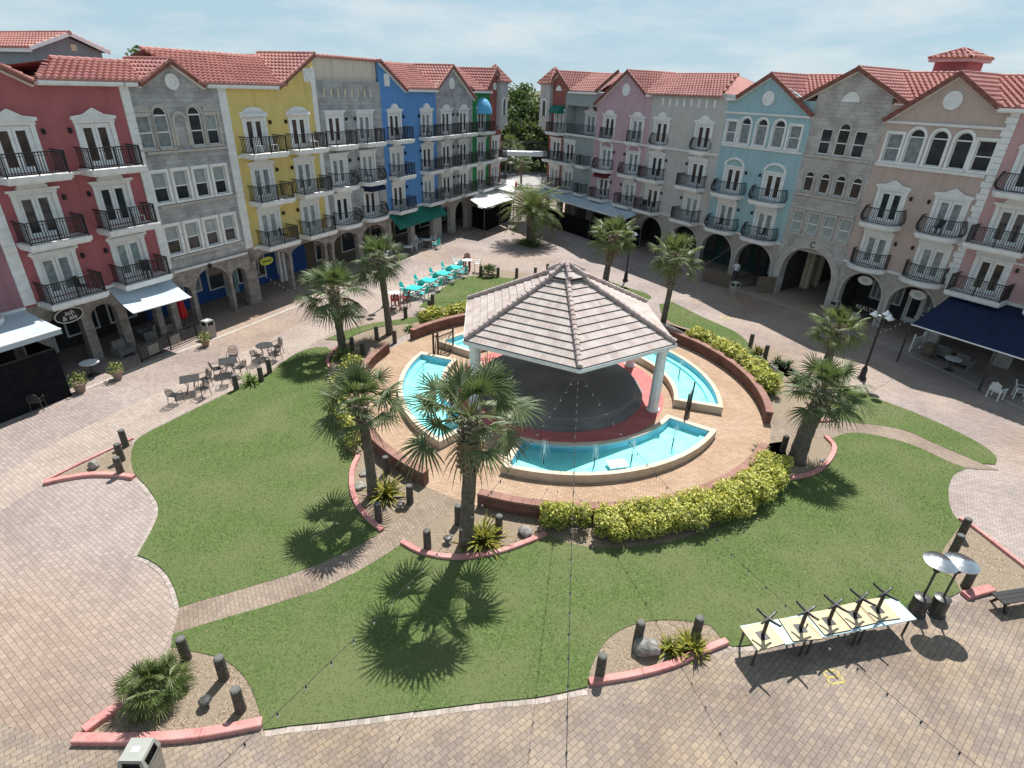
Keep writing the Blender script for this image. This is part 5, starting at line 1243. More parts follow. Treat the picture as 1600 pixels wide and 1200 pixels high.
rosette('ground_cover_plant', 'spreading strap leaved plants round the foot of the date palm', G(832,381), 26, 1.3, M['frond_b'], 'plant', None, (5, 45), .05, 3, .4, 9, 1.3)

def translucent(k, c, f=.35):
    nt = M[k].node_tree; o = nt.nodes['Material Output']; b = nt.nodes['Principled BSDF']; t = nt.nodes.new('ShaderNodeBsdfTranslucent'); t.inputs[0].default_value = (*c, 1); x = nt.nodes.new('ShaderNodeMixShader'); x.inputs[0].default_value = f
    nt.links.new(b.outputs[0], x.inputs[1]); nt.links.new(t.outputs[0], x.inputs[2]); nt.links.new(x.outputs[0], o.inputs[0])
translucent('frond', (.17,.23,.06), .3); translucent('frond_b', (.20,.26,.07), .3)
# ------------------------------------------------------------------ hedges
M['gold'] = mat('golden_leaf', (.47,.47,.075), .5, (.62,.60,.19), 2.5, 4, island=.40, spec=.3)
M['hleaf'] = mat('hedge_leaf', (.15,.18,.03), .5, (.22,.24,.05), 3, 4, island=.4)
M['stem'] = mat('shrub_stem', (.12,.10,.07), .9)
translucent('gold', (.55,.55,.08), .3)
def leafy(mb, c, r, n, rng, size, gold=.72, flat=1.0):
    for _ in range(n):
        v = Vector((rng.gauss(0,1), rng.gauss(0,1), rng.gauss(0,1))).normalized(); k = rng.random()**.38
        p = c+Vector((v.x*r, v.y*r, v.z*r*flat))*k
        if p.z < .05: continue
        a = (v*.7+Vector((rng.gauss(0,.5), rng.gauss(0,.5), rng.gauss(.4,.5)))).normalized(); s = size*rng.uniform(.6, 1.25)
        t = a.cross(Vector((rng.gauss(0,1), rng.gauss(0,1), rng.gauss(0,1)))).normalized(); b2 = a.cross(t)
        n0 = len(mb.v); mb.v += [tuple(p-t*s), tuple(p+b2*s*.45+a*s*.12), tuple(p+t*s), tuple(p-b2*s*.45+a*s*.12)]; mb.f.append((n0, n0+1, n0+2, n0+3))
        mb.m.append(0 if rng.random() < gold*(.35+.65*k) else 1)
def hedge(label, spots, seed, leaf=.085, dens=260, hgt=1.05, gold=.8):
    rng = random.Random(seed); t = thing('yellow_hedge', label, 'hedge', (RC.x, RC.y, 0), 0, 'golden hedges round the seat walls'); mb = MB(); st = MB()
    for r, az, rad in spots:
        p = pol(r, az)-RC; c = Vector((p.x, p.y, hgt*rng.uniform(.85, 1.12)-rad*.85))
        leafy(mb, c, rad, int(dens*rad/.5), rng, leaf, gold, .85); leafy(mb, Vector((p.x, p.y, .35)), rad*.95, int(dens*.35), rng, leaf, gold*.4, .6)
        for _ in range(4):
            q = c+Vector((rng.uniform(-.3, .3), rng.uniform(-.3, .3), .1)); st.tube([(p.x+rng.uniform(-.1, .1), p.y+rng.uniform(-.1, .1), 0), tuple(q)], [.014, .006], 4)
    mb.build('foliage', [M['gold'], M['hleaf']], t); st.build('stems', M['stem'], t)
rg = random.Random(3)
sp = []
for i in range(34):
    az = 129+46*i/33
    for r in (10.75, 11.3): sp.append((r+rg.uniform(-.12, .22), az+rg.uniform(-1, 1), rg.uniform(.28, .55)))
sp += [(10.75+rg.uniform(-.1, .2), 176+rg.uniform(0, 10), rg.uniform(.22, .34)) for _ in range(9)]
hedge('long golden yellow hedge along the outside of the front brick wall', sp, 31, dens=520, leaf=.068, gold=.9)
sp = []
for i in range(26):
    az = 52+38*i/25
    for r in (10.75, 11.25): sp.append((r+rg.uniform(-.12, .15), az+rg.uniform(-1, 1), rg.uniform(.32, .46)))
hedge('golden yellow hedge along the right hand brick wall', sp, 32, dens=230, leaf=.1)
hedge('golden yellow hedge on the rear left wall between the gazebo and the tables', [(10.8+rg.uniform(0, .9), 312+rg.uniform(0, 22), rg.uniform(.35, .5)) for _ in range(30)], 33, dens=190, leaf=.11)
hedge('yellow green shrubs on the left edge of the court, behind the front left palm', [(10.7+rg.uniform(0, .6), 234+42*i/20, rg.uniform(.3, .45)) for i in range(21)], 34, dens=220, gold=.5)

# ------------------------------------------------------------------ far trees
M['leaf_a'] = mat('tree_leaf_a', (.06,.105,.04), .6, (.11,.155,.06), .4, 4, island=.5)
M['leaf_b'] = mat('tree_leaf_b', (.06,.10,.03), .6, (.11,.14,.05), .4, 4, island=.5)
M['bark'] = mat('bark', (.10,.08,.06), .95)
translucent('leaf_a', (.12,.19,.05), .3); translucent('leaf_b', (.16,.22,.06), .3)
def tree(label, x, y, h, r, seed, m='leaf_a', name='broadleaf_tree'):
    rng = random.Random(seed); t = thing(name, label, 'tree', (x, y, 0), 0, 'trees beyond the plaza'); mb = MB()
    mb.tube([(0,0,0), (.1,0,h*.3), (.2,.1,h*.6)], [.32, .25, .12], 8)
    for i in range(6):
        a = rng.uniform(0, 6.28); mb.tube([(.1,0,h*.35), (math.cos(a)*r*.6, math.sin(a)*r*.6, h*rng.uniform(.55, .8))], [.12, .04], 5)
    mb.build('trunk', M['bark'], t); mb = MB()
    for i in range(34):
        v = Vector((rng.gauss(0,1), rng.gauss(0,1), rng.gauss(0,1))).normalized()*rng.uniform(.35, .95); c = Vector((v.x*r, v.y*r, h*.58+v.z*h*.36)); rr = r*rng.uniform(.22, .40)
        for _ in range(120):
            w = Vector((rng.gauss(0,1), rng.gauss(0,1), rng.gauss(0,1))).normalized()*rr*rng.random()**.4; p = c+w; s = rng.uniform(.22, .46)
            a = Vector((rng.gauss(0,1), rng.gauss(0,1), rng.gauss(.6,1))).normalized(); q = a.cross(w+Vector((0,0,.01))).normalized(); b2 = a.cross(q)
            n = len(mb.v); mb.v += [tuple(p-q*s), tuple(p+b2*s*.6), tuple(p+q*s), tuple(p-b2*s*.6)]; mb.f.append((n, n+1, n+2, n+3)); mb.m.append(0)
    mb.build('crown', M[m], t)
KT = ['tall dark broadleaf tree in the gap between the two rows', 'paler green tree in the gap behind the footbridge', 'bushy dark tree low in the gap under the footbridge']
for i, (x, y, h, r, m, l) in enumerate([
    (-8,118,15.5,5,'leaf_a','tall dark broadleaf tree at the left side of the gap behind the grey corner tower'), (0.5,126,15.8,5.5,'leaf_a','tallest dark broadleaf tree in the middle of the gap'), (8,120,14.6,5,'leaf_a','dark broadleaf tree at the right side of the gap behind the tower'),
    (-3,116,10,4,'leaf_b','paler bushy tree at the left of the gap above the footbridge'), (4,115,9.5,4,'leaf_b','paler tree at the right of the gap above the footbridge'), (-5.5,115,6.5,3.2,'leaf_a','low dark tree under the left end of the footbridge'),
    (7,114,7,3.2,'leaf_b','low tree under the right end of the footbridge'), (1,117,7.5,3.5,'leaf_b','round pale tree in the middle of the gap, below the tall ones'), (-4,122,13.5,5,'leaf_a','dark tree filling the left middle of the gap above the footbridge'), (4.5,121,12.5,5,'leaf_b','mid green tree filling the right middle of the gap above the footbridge'), (14,130,15,6,'leaf_a','tree whose crown is mostly hidden behind the right tower'), (-15,130,15.5,6,'leaf_a','tree whose crown is mostly hidden behind the left tower')]):
    tree(l, x, y, h, r, 50+i, m)
def beyond(px, py, dist):
    d = _F+_R*((px-800)/CAM_F)+_U*((600-py)/CAM_F); k = dist/math.hypot(d.x, d.y); return d.x*k, d.y*k, CAM_H+d.z*k
for px, py, r, sd, l in [(178,83,4.0,71,'left of two treetops showing above the red roofs at upper left'), (207,80,4.2,73,'right of two treetops showing above the red roofs at upper left')]:
    x, y, z = beyond(px, py, 95); tree(l, x, y, z+.6, r, sd)
x, y, z = beyond(1173, 130, 100); tree('small treetop showing between the pink and teal roofs', x, y, z+.6, 3.0, 72)
mb = MB(); rng = random.Random(9)
for i in range(150): leafy(mb, Vector((rng.uniform(-18, 20), rng.uniform(113.5, 116), rng.uniform(.4, 2.0))), 1.5, 36, rng, .26, .35)
o = mb.build('undergrowth', [M['leaf_b'], M['leaf_a']]); o['kind'] = 'stuff'; o['label'] = 'dense green undergrowth beyond the far road'
for i, (px, hh) in enumerate([(790, 4.2), (797, 5.0), (806, 3.8)]):
    q = G(px, 274-i*2); fan_palm('fan_palm', ['left', 'middle', 'right'][i]+'most of three distant palms under the footbridge', Vector((q.x, q.y, 0)), hh, 2.2, 80+i, 20, tr=.16, boots=.2)

# fallen leaves on the lawns and paving
M['litter'] = mat('fallen_leaf', (.22,.14,.06), .8, (.34,.26,.13), 3, island=.5)
rng = random.Random(77); mb = MB()
for i in range(420):
    x, y = rng.uniform(-16, 17), rng.uniform(5, 34)
    a = rng.uniform(0, 6.28); s = rng.uniform(.012, .04); d = Vector((math.cos(a), math.sin(a), rng.uniform(-.2, .2))); e = Vector((-d.y, d.x, rng.uniform(-.3, .3))); p = Vector((x, y, .062))
    mb.face([p-d*s, p-e*s*.45, p+d*s, p+e*s*.45])
o = mb.build('fallen_leaves', M['litter']); o['kind'] = 'stuff'; o['label'] = 'scattered dry leaves lying on the lawns and paving'
# ------------------------------------------------------------------ bollards, rocks, ground lamps
def mk_bollard():
    t = thing('timber_bollard', '', 'bollard', group='timber bollards round the lawns'); mb = MB(); rs = random.Random(2)
    mb.tube([(0,0,-.05), (.005,0,.3), (0,.004,.6), (0,0,.80)], [.135, .13, .128, .125], 12); mb.build('post', M['wood_dark'], t, smooth=False)
    mb = MB(); mb.lathe([(.118, .80), (.10, .822), (0, .826)], 12); mb.build('post_top', M['post_top'], t); return t
bol = Repeat(mk_bollard)
for i, (x, y, l) in enumerate([
 (197,698,'left bed, farthest of the three by the pointed kerb'), (191,720,'left bed, middle of the three by the pointed kerb'), (190,742,'left bed, touching the pointed coral kerb'),
 (292,1030,'standing behind the squat fan palm'), (351,1060,'right of the squat fan palm, farther of two'), (377,1110,'right of the squat fan palm, next to the kerb'),
 (641,786,'by the brick path beside the front left palm'), (592,815,'in the palm shadow inside the front left kerb'), (604,740,'half hidden behind the croton of the front left palm'),
 (668,858,'left of the largest palm, close to the coral kerb'), (716,818,'directly left of the trunk of the largest palm'), (779,834,'right of the largest palm against the brick wall'),
 (937,1056,'left of the grey rock at the end of the front kerb'), (996,1003,'behind the grey rock on the front lawn'), (1086,996,'behind the croton clump on the front lawn'),
 (1500,838,'behind the patio heaters, farthest up the bed'), (1488,864,'just above the right heater dome'), (1507,918,'right of the heaters near the dark bench'),
 (1222,706,'left of the leaning palm trunk'), (1172,541,'right lawn edge, farther of a pair beside crotons'), (1195,559,'right lawn edge, nearer of a pair beside crotons'),
 (634,497,'below the red high chairs at the rear left'), (676,477,'rear left lawn corner, farther of a pair'), (671,486,'rear left lawn corner, nearer of a pair'),
 (751,431,'left of the small spiky palm behind the lawn'), (778,433,'right of the small spiky palm behind the lawn'), (807,434,'behind the rear lawn, third from the spiky palm'), (836,433,'close to the left slope of the gazebo roof'), (855,427,'just left of the gazebo peak'),
 (589,531,'in the rear left bed behind the nearer palm'), (617,536,'right of the taller rear left palm'), (551,548,'right of the nearer rear left palm trunk'), (567,556,'in front of the curved kerb at the rear left palms'),
 (422,583,'beside the strap leaved plant, right of it'), (409,596,'in the strap leaved plant near the metal tables'), (370,609,'at the lawn tip nearest the metal cafe tables')]):
    bol(G(x, y), i*.7, 'short dark timber bollard, '+l)
def rock(px, py, r, sd, label, sq=.7):
    bm = bmesh.new(); bmesh.ops.create_icosphere(bm, subdivisions=3, radius=r); rs = random.Random(sd); dirs = [(Vector((rs.gauss(0,1), rs.gauss(0,1), rs.gauss(0,1))).normalized(), rs.uniform(.55, .95)) for _ in range(14)]
    for v in bm.verts:
        for d, k in dirs:
            e = v.co.dot(d)-r*k
            if e > 0: v.co -= d*e*.85
        v.co += v.co.normalized()*rs.uniform(-.02, .02)*r; v.co.z *= sq
    me = bpy.data.meshes.new('rock'); bm.to_mesh(me); bm.free(); me.materials.append(M['rock']); p = G(px, py)
    tag(link('rock', me, None, (p.x, p.y, r*sq*.55)), label, 'rock', 'rocks in the beds')
rock(1010,1018,.38,1,'largest grey rock, beside the croton left of the stacked tables', .8); rock(821,834,.28,2,'grey rock at the right end of the front kerb by the yellow hedge')
rock(148,731,.22,3,'dark pointed rock in the small left bed', 1.0); rock(571,741,.26,4,'pale flat rock left of the front left palm trunk', .5); rock(563,762,.27,5,'second pale rock nearest the curved kerb of the front left palm', .5)
rock(1288,722,.2,6,'pale flat rock inside the right hand kerb', .5); rock(1207,580,.28,7,'dark rock beside the right hand bushes', .7)
def floodlight(px, py, label):
    p = G(px, py); t = thing('ground_light', label, 'garden light', p, .3, 'low garden lights'); mb = MB(); mb.lathe([(.0, .16), (.15, .18), (.16, .22), (.12, .26), (0, .27)], 8); mb.build('lamp_head', M['dark_metal'], t); mb = MB(); mb.tube([(0,0,0), (0,0,.18)], .02, 6); mb.build('stake', M['dark_metal'], t)
floodlight(323,1103,'low dark garden light right of the squat fan palm'); floodlight(626,795,'low dark garden light beside the front left palm bed bollard'); floodlight(700,848,'low dark garden light left of the largest palm')

# ------------------------------------------------------------------ patio furniture
M['turq'] = mat('turquoise_plastic', (.035,.50,.47), .45, (.06,.56,.52), 2); M['wht_pl'] = mat('white_plastic', (.72,.74,.74), .45); M['red_pl'] = mat('red_plastic', (.20,.03,.035), .5); M['navy_pl'] = mat('blue_plastic', (.05,.12,.25), .5)
def slat_chair(m, mf, tall=0.0):
    def f():
        t = thing('bar_chair' if tall else 'patio_chair', '', 'chair', group='bar chairs' if tall else 'chairs at the turquoise tables'); h = .44+tall
        mb = MB()
        for i in range(5): mb.box(-.24, .24, -.24+i*.098, -.16+i*.098, h-.03, h)
        mb.build('seat', m, t)
        mb = MB()
        for i in range(5): mb.obox((-.2+i*.10, .29, h+.30-.02*abs(i-2)), (.042, 0, 0), (0, .012, 0), (0, .07, .28-.03*abs(i-2)))
        mb.box(-.24, .24, .25, .28, h+.12, h+.17); mb.build('backrest', m, t)
        mb = MB()
        for s in (-1, 1): mb.box(s*.29-.04, s*.29+.04, -.26, .28, h+.20, h+.225)
        mb.build('armrest', mf, t)
        for x in (-.27, .27):
            for y in (-.22, .24):
                mb = MB(); mb.bar((x, y, 0), (x, y, h+.2), .05); mb.build('leg', mf, t)
        if tall: 
            mb = MB(); mb.box(-.27, .27, -.24, -.20, .26, .31); mb.build('footrest', mf, t)
        return t
    return f
def mk_turq_table():
    t = thing('patio_table', '', 'table', group='turquoise patio tables'); mb = MB()
    for i in range(9): mb.box(-.52, .52, -.52+i*.116, -.52+i*.116+.108, .70, .735)
    mb.build('tabletop', M['turq'], t)
    mb = MB(); mb.box(-.46, .46, -.46, -.42, .63, .70); mb.box(-.46, .46, .42, .46, .63, .70); mb.build('apron', M['turq'], t)
    for x in (-.42, .42):
        for y in (-.42, .42): mb = MB(); mb.bar((x, y, 0), (x, y, .69), .07); mb.build('leg', M['wht_pl'], t)
    return t
tt = Repeat(mk_turq_table); tcs = Repeat(slat_chair(M['turq'], M['wht_pl'])); ang = R(22)
NM = ['nearest', 'second nearest', 'third nearest', 'farthest']; SD = ['facing the gazebo side', 'facing the camera side', 'on the street side', 'on the far side']
for i, q in enumerate([(647,449), (669,437), (692,426), (710,417)]):
    p = G(*q, .735); tt((p.x, p.y, 0), -ang, 'square turquoise patio table, '+NM[i]+' of the four in a row')
    for k in range(4):
        a = -ang+k*PI/2; d = Vector((math.sin(-a), math.cos(-a), 0)) 
        tcs((p.x+d.x*.78, p.y+d.y*.78, 0), a+random.uniform(-.15, .15), 'turquoise slatted chair at the '+NM[i]+' turquoise table, '+['on its far side', 'on its street side', 'on its near side', 'on its lawn side'][k])
def mk_high():
    t = thing('bar_table', '', 'table', group='white bar tables'); mb = MB(); mb.lathe([(.40, .98), (.42, .99), (.42, 1.02), (0, 1.025)], 20); mb.build('tabletop', M['wht_pl'], t)
    for a in range(4): mb = MB(); mb.bar((.26*math.cos(a*PI/2+.4), .26*math.sin(a*PI/2+.4), 0), (.2*math.cos(a*PI/2+.4), .2*math.sin(a*PI/2+.4), .98), .06); mb.build('leg', M['red_pl'], t)
    return t
hi = Repeat(mk_high); rc = Repeat(slat_chair(M['red_pl'], M['red_pl'], .30)); wc = Repeat(slat_chair(M['wht_pl'], M['wht_pl'], .30))
p1, p2 = G(616,457,1.02), G(730,406,1.02)
hi((p1.x, p1.y, 0), 0, 'white round bar table left of the turquoise row with red chairs'); hi((p2.x, p2.y, 0), .3, 'white round bar table at the far end of the turquoise row')
rc((p1.x+.2, p1.y-.75, 0), PI+.2, 'red bar chair on the camera side of the left bar table'); rc((p1.x+.75, p1.y-.15, 0), -PI/2-.2, 'red bar chair on the right side of the left bar table')
rc((p2.x-.1, p2.y+.8, 0), 0, 'red bar chair behind the far bar table'); wc((p2.x+.85, p2.y+.1, 0), -PI/2, 'white bar chair right of the far bar table'); wc((p2.x-.85, p2.y+.0, 0), PI/2, 'white bar chair left of the far bar table')
def mk_white_round():
    t = thing('round_table', '', 'table', group='round tables by the shops'); mb = MB(); mb.lathe([(.42, .70), (.44, .71), (.44, .735), (0, .74)], 20); mb.build('tabletop', M['wht_pl'], t)
    mb = MB(); mb.lathe([(.28, 0), (.28, .03), (.05, .08), (.05, .70)], 10); mb.build('pedestal', M['dark_metal'], t); return t
wr = Repeat(mk_white_round); wch = Repeat(slat_chair(M['wht_pl'], M['wht_pl']))
for q, l in [((666,374),'white round table under the right half of the green awning'), ((637,385),'white round table under the left half of the green awning'), ((139,566),'white round table with dark centre by the left cafe fence')]: p = G(*q, .74); wr((p.x, p.y, 0), 0, l)
for q, a, l in [((647,391),-1.2,'white chair beside the left table under the green awning'), ((655,384),1.3,'white chair left of the right table under the green awning'), ((677,380),-1.5,'white chair right of the right table under the green awning')]: wch(G(*q), a, l)
tcs(G(682,388), -2.2, 'single turquoise chair under the green awning'); 

M['mesh_metal'] = mat('wrought_mesh', (.06,.06,.062), .5, (.10,.10,.10), 30, metal=.3)
def mk_wire_chair():
    t = thing('metal_chair', '', 'chair', group='wrought iron cafe chairs'); mb = MB()
    for i in range(9): x = -.20+i*.05; mb.bar((x, -.21, .44), (x, .21, .44), .018)
    for i in range(9): y = -.20+i*.05; mb.bar((-.21, y, .44), (.21, y, .44), .018)
    mb.build('seat', M['mesh_metal'], t)
    mb = MB(); bp = [(-.22, .21, .44), (-.23, .26, .70), (-.17, .29, .86), (0, .31, .92), (.17, .29, .86), (.23, .26, .70), (.22, .21, .44)]; mb.tube(bp, .016, 6)
    for i in range(7): x = -.16+i*.053; mb.bar((x, .215, .46), (x, .285, .88-abs(x)*.5), .016)
    for z in (.55, .65, .75): mb.bar((-.21, .24, z), (.21, .24, z), .016)
    mb.build('backrest', M['mesh_metal'], t)
    for s in (-1, 1): mb = MB(); mb.tube([(s*.23, .25, .66), (s*.27, .05, .66), (s*.26, -.18, .64), (s*.24, -.22, .44)], .016, 6); mb.build('armrest', M['mesh_metal'], t)
    for x in (-.2, .2):
        for y in (-.2, .2): mb = MB(); mb.tube([(x, y, .44), (x*1.25, y*1.25, 0)], .016, 6); mb.build('leg', M['mesh_metal'], t)
    return t
def mk_wire_table(sq):
    def f():
        t = thing('metal_table', '', 'table', group='wrought iron cafe tables'); mb = MB()
        if sq:
            for i in range(15): x = -.42+i*.06; mb.bar((x, -.42, .72), (x, .42, .72), .03, .02); mb.bar((-.42, x, .722), (.42, x, .722), .03, .02)
        else:
            for i in range(15):
                x = -.42+i*.06; l = math.sqrt(max(.001, .45**2-x*x)); mb.bar((x, -l, .72), (x, l, .72), .03, .02); mb.bar((-l, x, .722), (l, x, .722), .03, .02)
            mb.tube([(.45*math.cos(a*PI/10), .45*math.sin(a*PI/10), .72) for a in range(21)], .018, 5)
        mb.build('tabletop', M['mesh_metal'], t)
        for a in range(4): c, s = math.cos(a*PI/2+.78), math.sin(a*PI/2+.78); mb = MB(); mb.tube([(c*.38, s*.38, .71), (c*.16, s*.16, .35), (c*.34, s*.34, 0)], .018, 5); mb.build('leg', M['mesh_metal'], t)
        return t
    return f
wsq = Repeat(mk_wire_table(True)); wro = Repeat(mk_wire_table(False)); wch2 = Repeat(mk_wire_chair)
def face_to(p, q): d = q-p; return math.atan2(d.y, d.x)+PI/2
for mk, c, tl, chs in [(wsq, (301,612), 'square wrought iron table, nearest of the three cafe tables beside the lawn', [(276,630,'left'), (319,619,'right front'), (322,604,'right rear')]),
      (wsq, (360,583), 'square wrought iron table, middle of the three cafe tables beside the lawn', [(341,588,'left'), (377,586,'right'), (366,568,'rear'), (356,600,'front')]),
      (wro, (416,558), 'round wrought iron table, farthest of the three cafe tables beside the lawn', [(404,567,'left'), (434,552,'right'), (431,562,'front right')])]:
    p = G(*c); mk(p, .5, tl)
    for x, y, s in chs: q = G(x, y); wch2(q, face_to(q, p), 'wrought iron mesh chair, '+s+' of the '+tl.split(', ')[1].split(' of')[0]+' '+tl.split(' ')[0]+' cafe table')

# stacked tables at the lower right
M['pale_blue'] = mat('pale_blue_laminate', (.42,.60,.63), .4, (.48,.64,.66), 2); M['ply'] = mat('plywood_underside', (.62,.50,.31), .6, (.54,.42,.25), 4)
ta = math.atan2(1.23, 5.03)
def mk_long():
    t = thing('long_table', '', 'table', group='long tables pushed together'); mb = MB(); mb.box(-.86, .86, -.39, .39, .745, .775); mb.build('tabletop', M['pale_blue'], t); mb = MB(); mb.box(-.80, .80, -.33, .33, .70, .744); mb.build('apron', M['dark_metal'], t)
    for x in (-.75, .75): 
        for y in (-.3, .3): mb = MB(); mb.bar((x, y, 0), (x, y, .72), .045); mb.build('leg', M['dark_metal'], t)
    return t
lt = Repeat(mk_long); c0 = Vector((6.66, 10.70, 0)); c1 = Vector((11.66, 11.92, 0))
for i in range(3): p = c0.lerp(c1, (i+.5)/3); lt((p.x, p.y, 0), ta, 'pale blue long table under the upturned tables, '+['left end', 'middle', 'right end'][i]+' of the row')
def mk_upturned():
    t = thing('upturned_table', '', 'table', group='upturned cafe tables'); mb = MB(); mb.box(-.43, .43, -.37, .37, .004, .03); mb.build('tabletop', M['ply'], t); mb = MB(); mb.box(-.435, .435, -.375, -.37, .0, .032); mb.box(-.435, .435, .37, .375, 0, .032); mb.box(-.435, -.43, -.37, .37, 0, .032); mb.box(.43, .435, -.37, .37, 0, .032); mb.build('edging', M['black_iron'], t)
    mb = MB(); mb.tube([(0,0,.03), (0,0,.70)], .05, 8); mb.box(-.14, .14, -.14, .14, .03, .04); mb.build('pedestal', M['black_iron'], t)
    for k in range(4): a = k*PI/2+.35; d = Vector((math.cos(a), math.sin(a), 0)); mb = MB(); mb.tube([Vector((0,0,.68)), d*.2+Vector((0,0,.70)), d*.34+Vector((0,0,.73))], [.048, .036, .030], 6); mb.tube([d*.34+Vector((0,0,.72)), d*.34+Vector((0,0,.77))], .022, 6); mb.build('foot', M['black_iron'], t)
    return t
up = Repeat(mk_upturned)
for i, q in enumerate([(1201,966), (1261,955), (1306,944), (1347,934), (1383,926)]):
    p = G(*q, 1.48); up((p.x, p.y, .777), ta+[.06, -.10, .0, .04, -.05][i], 'upturned cafe table with black star foot, '+['leftmost of five on the long tables', 'second from the left on the long tables', 'middle one of five on the long tables', 'second from the right on the long tables', 'rightmost of five, next to the heaters'][i])
# patio heaters
M['steel'] = mat('brushed_steel', (.62,.64,.64), .22, metal=1.0)
def mk_heater():
    t = thing('patio_heater', '', 'patio heater', group='patio heaters'); mb = MB(); mb.lathe([(.27, 0), (.27, .06), (.23, .08), (.22, .62), (.23, .66), (.10, .70)], 20); mb.build('gas_housing', M['dark_metal'], t)
    mb = MB(); mb.tube([(0,0,.68), (0,0,1.72)], .033, 8); mb.build('pole', M['dark_metal'], t); mb = MB(); mb.lathe([(.06, 1.68), (.10, 1.75), (.10, 2.02), (.07, 2.06)], 14); mb.build('burner', M['black_iron'], t)
    mb = MB(); mb.lathe([(.44, 2.06), (.44, 2.075), (.30, 2.125), (.295, 2.135), (.17, 2.165), (.165, 2.175), (.06, 2.19), (0, 2.20)], 32); mb.build('reflector_dome', M['steel'], t); return t
ht = Repeat(mk_heater); ht(G(1430,957), 0, 'left steel domed patio heater at the end of the stacked tables'); ht(G(1461,958), .3, 'right steel domed patio heater, farther from the stacked tables')
p = G(1588,945); t = thing('garden_bench', 'dark picnic bench at the right edge beside the heaters', 'bench', p, .21); 
mb = MB(); 
for i in range(3): mb.box(-.95, .95, -.22+i*.15, -.22+i*.15+.14, .42, .46)
mb.build('seat', M['black_iron'], t)
for x in (-.7, .7): mb = MB(); mb.bar((x, -.24, 0), (x, -.05, .42), .07); mb.bar((x, .24, 0), (x, .05, .42), .07); mb.bar((x, -.2, .38), (x, .2, .38), .06); mb.build('leg_frame', M['black_iron'], t)

# litter bins
M['bin_body'] = mat('bin_aggregate', (.38,.34,.29), .85, (.28,.25,.22), 14, 6, bump=.4); M['bin_lid'] = mat('bin_lid', (.36,.37,.33), .6, (.30,.31,.28), 3, 4)
def mk_bin():
    t = thing('litter_bin', '', 'litter bin', group='litter bins'); mb = MB(); b_ = .24; q = .28
    mb.prism([(-b_, -b_), (b_, -b_), (b_, b_), (-b_, b_)], 0, .04, axis='z')
    for s in range(4):
        c, n = math.cos(s*PI/2), math.sin(s*PI/2); rot = lambda x, y, z: (x*c-y*n, x*n+y*c, z); mb.face([rot(-b_,-b_,.04), rot(b_,-b_,.04), rot(q,-q,.78), rot(-q,-q,.78)])
    mb.build('bin_body', M['bin_body'], t)
    mb = MB()
    for s in range(4):
        c, n = math.cos(s*PI/2), math.sin(s*PI/2); rot = lambda x, y, z: (x*c-y*n, x*n+y*c, z); q = .29; k = .25
        mb.face([rot(-q,-q,.78), rot(q,-q,.78), rot(q,-q,.83), rot(-q,-q,.83)]); mb.face([rot(-q,-q,.83), rot(-.19,-q,.83), rot(-.19,-k,1.06), rot(-k,-k,1.06)]); mb.face([rot(.19,-q,.83), rot(q,-q,.83), rot(k,-k,1.06), rot(.19,-k,1.06)])
        mb.face([rot(-.19,-.257,1.02), rot(.19,-.257,1.02), rot(.19,-k,1.06), rot(-.19,-k,1.06)])
    mb.face([(-.25,-.25,1.06), (.25,-.25,1.06), (.22,.22,1.09), (-.22,.22,1.09)][:2]+[(.25,.25,1.06), (-.25,.25,1.06)]); mb.prism([(-.24,-.24), (.24,-.24), (.24,.24), (-.24,.24)], 1.062, 1.09, axis='z'); mb.build('lid', M['bin_lid'], t)
    mb = MB(); mb.box(-.22, .22, -.22, .22, .80, 1.03); mb.build('liner', M['black_iron'], t); 
    mb = MB(); mb.box(-.09, .07, -.05, .06, 1.09, 1.093); mb.build('sticker', M['white'], t); return t
bn = Repeat(mk_bin); p = G(213,1171,1.08); bn((p.x, p.y, 0), .03, 'grey litter bin at the lower left in front of the coral kerb'); bn(G(329,527), R(65), 'litter bin at the left arcade beside a potted plant')
bn(G(1145,462), R(-57), 'beige litter bin on the right side beside the wooden fence'); bn(G(1300,492), R(-57), 'dark litter bin at the right of the C arch')

# potted plants by the left cafe
M['pot'] = mat('terracotta_pot', (.34,.24,.20), .85, (.25,.18,.15), 5)
for px, py, l, s in [(127,612,'nearest potted plant on the left pavement edge',1.1), (185,592,'middle potted plant on the left pavement edge',1.0), (322,541,'potted plant beside the left litter bin',.9)]:
    p = G(px, py); t = thing('potted_plant', l, 'potted plant', p, 0, 'potted plants'); mb = MB(); mb.lathe([(.17*s, 0), (.25*s, .36*s), (.28*s, .38*s), (.27*s, .42*s), (.22*s, .40*s), (0, .38*s)], 14); mb.build('pot', M['pot'], t)
    mb = MB(); rs = random.Random(px); leafy(mb, Vector((0,0,.62*s)), .42*s, 170, rs, .075, .35); mb.build('foliage', [M['bright_leaf'], M['hleaf']], t)
# cafe fence, folded umbrella, lounge seats
M['red_cloth'] = mat('red_canvas', (.42,.015,.02), .8, (.55,.03,.035), 5)
p = G(291,512); t = thing('folded_umbrella', 'folded red umbrella at the left cafe under the grey sail', 'umbrella', p); mb = MB()
n = 16; rr = [(.05, .55), (.20, .75), (.17, 1.3), (.12, 1.75), (.03, 2.05)]
base = [[(r*(1+.28*(k % 2))*math.cos(2*PI*k/n), r*(1+.28*(k % 2))*math.sin(2*PI*k/n), z) for k in range(n)] for r, z in rr]
for a, c in zip(base, base[1:]):
    for k in range(n): mb.face([a[k], a[(k+1) % n], c[(k+1) % n], c[k]])
mb.build('canopy', M['red_cloth'], t); mb = MB(); mb.tube([(0,0,0), (0,0,2.15)], .022, 8); mb.build('pole', M['dark_metal'], t); mb = MB(); mb.lathe([(.26, 0), (.26, .06), (.05, .09)], 14); mb.build('base', M['dark_metal'], t)
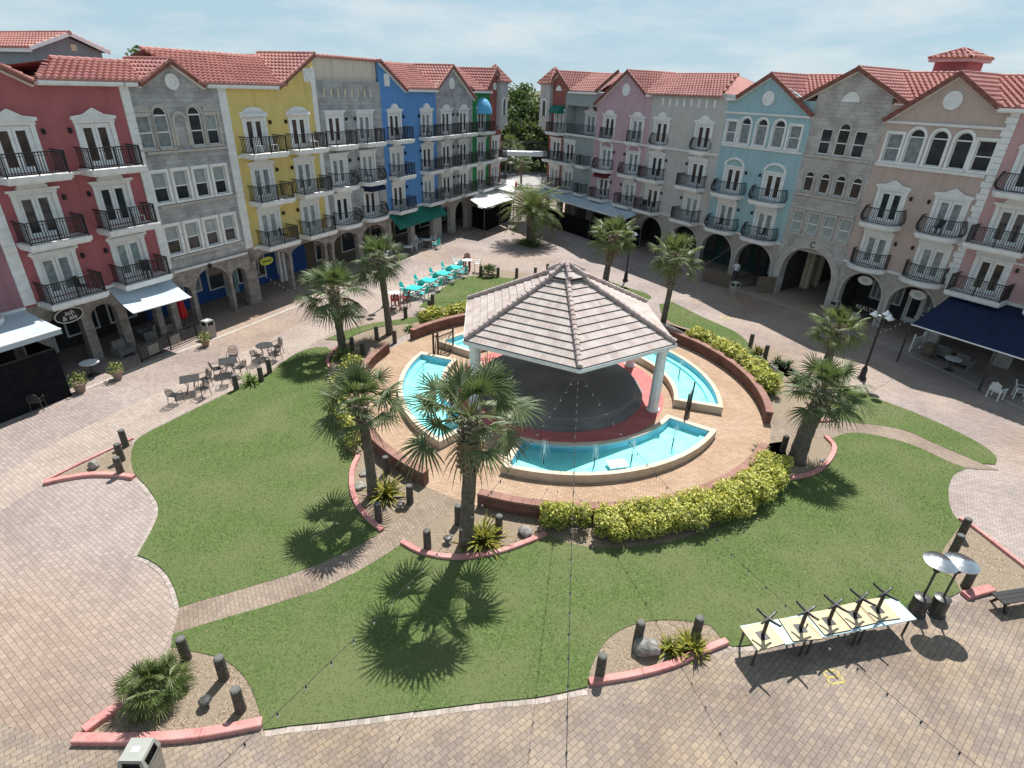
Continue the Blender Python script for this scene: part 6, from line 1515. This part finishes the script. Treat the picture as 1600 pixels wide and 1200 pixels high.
def rail_fence(name, label, a, c, h, m, cat='fence', gap=.12, panel=None):
    d = c-a; L = d.length; t = thing(name, label, cat, a, math.atan2(d.y, d.x)); mb = MB(); mb.bar((0,0,h), (L,0,h), .05); mb.bar((0,0,.1), (L,0,.1), .04)
    for i in range(int(L/gap)+1): mb.bar((i*gap,0,.1), (i*gap,0,h), .02)
    mb.build('railing', m, t)
    for i in range(max(2, int(L/1.6)+1)): x = L*i/max(1, int(L/1.6)); mb = MB(); mb.bar((x,0,0), (x,0,h+.05), .06); mb.build('post', m, t)
    if panel:
        for x0, x1 in panel: mb = MB(); [mb.box(x0+i*.09, x0+i*.09+.06, -.05, -.03, .2, .75) for i in range(int((x1-x0)/.09))]; mb.build('slat_panel', M['bin_body'], t)
    return t
rail_fence('cafe_fence', 'black railing of the left cafe terrace with two slatted panels', G(222,566), G(309,529), .95, M['black_iron'], panel=[(.5, 1.2), (1.9, 2.6)])
M['cushion'] = mat('grey_cushion', (.20,.19,.18), .9, (.15,.145,.14), 4)
def mk_lounge():
    t = thing('lounge_chair', '', 'armchair', group='cafe lounge chairs'); mb = MB(); mb.box(-.34, .34, -.34, .34, .2, .42); mb.build('seat', M['cushion'], t); mb = MB(); mb.obox((0, .32, .62), (.34, 0, 0), (0, .07, 0), (0, .05, .24)); mb.build('backrest', M['cushion'], t)
    for s in (-1, 1): mb = MB(); mb.box(s*.40-.06, s*.40+.06, -.34, .36, .0, .58); mb.build('armrest', M['cushion'], t)
    return t
lg = Repeat(mk_lounge)
for q, a, l in [((196,556),1.2,'grey lounge chair nearest the left cafe entrance'), ((232,530),-.6,'grey lounge chair under the left part of the grey sail'), ((262,518),2.6,'grey lounge chair behind the folded red umbrella')]: lg(G(*q), a, l)
p = G(78,618); wsq((p.x, p.y, 0), .4, 'dark square table in the shade of the leftmost awning'); q = G(62,640); wch2(q, face_to(q, p), 'metal chair at the dark table under the leftmost awning')

# ------------------------------------------------------------------ awnings
M['sail'] = mat('grey_sail', (.42,.44,.46), .8, (.36,.38,.40), 1.2); M['canvas_w'] = mat('white_canvas', (.70,.70,.68), .8, (.60,.60,.58), 1.0, 5); M['canvas_b'] = mat('blue_grey_canvas', (.40,.48,.54), .75, (.50,.57,.62), .6, 5)
def awning(label, back, front, m, sag=.10, posts=(), val=.16, vm=None, bulge=0.0):
    """canvas between a wall line and a front bar (world points, same count)"""
    c = (back[0]+front[-1])/2; c.z = 0; t = thing('awning', label, 'awning', c, 0, 'awnings over the shops'); mb = MB(); n, k = 14, 8
    def line(p, f):
        g = f*(len(p)-1); i = min(int(g), len(p)-2); return p[i].lerp(p[i+1], g-i)
    g = [[line(back, i/n).lerp(line(front, i/n), j/k)-c-Vector((0,0,sag*math.sin(PI*j/k)*(.5+.5*math.sin(PI*i/n)))) for j in range(k+1)] for i in range(n+1)]
    for i in range(n):
        for j in range(k): mb.face([g[i][j], g[i+1][j], g[i+1][j+1], g[i][j+1]][::-1])
    if val:
        for i in range(n): a, b2 = g[i][k], g[i+1][k]; mb.face([a, b2, b2-Vector((0,0,val)), a-Vector((0,0,val))][::-1])
    mb.build('canopy', m, t)
    mb = MB(); mb.tube([p-c for p in front], .04, 8); mb.build('front_bar', vm or M['white'], t)
    for f in posts: q = line(front, f)-c; mb = MB(); mb.bar((q.x, q.y, 0), q, .08); mb.build('post', M['dark_metal'], t)
    return t
Z = lambda r, u, y, z: W(r, u, y, z)
awning('pale grey awning at the left edge above the dark cafe', [Z('L',-8,-.1,3.66), Z('L',-.05,-.1,3.66)], [Z('L',-8,-2.9,3.34), Z('L',-.15,-2.9,3.34)], M['canvas_b'], .06, (.5,), .25)
awning('pale grey shade sail hung under the right red balcony', [Z('L',3.85,-.1,3.60), Z('L',7.2,-.1,3.55)], [Z('L',3.4,-2.5,2.86), Z('L',6.75,-2.5,2.76)], M['canvas_b'], .22, (), 0, M['canvas_w'])
awning('green awning stretched below the blue building', [Z('L',28.3,-.1,3.56), Z('L',36.4,-.1,3.56)], [Z('L',28.2,-1.25,2.60), Z('L',36.2,-1.25,2.60)], M['green_canvas'], .05, (), .18, M['green_canvas'])
awning('wide white awning at the foot of the green building', [G(735,312,3.5), G(764,287,3.5)], [G(757,325,2.95), G(803,311,2.95)], M['canvas_w'], .10, (0, .5, 1), .1)
awning('second white awning beyond, near the footbridge', [G(765,289,3.45), G(778,279,3.5)], [G(803,309,2.95), G(804,282,3.0)], M['canvas_w'], .05, (1,), .1)
awning('long blue grey awning along the right row under the pink building', [Z('R',-45.5,-.1,3.62), Z('R',-29.7,-.1,3.62)], [Z('R',-46.6,-2.7,3.1), Z('R',-29.2,-2.7,3.1)], M['canvas_b'], .08, (.1, .4, .7, 1), .12)
awning('large navy awning with a white front bar at the right edge', [Z('R',-2.2,-.1,3.62), Z('R',6.5,-.1,3.62)], [Z('R',-2.1,-4.8,2.36), Z('R',6.5,-4.8,2.36)], M['navy'], .06, (0, .5, 1), .05)

M['mesh_screen'] = mat('dark_mesh_screen', (.008,.009,.011), .9, (.014,.014,.016), 4, spec=.05)  # near black panels added to stand for the shade under the awnings
def backdrop(label, pts, h):
    t = thing('terrace_screen', label, 'screen', pts[0], 0, 'dark terrace screens'); mb = MB(); fr = MB()
    for p, q in zip(pts, pts[1:]): a, c = p-pts[0], q-pts[0]; mb.bar(a+Vector((0,0,h/2)), c+Vector((0,0,h/2)), .03, h); fr.bar(a+Vector((0,0,h)), c+Vector((0,0,h)), .06)
    mb.build('mesh_panel', M['mesh_screen'], t); fr.build('top_rail', M['black_iron'], t)
backdrop('dark mesh screen along the terrace under the wide white awning', [G(738,354), G(760,361), G(797,343), G(800,318)], 2.2)
backdrop('dark mesh screen of the cafe under the leftmost awning', [W('L',-8,-2.75,0), W('L',-.6,-2.75,0), W('L',-.6,-.1,0)], 2.5)
backdrop('dark mesh screen along the terrace under the blue grey awning', [W('R',-44.5,-2.4,0), W('R',-29.6,-2.4,0), W('R',-29.6,-.2,0)], 1.9)
# ------------------------------------------------------------------ signs
def text_mesh(s, size, m, ext=.006, sp=1.0):
    cu = bpy.data.curves.new('lettering', 'FONT'); cu.body = s; cu.size = size; cu.extrude = ext; cu.align_x = 'CENTER'; cu.align_y = 'CENTER'; cu.space_line = sp
    o = bpy.data.objects.new('lettering', cu); col.objects.link(o); dg = bpy.context.evaluated_depsgraph_get(); me = bpy.data.meshes.new_from_object(o.evaluated_get(dg)); bpy.data.objects.remove(o); bpy.data.curves.remove(cu); me.materials.clear(); me.materials.append(m); return me
def upright(me, parent, loc): o = link('lettering', me, parent, loc); o.rotation_euler = (PI/2, 0, 0); return o
M['sign_black'] = mat('sign_black', (.02,.018,.018), .4); M['sign_lime'] = mat('sign_lime', (.42,.44,.06), .5); M['sign_wht'] = mat('sign_white', (.72,.73,.72), .5)
def oval(label, row, u, y, z, a, c, m, rim, txt=None, size=.2, tm=None):
    t = thing('shop_sign', label, 'sign', W(row, u, y, z), ROWS[row][1], 'oval shop signs'); n = 28; mb = MB(); mb.prism([(a*math.cos(2*PI*k/n), c*math.sin(2*PI*k/n)) for k in range(n)], -.02, .03); mb.build('panel', m, t)
    mb = MB(); mb.tube([(a*math.cos(2*PI*k/n), -.02, c*math.sin(2*PI*k/n)) for k in range(n+1)], .025, 6); mb.build('rim', rim, t); mb = MB()
    for s in (-1, 1): mb.bar((s*a*.6, 0, c*.7), (s*a*.6, .0, c*.7+.35), .025)
    mb.build('hanger', M['dark_metal'], t)
    if txt: upright(text_mesh(txt, size, tm, .006, .72), t, (0, -.03, 0))
    return t
oval('black oval sign reading ash & ale at the left arcade', 'L', 1.55, -.35, 2.95, .66, .36, M['sign_black'], M['sign_wht'], ' ash\n& ale', .34, M['sign_wht'])
t = oval('lime oval sign hanging in the yellow building arcade', 'L', 14.35, -.2, 2.72, .55, .25, M['sign_lime'], M['sign_lime']); mb = MB()
for i in range(9): mb.box(-.40+i*.09, -.40+i*.09+.065, -.03, -.02, -.05+.015*math.sin(i*2), .05)
mb.build('lettering_band', M['sign_black'], t)
for u, l in ((-7.75, 'white oval sign above the window lettered REALTY'), (-4.3, 'white oval sign above the door right of the REALTY window')):
    t = oval(l, 'R', u, .3, 2.72, .52, .30, M['sign_wht'], M['bin_lid']); mb = MB()
    for k in range(4): mb.box(-.28+k*.02, .22, -.03, -.02, .10-k*.075, .13-k*.075)
    mb.build('lettering_band', M['bin_lid'], t)
t = thing('shop_sign', 'dark board lettered REALTY under the window right of the C arch', 'sign', W('R', -7.35, .7, .72), ROWS['R'][1]); mb = MB(); mb.box(-1.0, 1.0, 0, .05, -.26, .26); mb.build('panel', M['sign_black'], t); upright(text_mesh('REALTY', .40, M['cream']), t, (0, -.008, -.01))
t = thing('arch_letter', 'black letter C at the crown of the wide stone arch', 'letter', W('R', -11.95, -.135, 4.27), ROWS['R'][1]); upright(text_mesh('C', .60, M['sign_black'], .02), t, (0, 0, 0))
t = thing('arch_lantern', 'small black lantern above the blue arch of the grey stone building', 'lantern', W('L', 10.05, -.03, 3.42), ROWS['L'][1]); link('lamp_body', LANT, t).scale = (1.3, 1.3, 1.2)

# ------------------------------------------------------------------ street lamps
def mk_lamp():
    t = thing('street_lamp', '', 'street lamp', group='three headed street lamps'); mb = MB(); mb.lathe([(.24, 0), (.24, .10), (.17, .16), (.15, .62), (.09, .74), (.065, .85), (.05, 3.45), (.07, 3.5), (.03, 3.6)], 12); mb.build('post', M['black_iron'], t)
    for k in range(3):
        a = k*2*PI/3+.5; d = Vector((math.cos(a), math.sin(a), 0)); mb = MB(); mb.tube([Vector((0,0,3.25)), d*.2+Vector((0,0,3.38)), d*.40+Vector((0,0,3.62)), d*.42+Vector((0,0,3.78))], .022, 6); h = mb.build('arm', M['black_iron'], t)
        c = tuple(d*.42); mb = MB(); mb.lathe([(.06, 3.62), (.12, 3.68), (.12, 3.76)], 12, (c[0], c[1], 0)); mb.build('lamp_globe', M['sign_wht'], h); mb = MB(); mb.lathe([(.26, 3.74), (.26, 3.76), (.13, 3.86), (.05, 3.93), (0, 3.96)], 18, (c[0], c[1], 0)); mb.build('lamp_shade', M['steel'], h)
    return t
sl = Repeat(mk_lamp); sl(G(1346,592), .2, 'three headed black street lamp on the right beside two fan palms'); sl(G(977,439), 0, 'black street lamp behind the gazebo, partly hidden by a palm'); sl(G(603,478), .6, 'street lamp hidden behind the taller rear left palm trunk')

# ------------------------------------------------------------------ gates and rails of the court
def gate(label, a, c, h=1.25):
    d = c-a; L = d.length; t = thing('iron_gate', label, 'gate', a, math.atan2(d.y, d.x), 'black iron gates'); mb = MB(); mb.bar((0,0,.1), (L,0,.1), .05); mb.bar((0,0,h), (L,0,h), .05); mb.bar((.02,0,.1), (L-.02,0,h), .03)
    for i in range(int(L/.11)+1): mb.bar((i*.11,0,.1), (i*.11,0,h), .018)
    mb.build('gate_leaf', M['black_iron'], t)
    for x in (-.06, L+.06): mb = MB(); mb.bar((x,0,0), (x,0,h+.25), .075); mb.build('post', M['black_iron'], t)
gate('black iron gate on the left between two pools, standing ajar', G(686,558,.03), G(707,549,.03)); gate('black iron gate on the right seen edge on between two pools', G(1069,658,.03), G(1077,640,.03)); 
gate('narrow black iron gate leaf left of the open gate', G(679,557,.03), G(683,556,.03)); 
t = thing('handrail', 'thin dark handrail at the stage steps by the left gazebo column', 'handrail', G(750,588,.04), .5); mb = MB()
for y in (0, 1.0): mb.tube([(0,y,0), (0,y,.9), (.9,y,.95), (.9,y,0)], .02, 6); mb.tube([(0,y,.5), (.9,y,.5)], .016, 6)
mb.build('rail', M['dark_metal'], t)

# wooden fences and goods along the right row
M['plank'] = mat('fence_plank', (.20,.155,.12), .9, (.14,.11,.085), 5, 5)
def plank_fence(label, a, c, h=1.05):
    d = c-a; L = d.length; t = thing('wooden_fence', label, 'fence', a, math.atan2(d.y, d.x), 'wooden terrace fences'); mb = MB(); n = int(L/.14)
    for i in range(n): mb.box(i*.14, i*.14+.125, -.015, .015, .04, h)
    mb.build('boards', M['plank'], t); mb = MB(); mb.box(0, L, -.05, .05, h, h+.05); mb.build('top_rail', M['plank'], t)
plank_fence('long wooden terrace fence below the first teal arch', G(1096,439), G(1141,451)); plank_fence('short wooden terrace fence left of the C arch', G(1181,457), G(1209,458), 1.25)
rail_fence('ramp_rail', 'black stepped rail with small lights between the wooden fences', G(1145,452), G(1178,446), 1.0, M['black_iron'])
t = thing('picket_panel', 'white fence panel under the corner of the navy awning', 'fence', G(1421,549), R(30)); mb = MB(); mb.box(0, 1.1, -.02, .02, .25, .9)
for x in (0, 1.1): mb.bar((x,0,0), (x,0,1.15), .08)
mb.build('panel', M['wht_pl'], t)
def mk_barrel():
    t = thing('display_barrel', '', 'barrel', group='barrels under the navy awning'); mb = MB(); mb.lathe([(.24, 0), (.30, .2), (.32, .42), (.30, .65), (.25, .85), (0, .83)], 14); mb.build('staves', M['plank'], t); mb = MB()
    for z in (.15, .7): mb.lathe([(.305, z), (.315, z+.02), (.305, z+.05)], 14)
    mb.build('hoop', M['dark_metal'], t); return t
br = Repeat(mk_barrel); br(G(1447,556), 0, 'wooden barrel beside the white panel under the navy awning')
lg(G(1475,560), 2, 'grey lounge chair under the navy awning, nearer the barrel'); lg(G(1502,572), 2.2, 'grey lounge chair under the navy awning, farther right'); wr((lambda p: (p.x, p.y, 0))(G(1490,560,.74)), 0, 'round table between the lounge chairs under the navy awning')
wch(G(1553,622), 2.0, 'white chair in the shade at the right edge'); wch(G(1590,622), 1.0, 'second white chair at the far right edge in the shade')
t = thing('sandwich_board', 'white sandwich board outside the REALTY shop', 'sign', G(1336,500), R(-57)); mb = MB(); mb.obox((0, -.10, .27), (.26, 0, 0), (0, .012, 0), (0, .08, .27)); mb.obox((0, .10, .27), (.26, 0, 0), (0, .012, 0), (0, -.08, .27)); mb.build('panel', M['bin_lid'], t)
p = G(806,294); t = thing('fire_hydrant', 'small red hydrant in the bright gap between the rows', 'hydrant', p); mb = MB(); mb.lathe([(.2, 0), (.2, .08), (.14, .1), (.14, .62), (.18, .64), (.15, .78), (.05, .88)], 12); mb.bar((-.26,0,.5), (.26,0,.5), .12); mb.build('hydrant_body', M['red_cloth'], t)

# painted utility marks
M['yellow_paint'] = mat('yellow_marking', (.50,.40,.07), .8, (.42,.36,.16), 8)
a, c, d, e = [G(*q, .010) for q in [(1286,1049), (1306,1047), (1320,1065), (1298,1069)]]; mb = MB()
for p, q in ((a, c), (c, d), (d, e), (e, a), (a.lerp(e,.5), c.lerp(d,.5))): dd = (q-p).normalized(); nn = Vector((-dd.y, dd.x, 0))*.022; mb.face([p-nn, q-nn, q+nn, p+nn])
o = mb.build('painted_marking', M['yellow_paint']); struct(o)
mb = MB(); arc_ring(mb, .22, .32, 0, 360, .006, .010, faces='t', n=20); p = G(1133,496); o = mb.build('painted_marking', M['yellow_paint'], loc=(p.x, p.y, 0)); struct(o)

# ------------------------------------------------------------------ string lights
M['wire'] = mat('light_wire', (.035,.035,.035), .6); M['bulb'] = mat('glass_bulb', (.60,.60,.56), .2, spec=.6)
def strand(label, a, c, sag, gap=.62):
    t = thing('string_lights', label, 'string lights', a, 0, 'festoon strands'); n = 40; pts = [(c-a)*(i/n)-Vector((0,0,sag*4*(i/n)*(1-i/n))) for i in range(n+1)]
    mb = MB(); mb.tube(pts, .0065, 4, 0, False); mb.build('cable', M['wire'], t)
    mb = MB(); L = (c-a).length; k = int(L/gap); sk = MB()
    for i in range(1, k):
        f = i/k; p = (c-a)*f-Vector((0,0,sag*4*f*(1-f))); sk.tube([p, p-Vector((0,0,.07))], .016, 5); mb.lathe([(0, -.14), (.019, -.125), (.022, -.10), (.014, -.07)], 6, p)
    mb.build('bulbs', M['bulb'], t); sk.build('sockets', M['wire'], t)
gc = pol(5.5, A0, 3.5)
strand('middle festoon strand running from the gazebo corner straight toward the camera', gc, G(884,1240,6.2), .7); strand('left festoon strand running from the gazebo corner to the lower left', gc+Vector((-.1,0,0)), G(322,1215,5.2), .9); strand('right festoon strand running from the gazebo corner to the lower right', gc+Vector((.1,0,0)), G(1570,1230,4.6), .9)
strand('festoon strand from the left arcade to the rear left palm', W('L', 12.8, -.1, 3.0), G(520,478,3.3), .35); strand('festoon strand from the rear left palms to the turquoise tables', G(605,450,3.0), G(735,470,3.8), .4)
strand('festoon strand from the right palm to the teal arcade', G(1045,440,3.0), W('R', -18.5, -.1, 3.1), .3); strand('festoon strand across the right walk near the street lamp', G(1362,520,3.0), W('R', -2.6, -.1, 3.4), .4)

# ------------------------------------------------------------------ balcony chairs
def mk_bal(m):
    def f():
        t = thing('balcony_chair', '', 'chair', group='chairs on the balconies'); mb = MB(); mb.box(-.22, .22, -.22, .22, .42, .45); mb.build('seat', m, t); mb = MB(); mb.obox((0, .22, .68), (.22, 0, 0), (0, .012, 0), (0, .05, .22)); mb.build('backrest', m, t); 
        for x in (-.2, .2):
            for y in (-.2, .2): mb = MB(); mb.bar((x, y, 0), (x, y, .43), .035); mb.build('leg', m, t)
        return t
    return f
cw, ck = Repeat(mk_bal(M['wht_pl'])), Repeat(mk_bal(M['black_iron']))
FN = ['lowest', 'middle', 'top']
for row, u, f, k, dx, l in [('L',15.35,2,cw,-.5,'left yellow balcony'), ('L',15.35,2,cw,.7,'left yellow balcony, at its right end'), ('L',19.15,2,cw,.6,'right yellow balcony'), ('L',5.55,0,ck,.3,'right red balcony'), ('L',5.55,1,cw,.6,'right red balcony'), ('L',1.95,0,ck,.5,'left red balcony'), ('L',15.35,0,ck,.5,'left yellow balcony'),
    ('L',30.1,2,ck,-.3,'left blue balcony'), ('L',34.9,2,ck,-.5,'right blue balcony'), ('L',26.2,1,ck,-.6,'right grey balcony beside blue'), ('R',-4.2,1,ck,-.1,'right beige balcony'), ('R',-16.45,0,ck,.4,'right teal balcony'), ('R',-28.9,0,ck,-.4,'left pale grey balcony'), ('R',-20.2,0,ck,0,'left teal balcony')]:
    k(W(row, u+dx, -.6, FLO[f]+.005), ROWS[row][1]+random.uniform(-.6, .6), ('white' if k is cw else 'dark')+' chair on the '+FN[f]+' '+l)

# ------------------------------------------------------------------ person on the right terrace
def person(label, p, rz):
    J = {'pel': (0,0,.95), 'waist': (0,0,1.10), 'chest': (0,-.01,1.34), 'neck': (0,0,1.50), 'head': (0,-.02,1.64), 'top': (0,0,1.76), 'sl': (-.18,0,1.44), 'el': (-.24,.0,1.16), 'hl': (-.22,-.10,.92), 'fl': (-.22,-.13,.83), 'sr': (.18,0,1.44), 'er': (.24,0,1.16), 'hr': (.20,-.14,.98), 'fr': (.19,-.20,.93),
         'hipl': (-.09,0,.90), 'kl': (-.10,-.02,.50), 'al': (-.11,.02,.09), 'tl': (-.12,-.14,.03), 'hipr': (.09,0,.90), 'kr': (.10,-.02,.50), 'ar': (.11,.02,.09), 'tr': (.12,-.14,.03)}
    rad = {'pel': .14, 'waist': .13, 'chest': .155, 'neck': .055, 'head': .10, 'top': .07, 'sl': .065, 'el': .047, 'hl': .033, 'fl': .03, 'sr': .065, 'er': .047, 'hr': .033, 'fr': .03, 'hipl': .095, 'kl': .06, 'al': .042, 'tl': .035, 'hipr': .095, 'kr': .06, 'ar': .042, 'tr': .035}
    E_ = [('pel','waist'), ('waist','chest'), ('chest','neck'), ('neck','head'), ('head','top'), ('chest','sl'), ('sl','el'), ('el','hl'), ('hl','fl'), ('chest','sr'), ('sr','er'), ('er','hr'), ('hr','fr'), ('pel','hipl'), ('hipl','kl'), ('kl','al'), ('al','tl'), ('pel','hipr'), ('hipr','kr'), ('kr','ar'), ('ar','tr')]
    ks = list(J); me = bpy.data.meshes.new('body'); me.from_pydata([J[k] for k in ks], [(ks.index(a), ks.index(c)) for a, c in E_], []); o = bpy.data.objects.new('person_rig', me); col.objects.link(o); o.modifiers.new('s', 'SKIN'); o.modifiers.new('d', 'SUBSURF').render_levels = 2; o.modifiers['d'].levels = 2
    for i, k in enumerate(ks): me.skin_vertices[0].data[i].radius = (rad[k], rad[k])
    me.skin_vertices[0].data[0].use_root = True
    dg = bpy.context.evaluated_depsgraph_get(); bm = bpy.data.meshes.new_from_object(o.evaluated_get(dg)); bpy.data.objects.remove(o); bm.materials.clear()
    for m in (M['skin'], M['shirt'], M['trouser'], M['hair']): bm.materials.append(m)
    for f in bm.polygons:
        c = f.center; f.use_smooth = True; f.material_index = 2 if c.z < .96 and abs(c.x) < .19 else (1 if .96 <= c.z < 1.5 and not (abs(c.x) > .2 and c.z < 1.15) else (3 if c.z > 1.70 or (c.z > 1.6 and c.y > .03) else 0))
    r = link('person', bm, None, p, rz); tag(r, label, 'person')
M['skin'] = mat('skin', (.42,.25,.18), .6); M['shirt'] = mat('white_shirt', (.66,.68,.72), .8); M['trouser'] = mat('dark_trousers', (.04,.045,.06), .8); M['hair'] = mat('dark_hair', (.03,.02,.015), .7)
person('person in a white shirt standing in the shaded teal arcade', G(1146,440), R(-30))
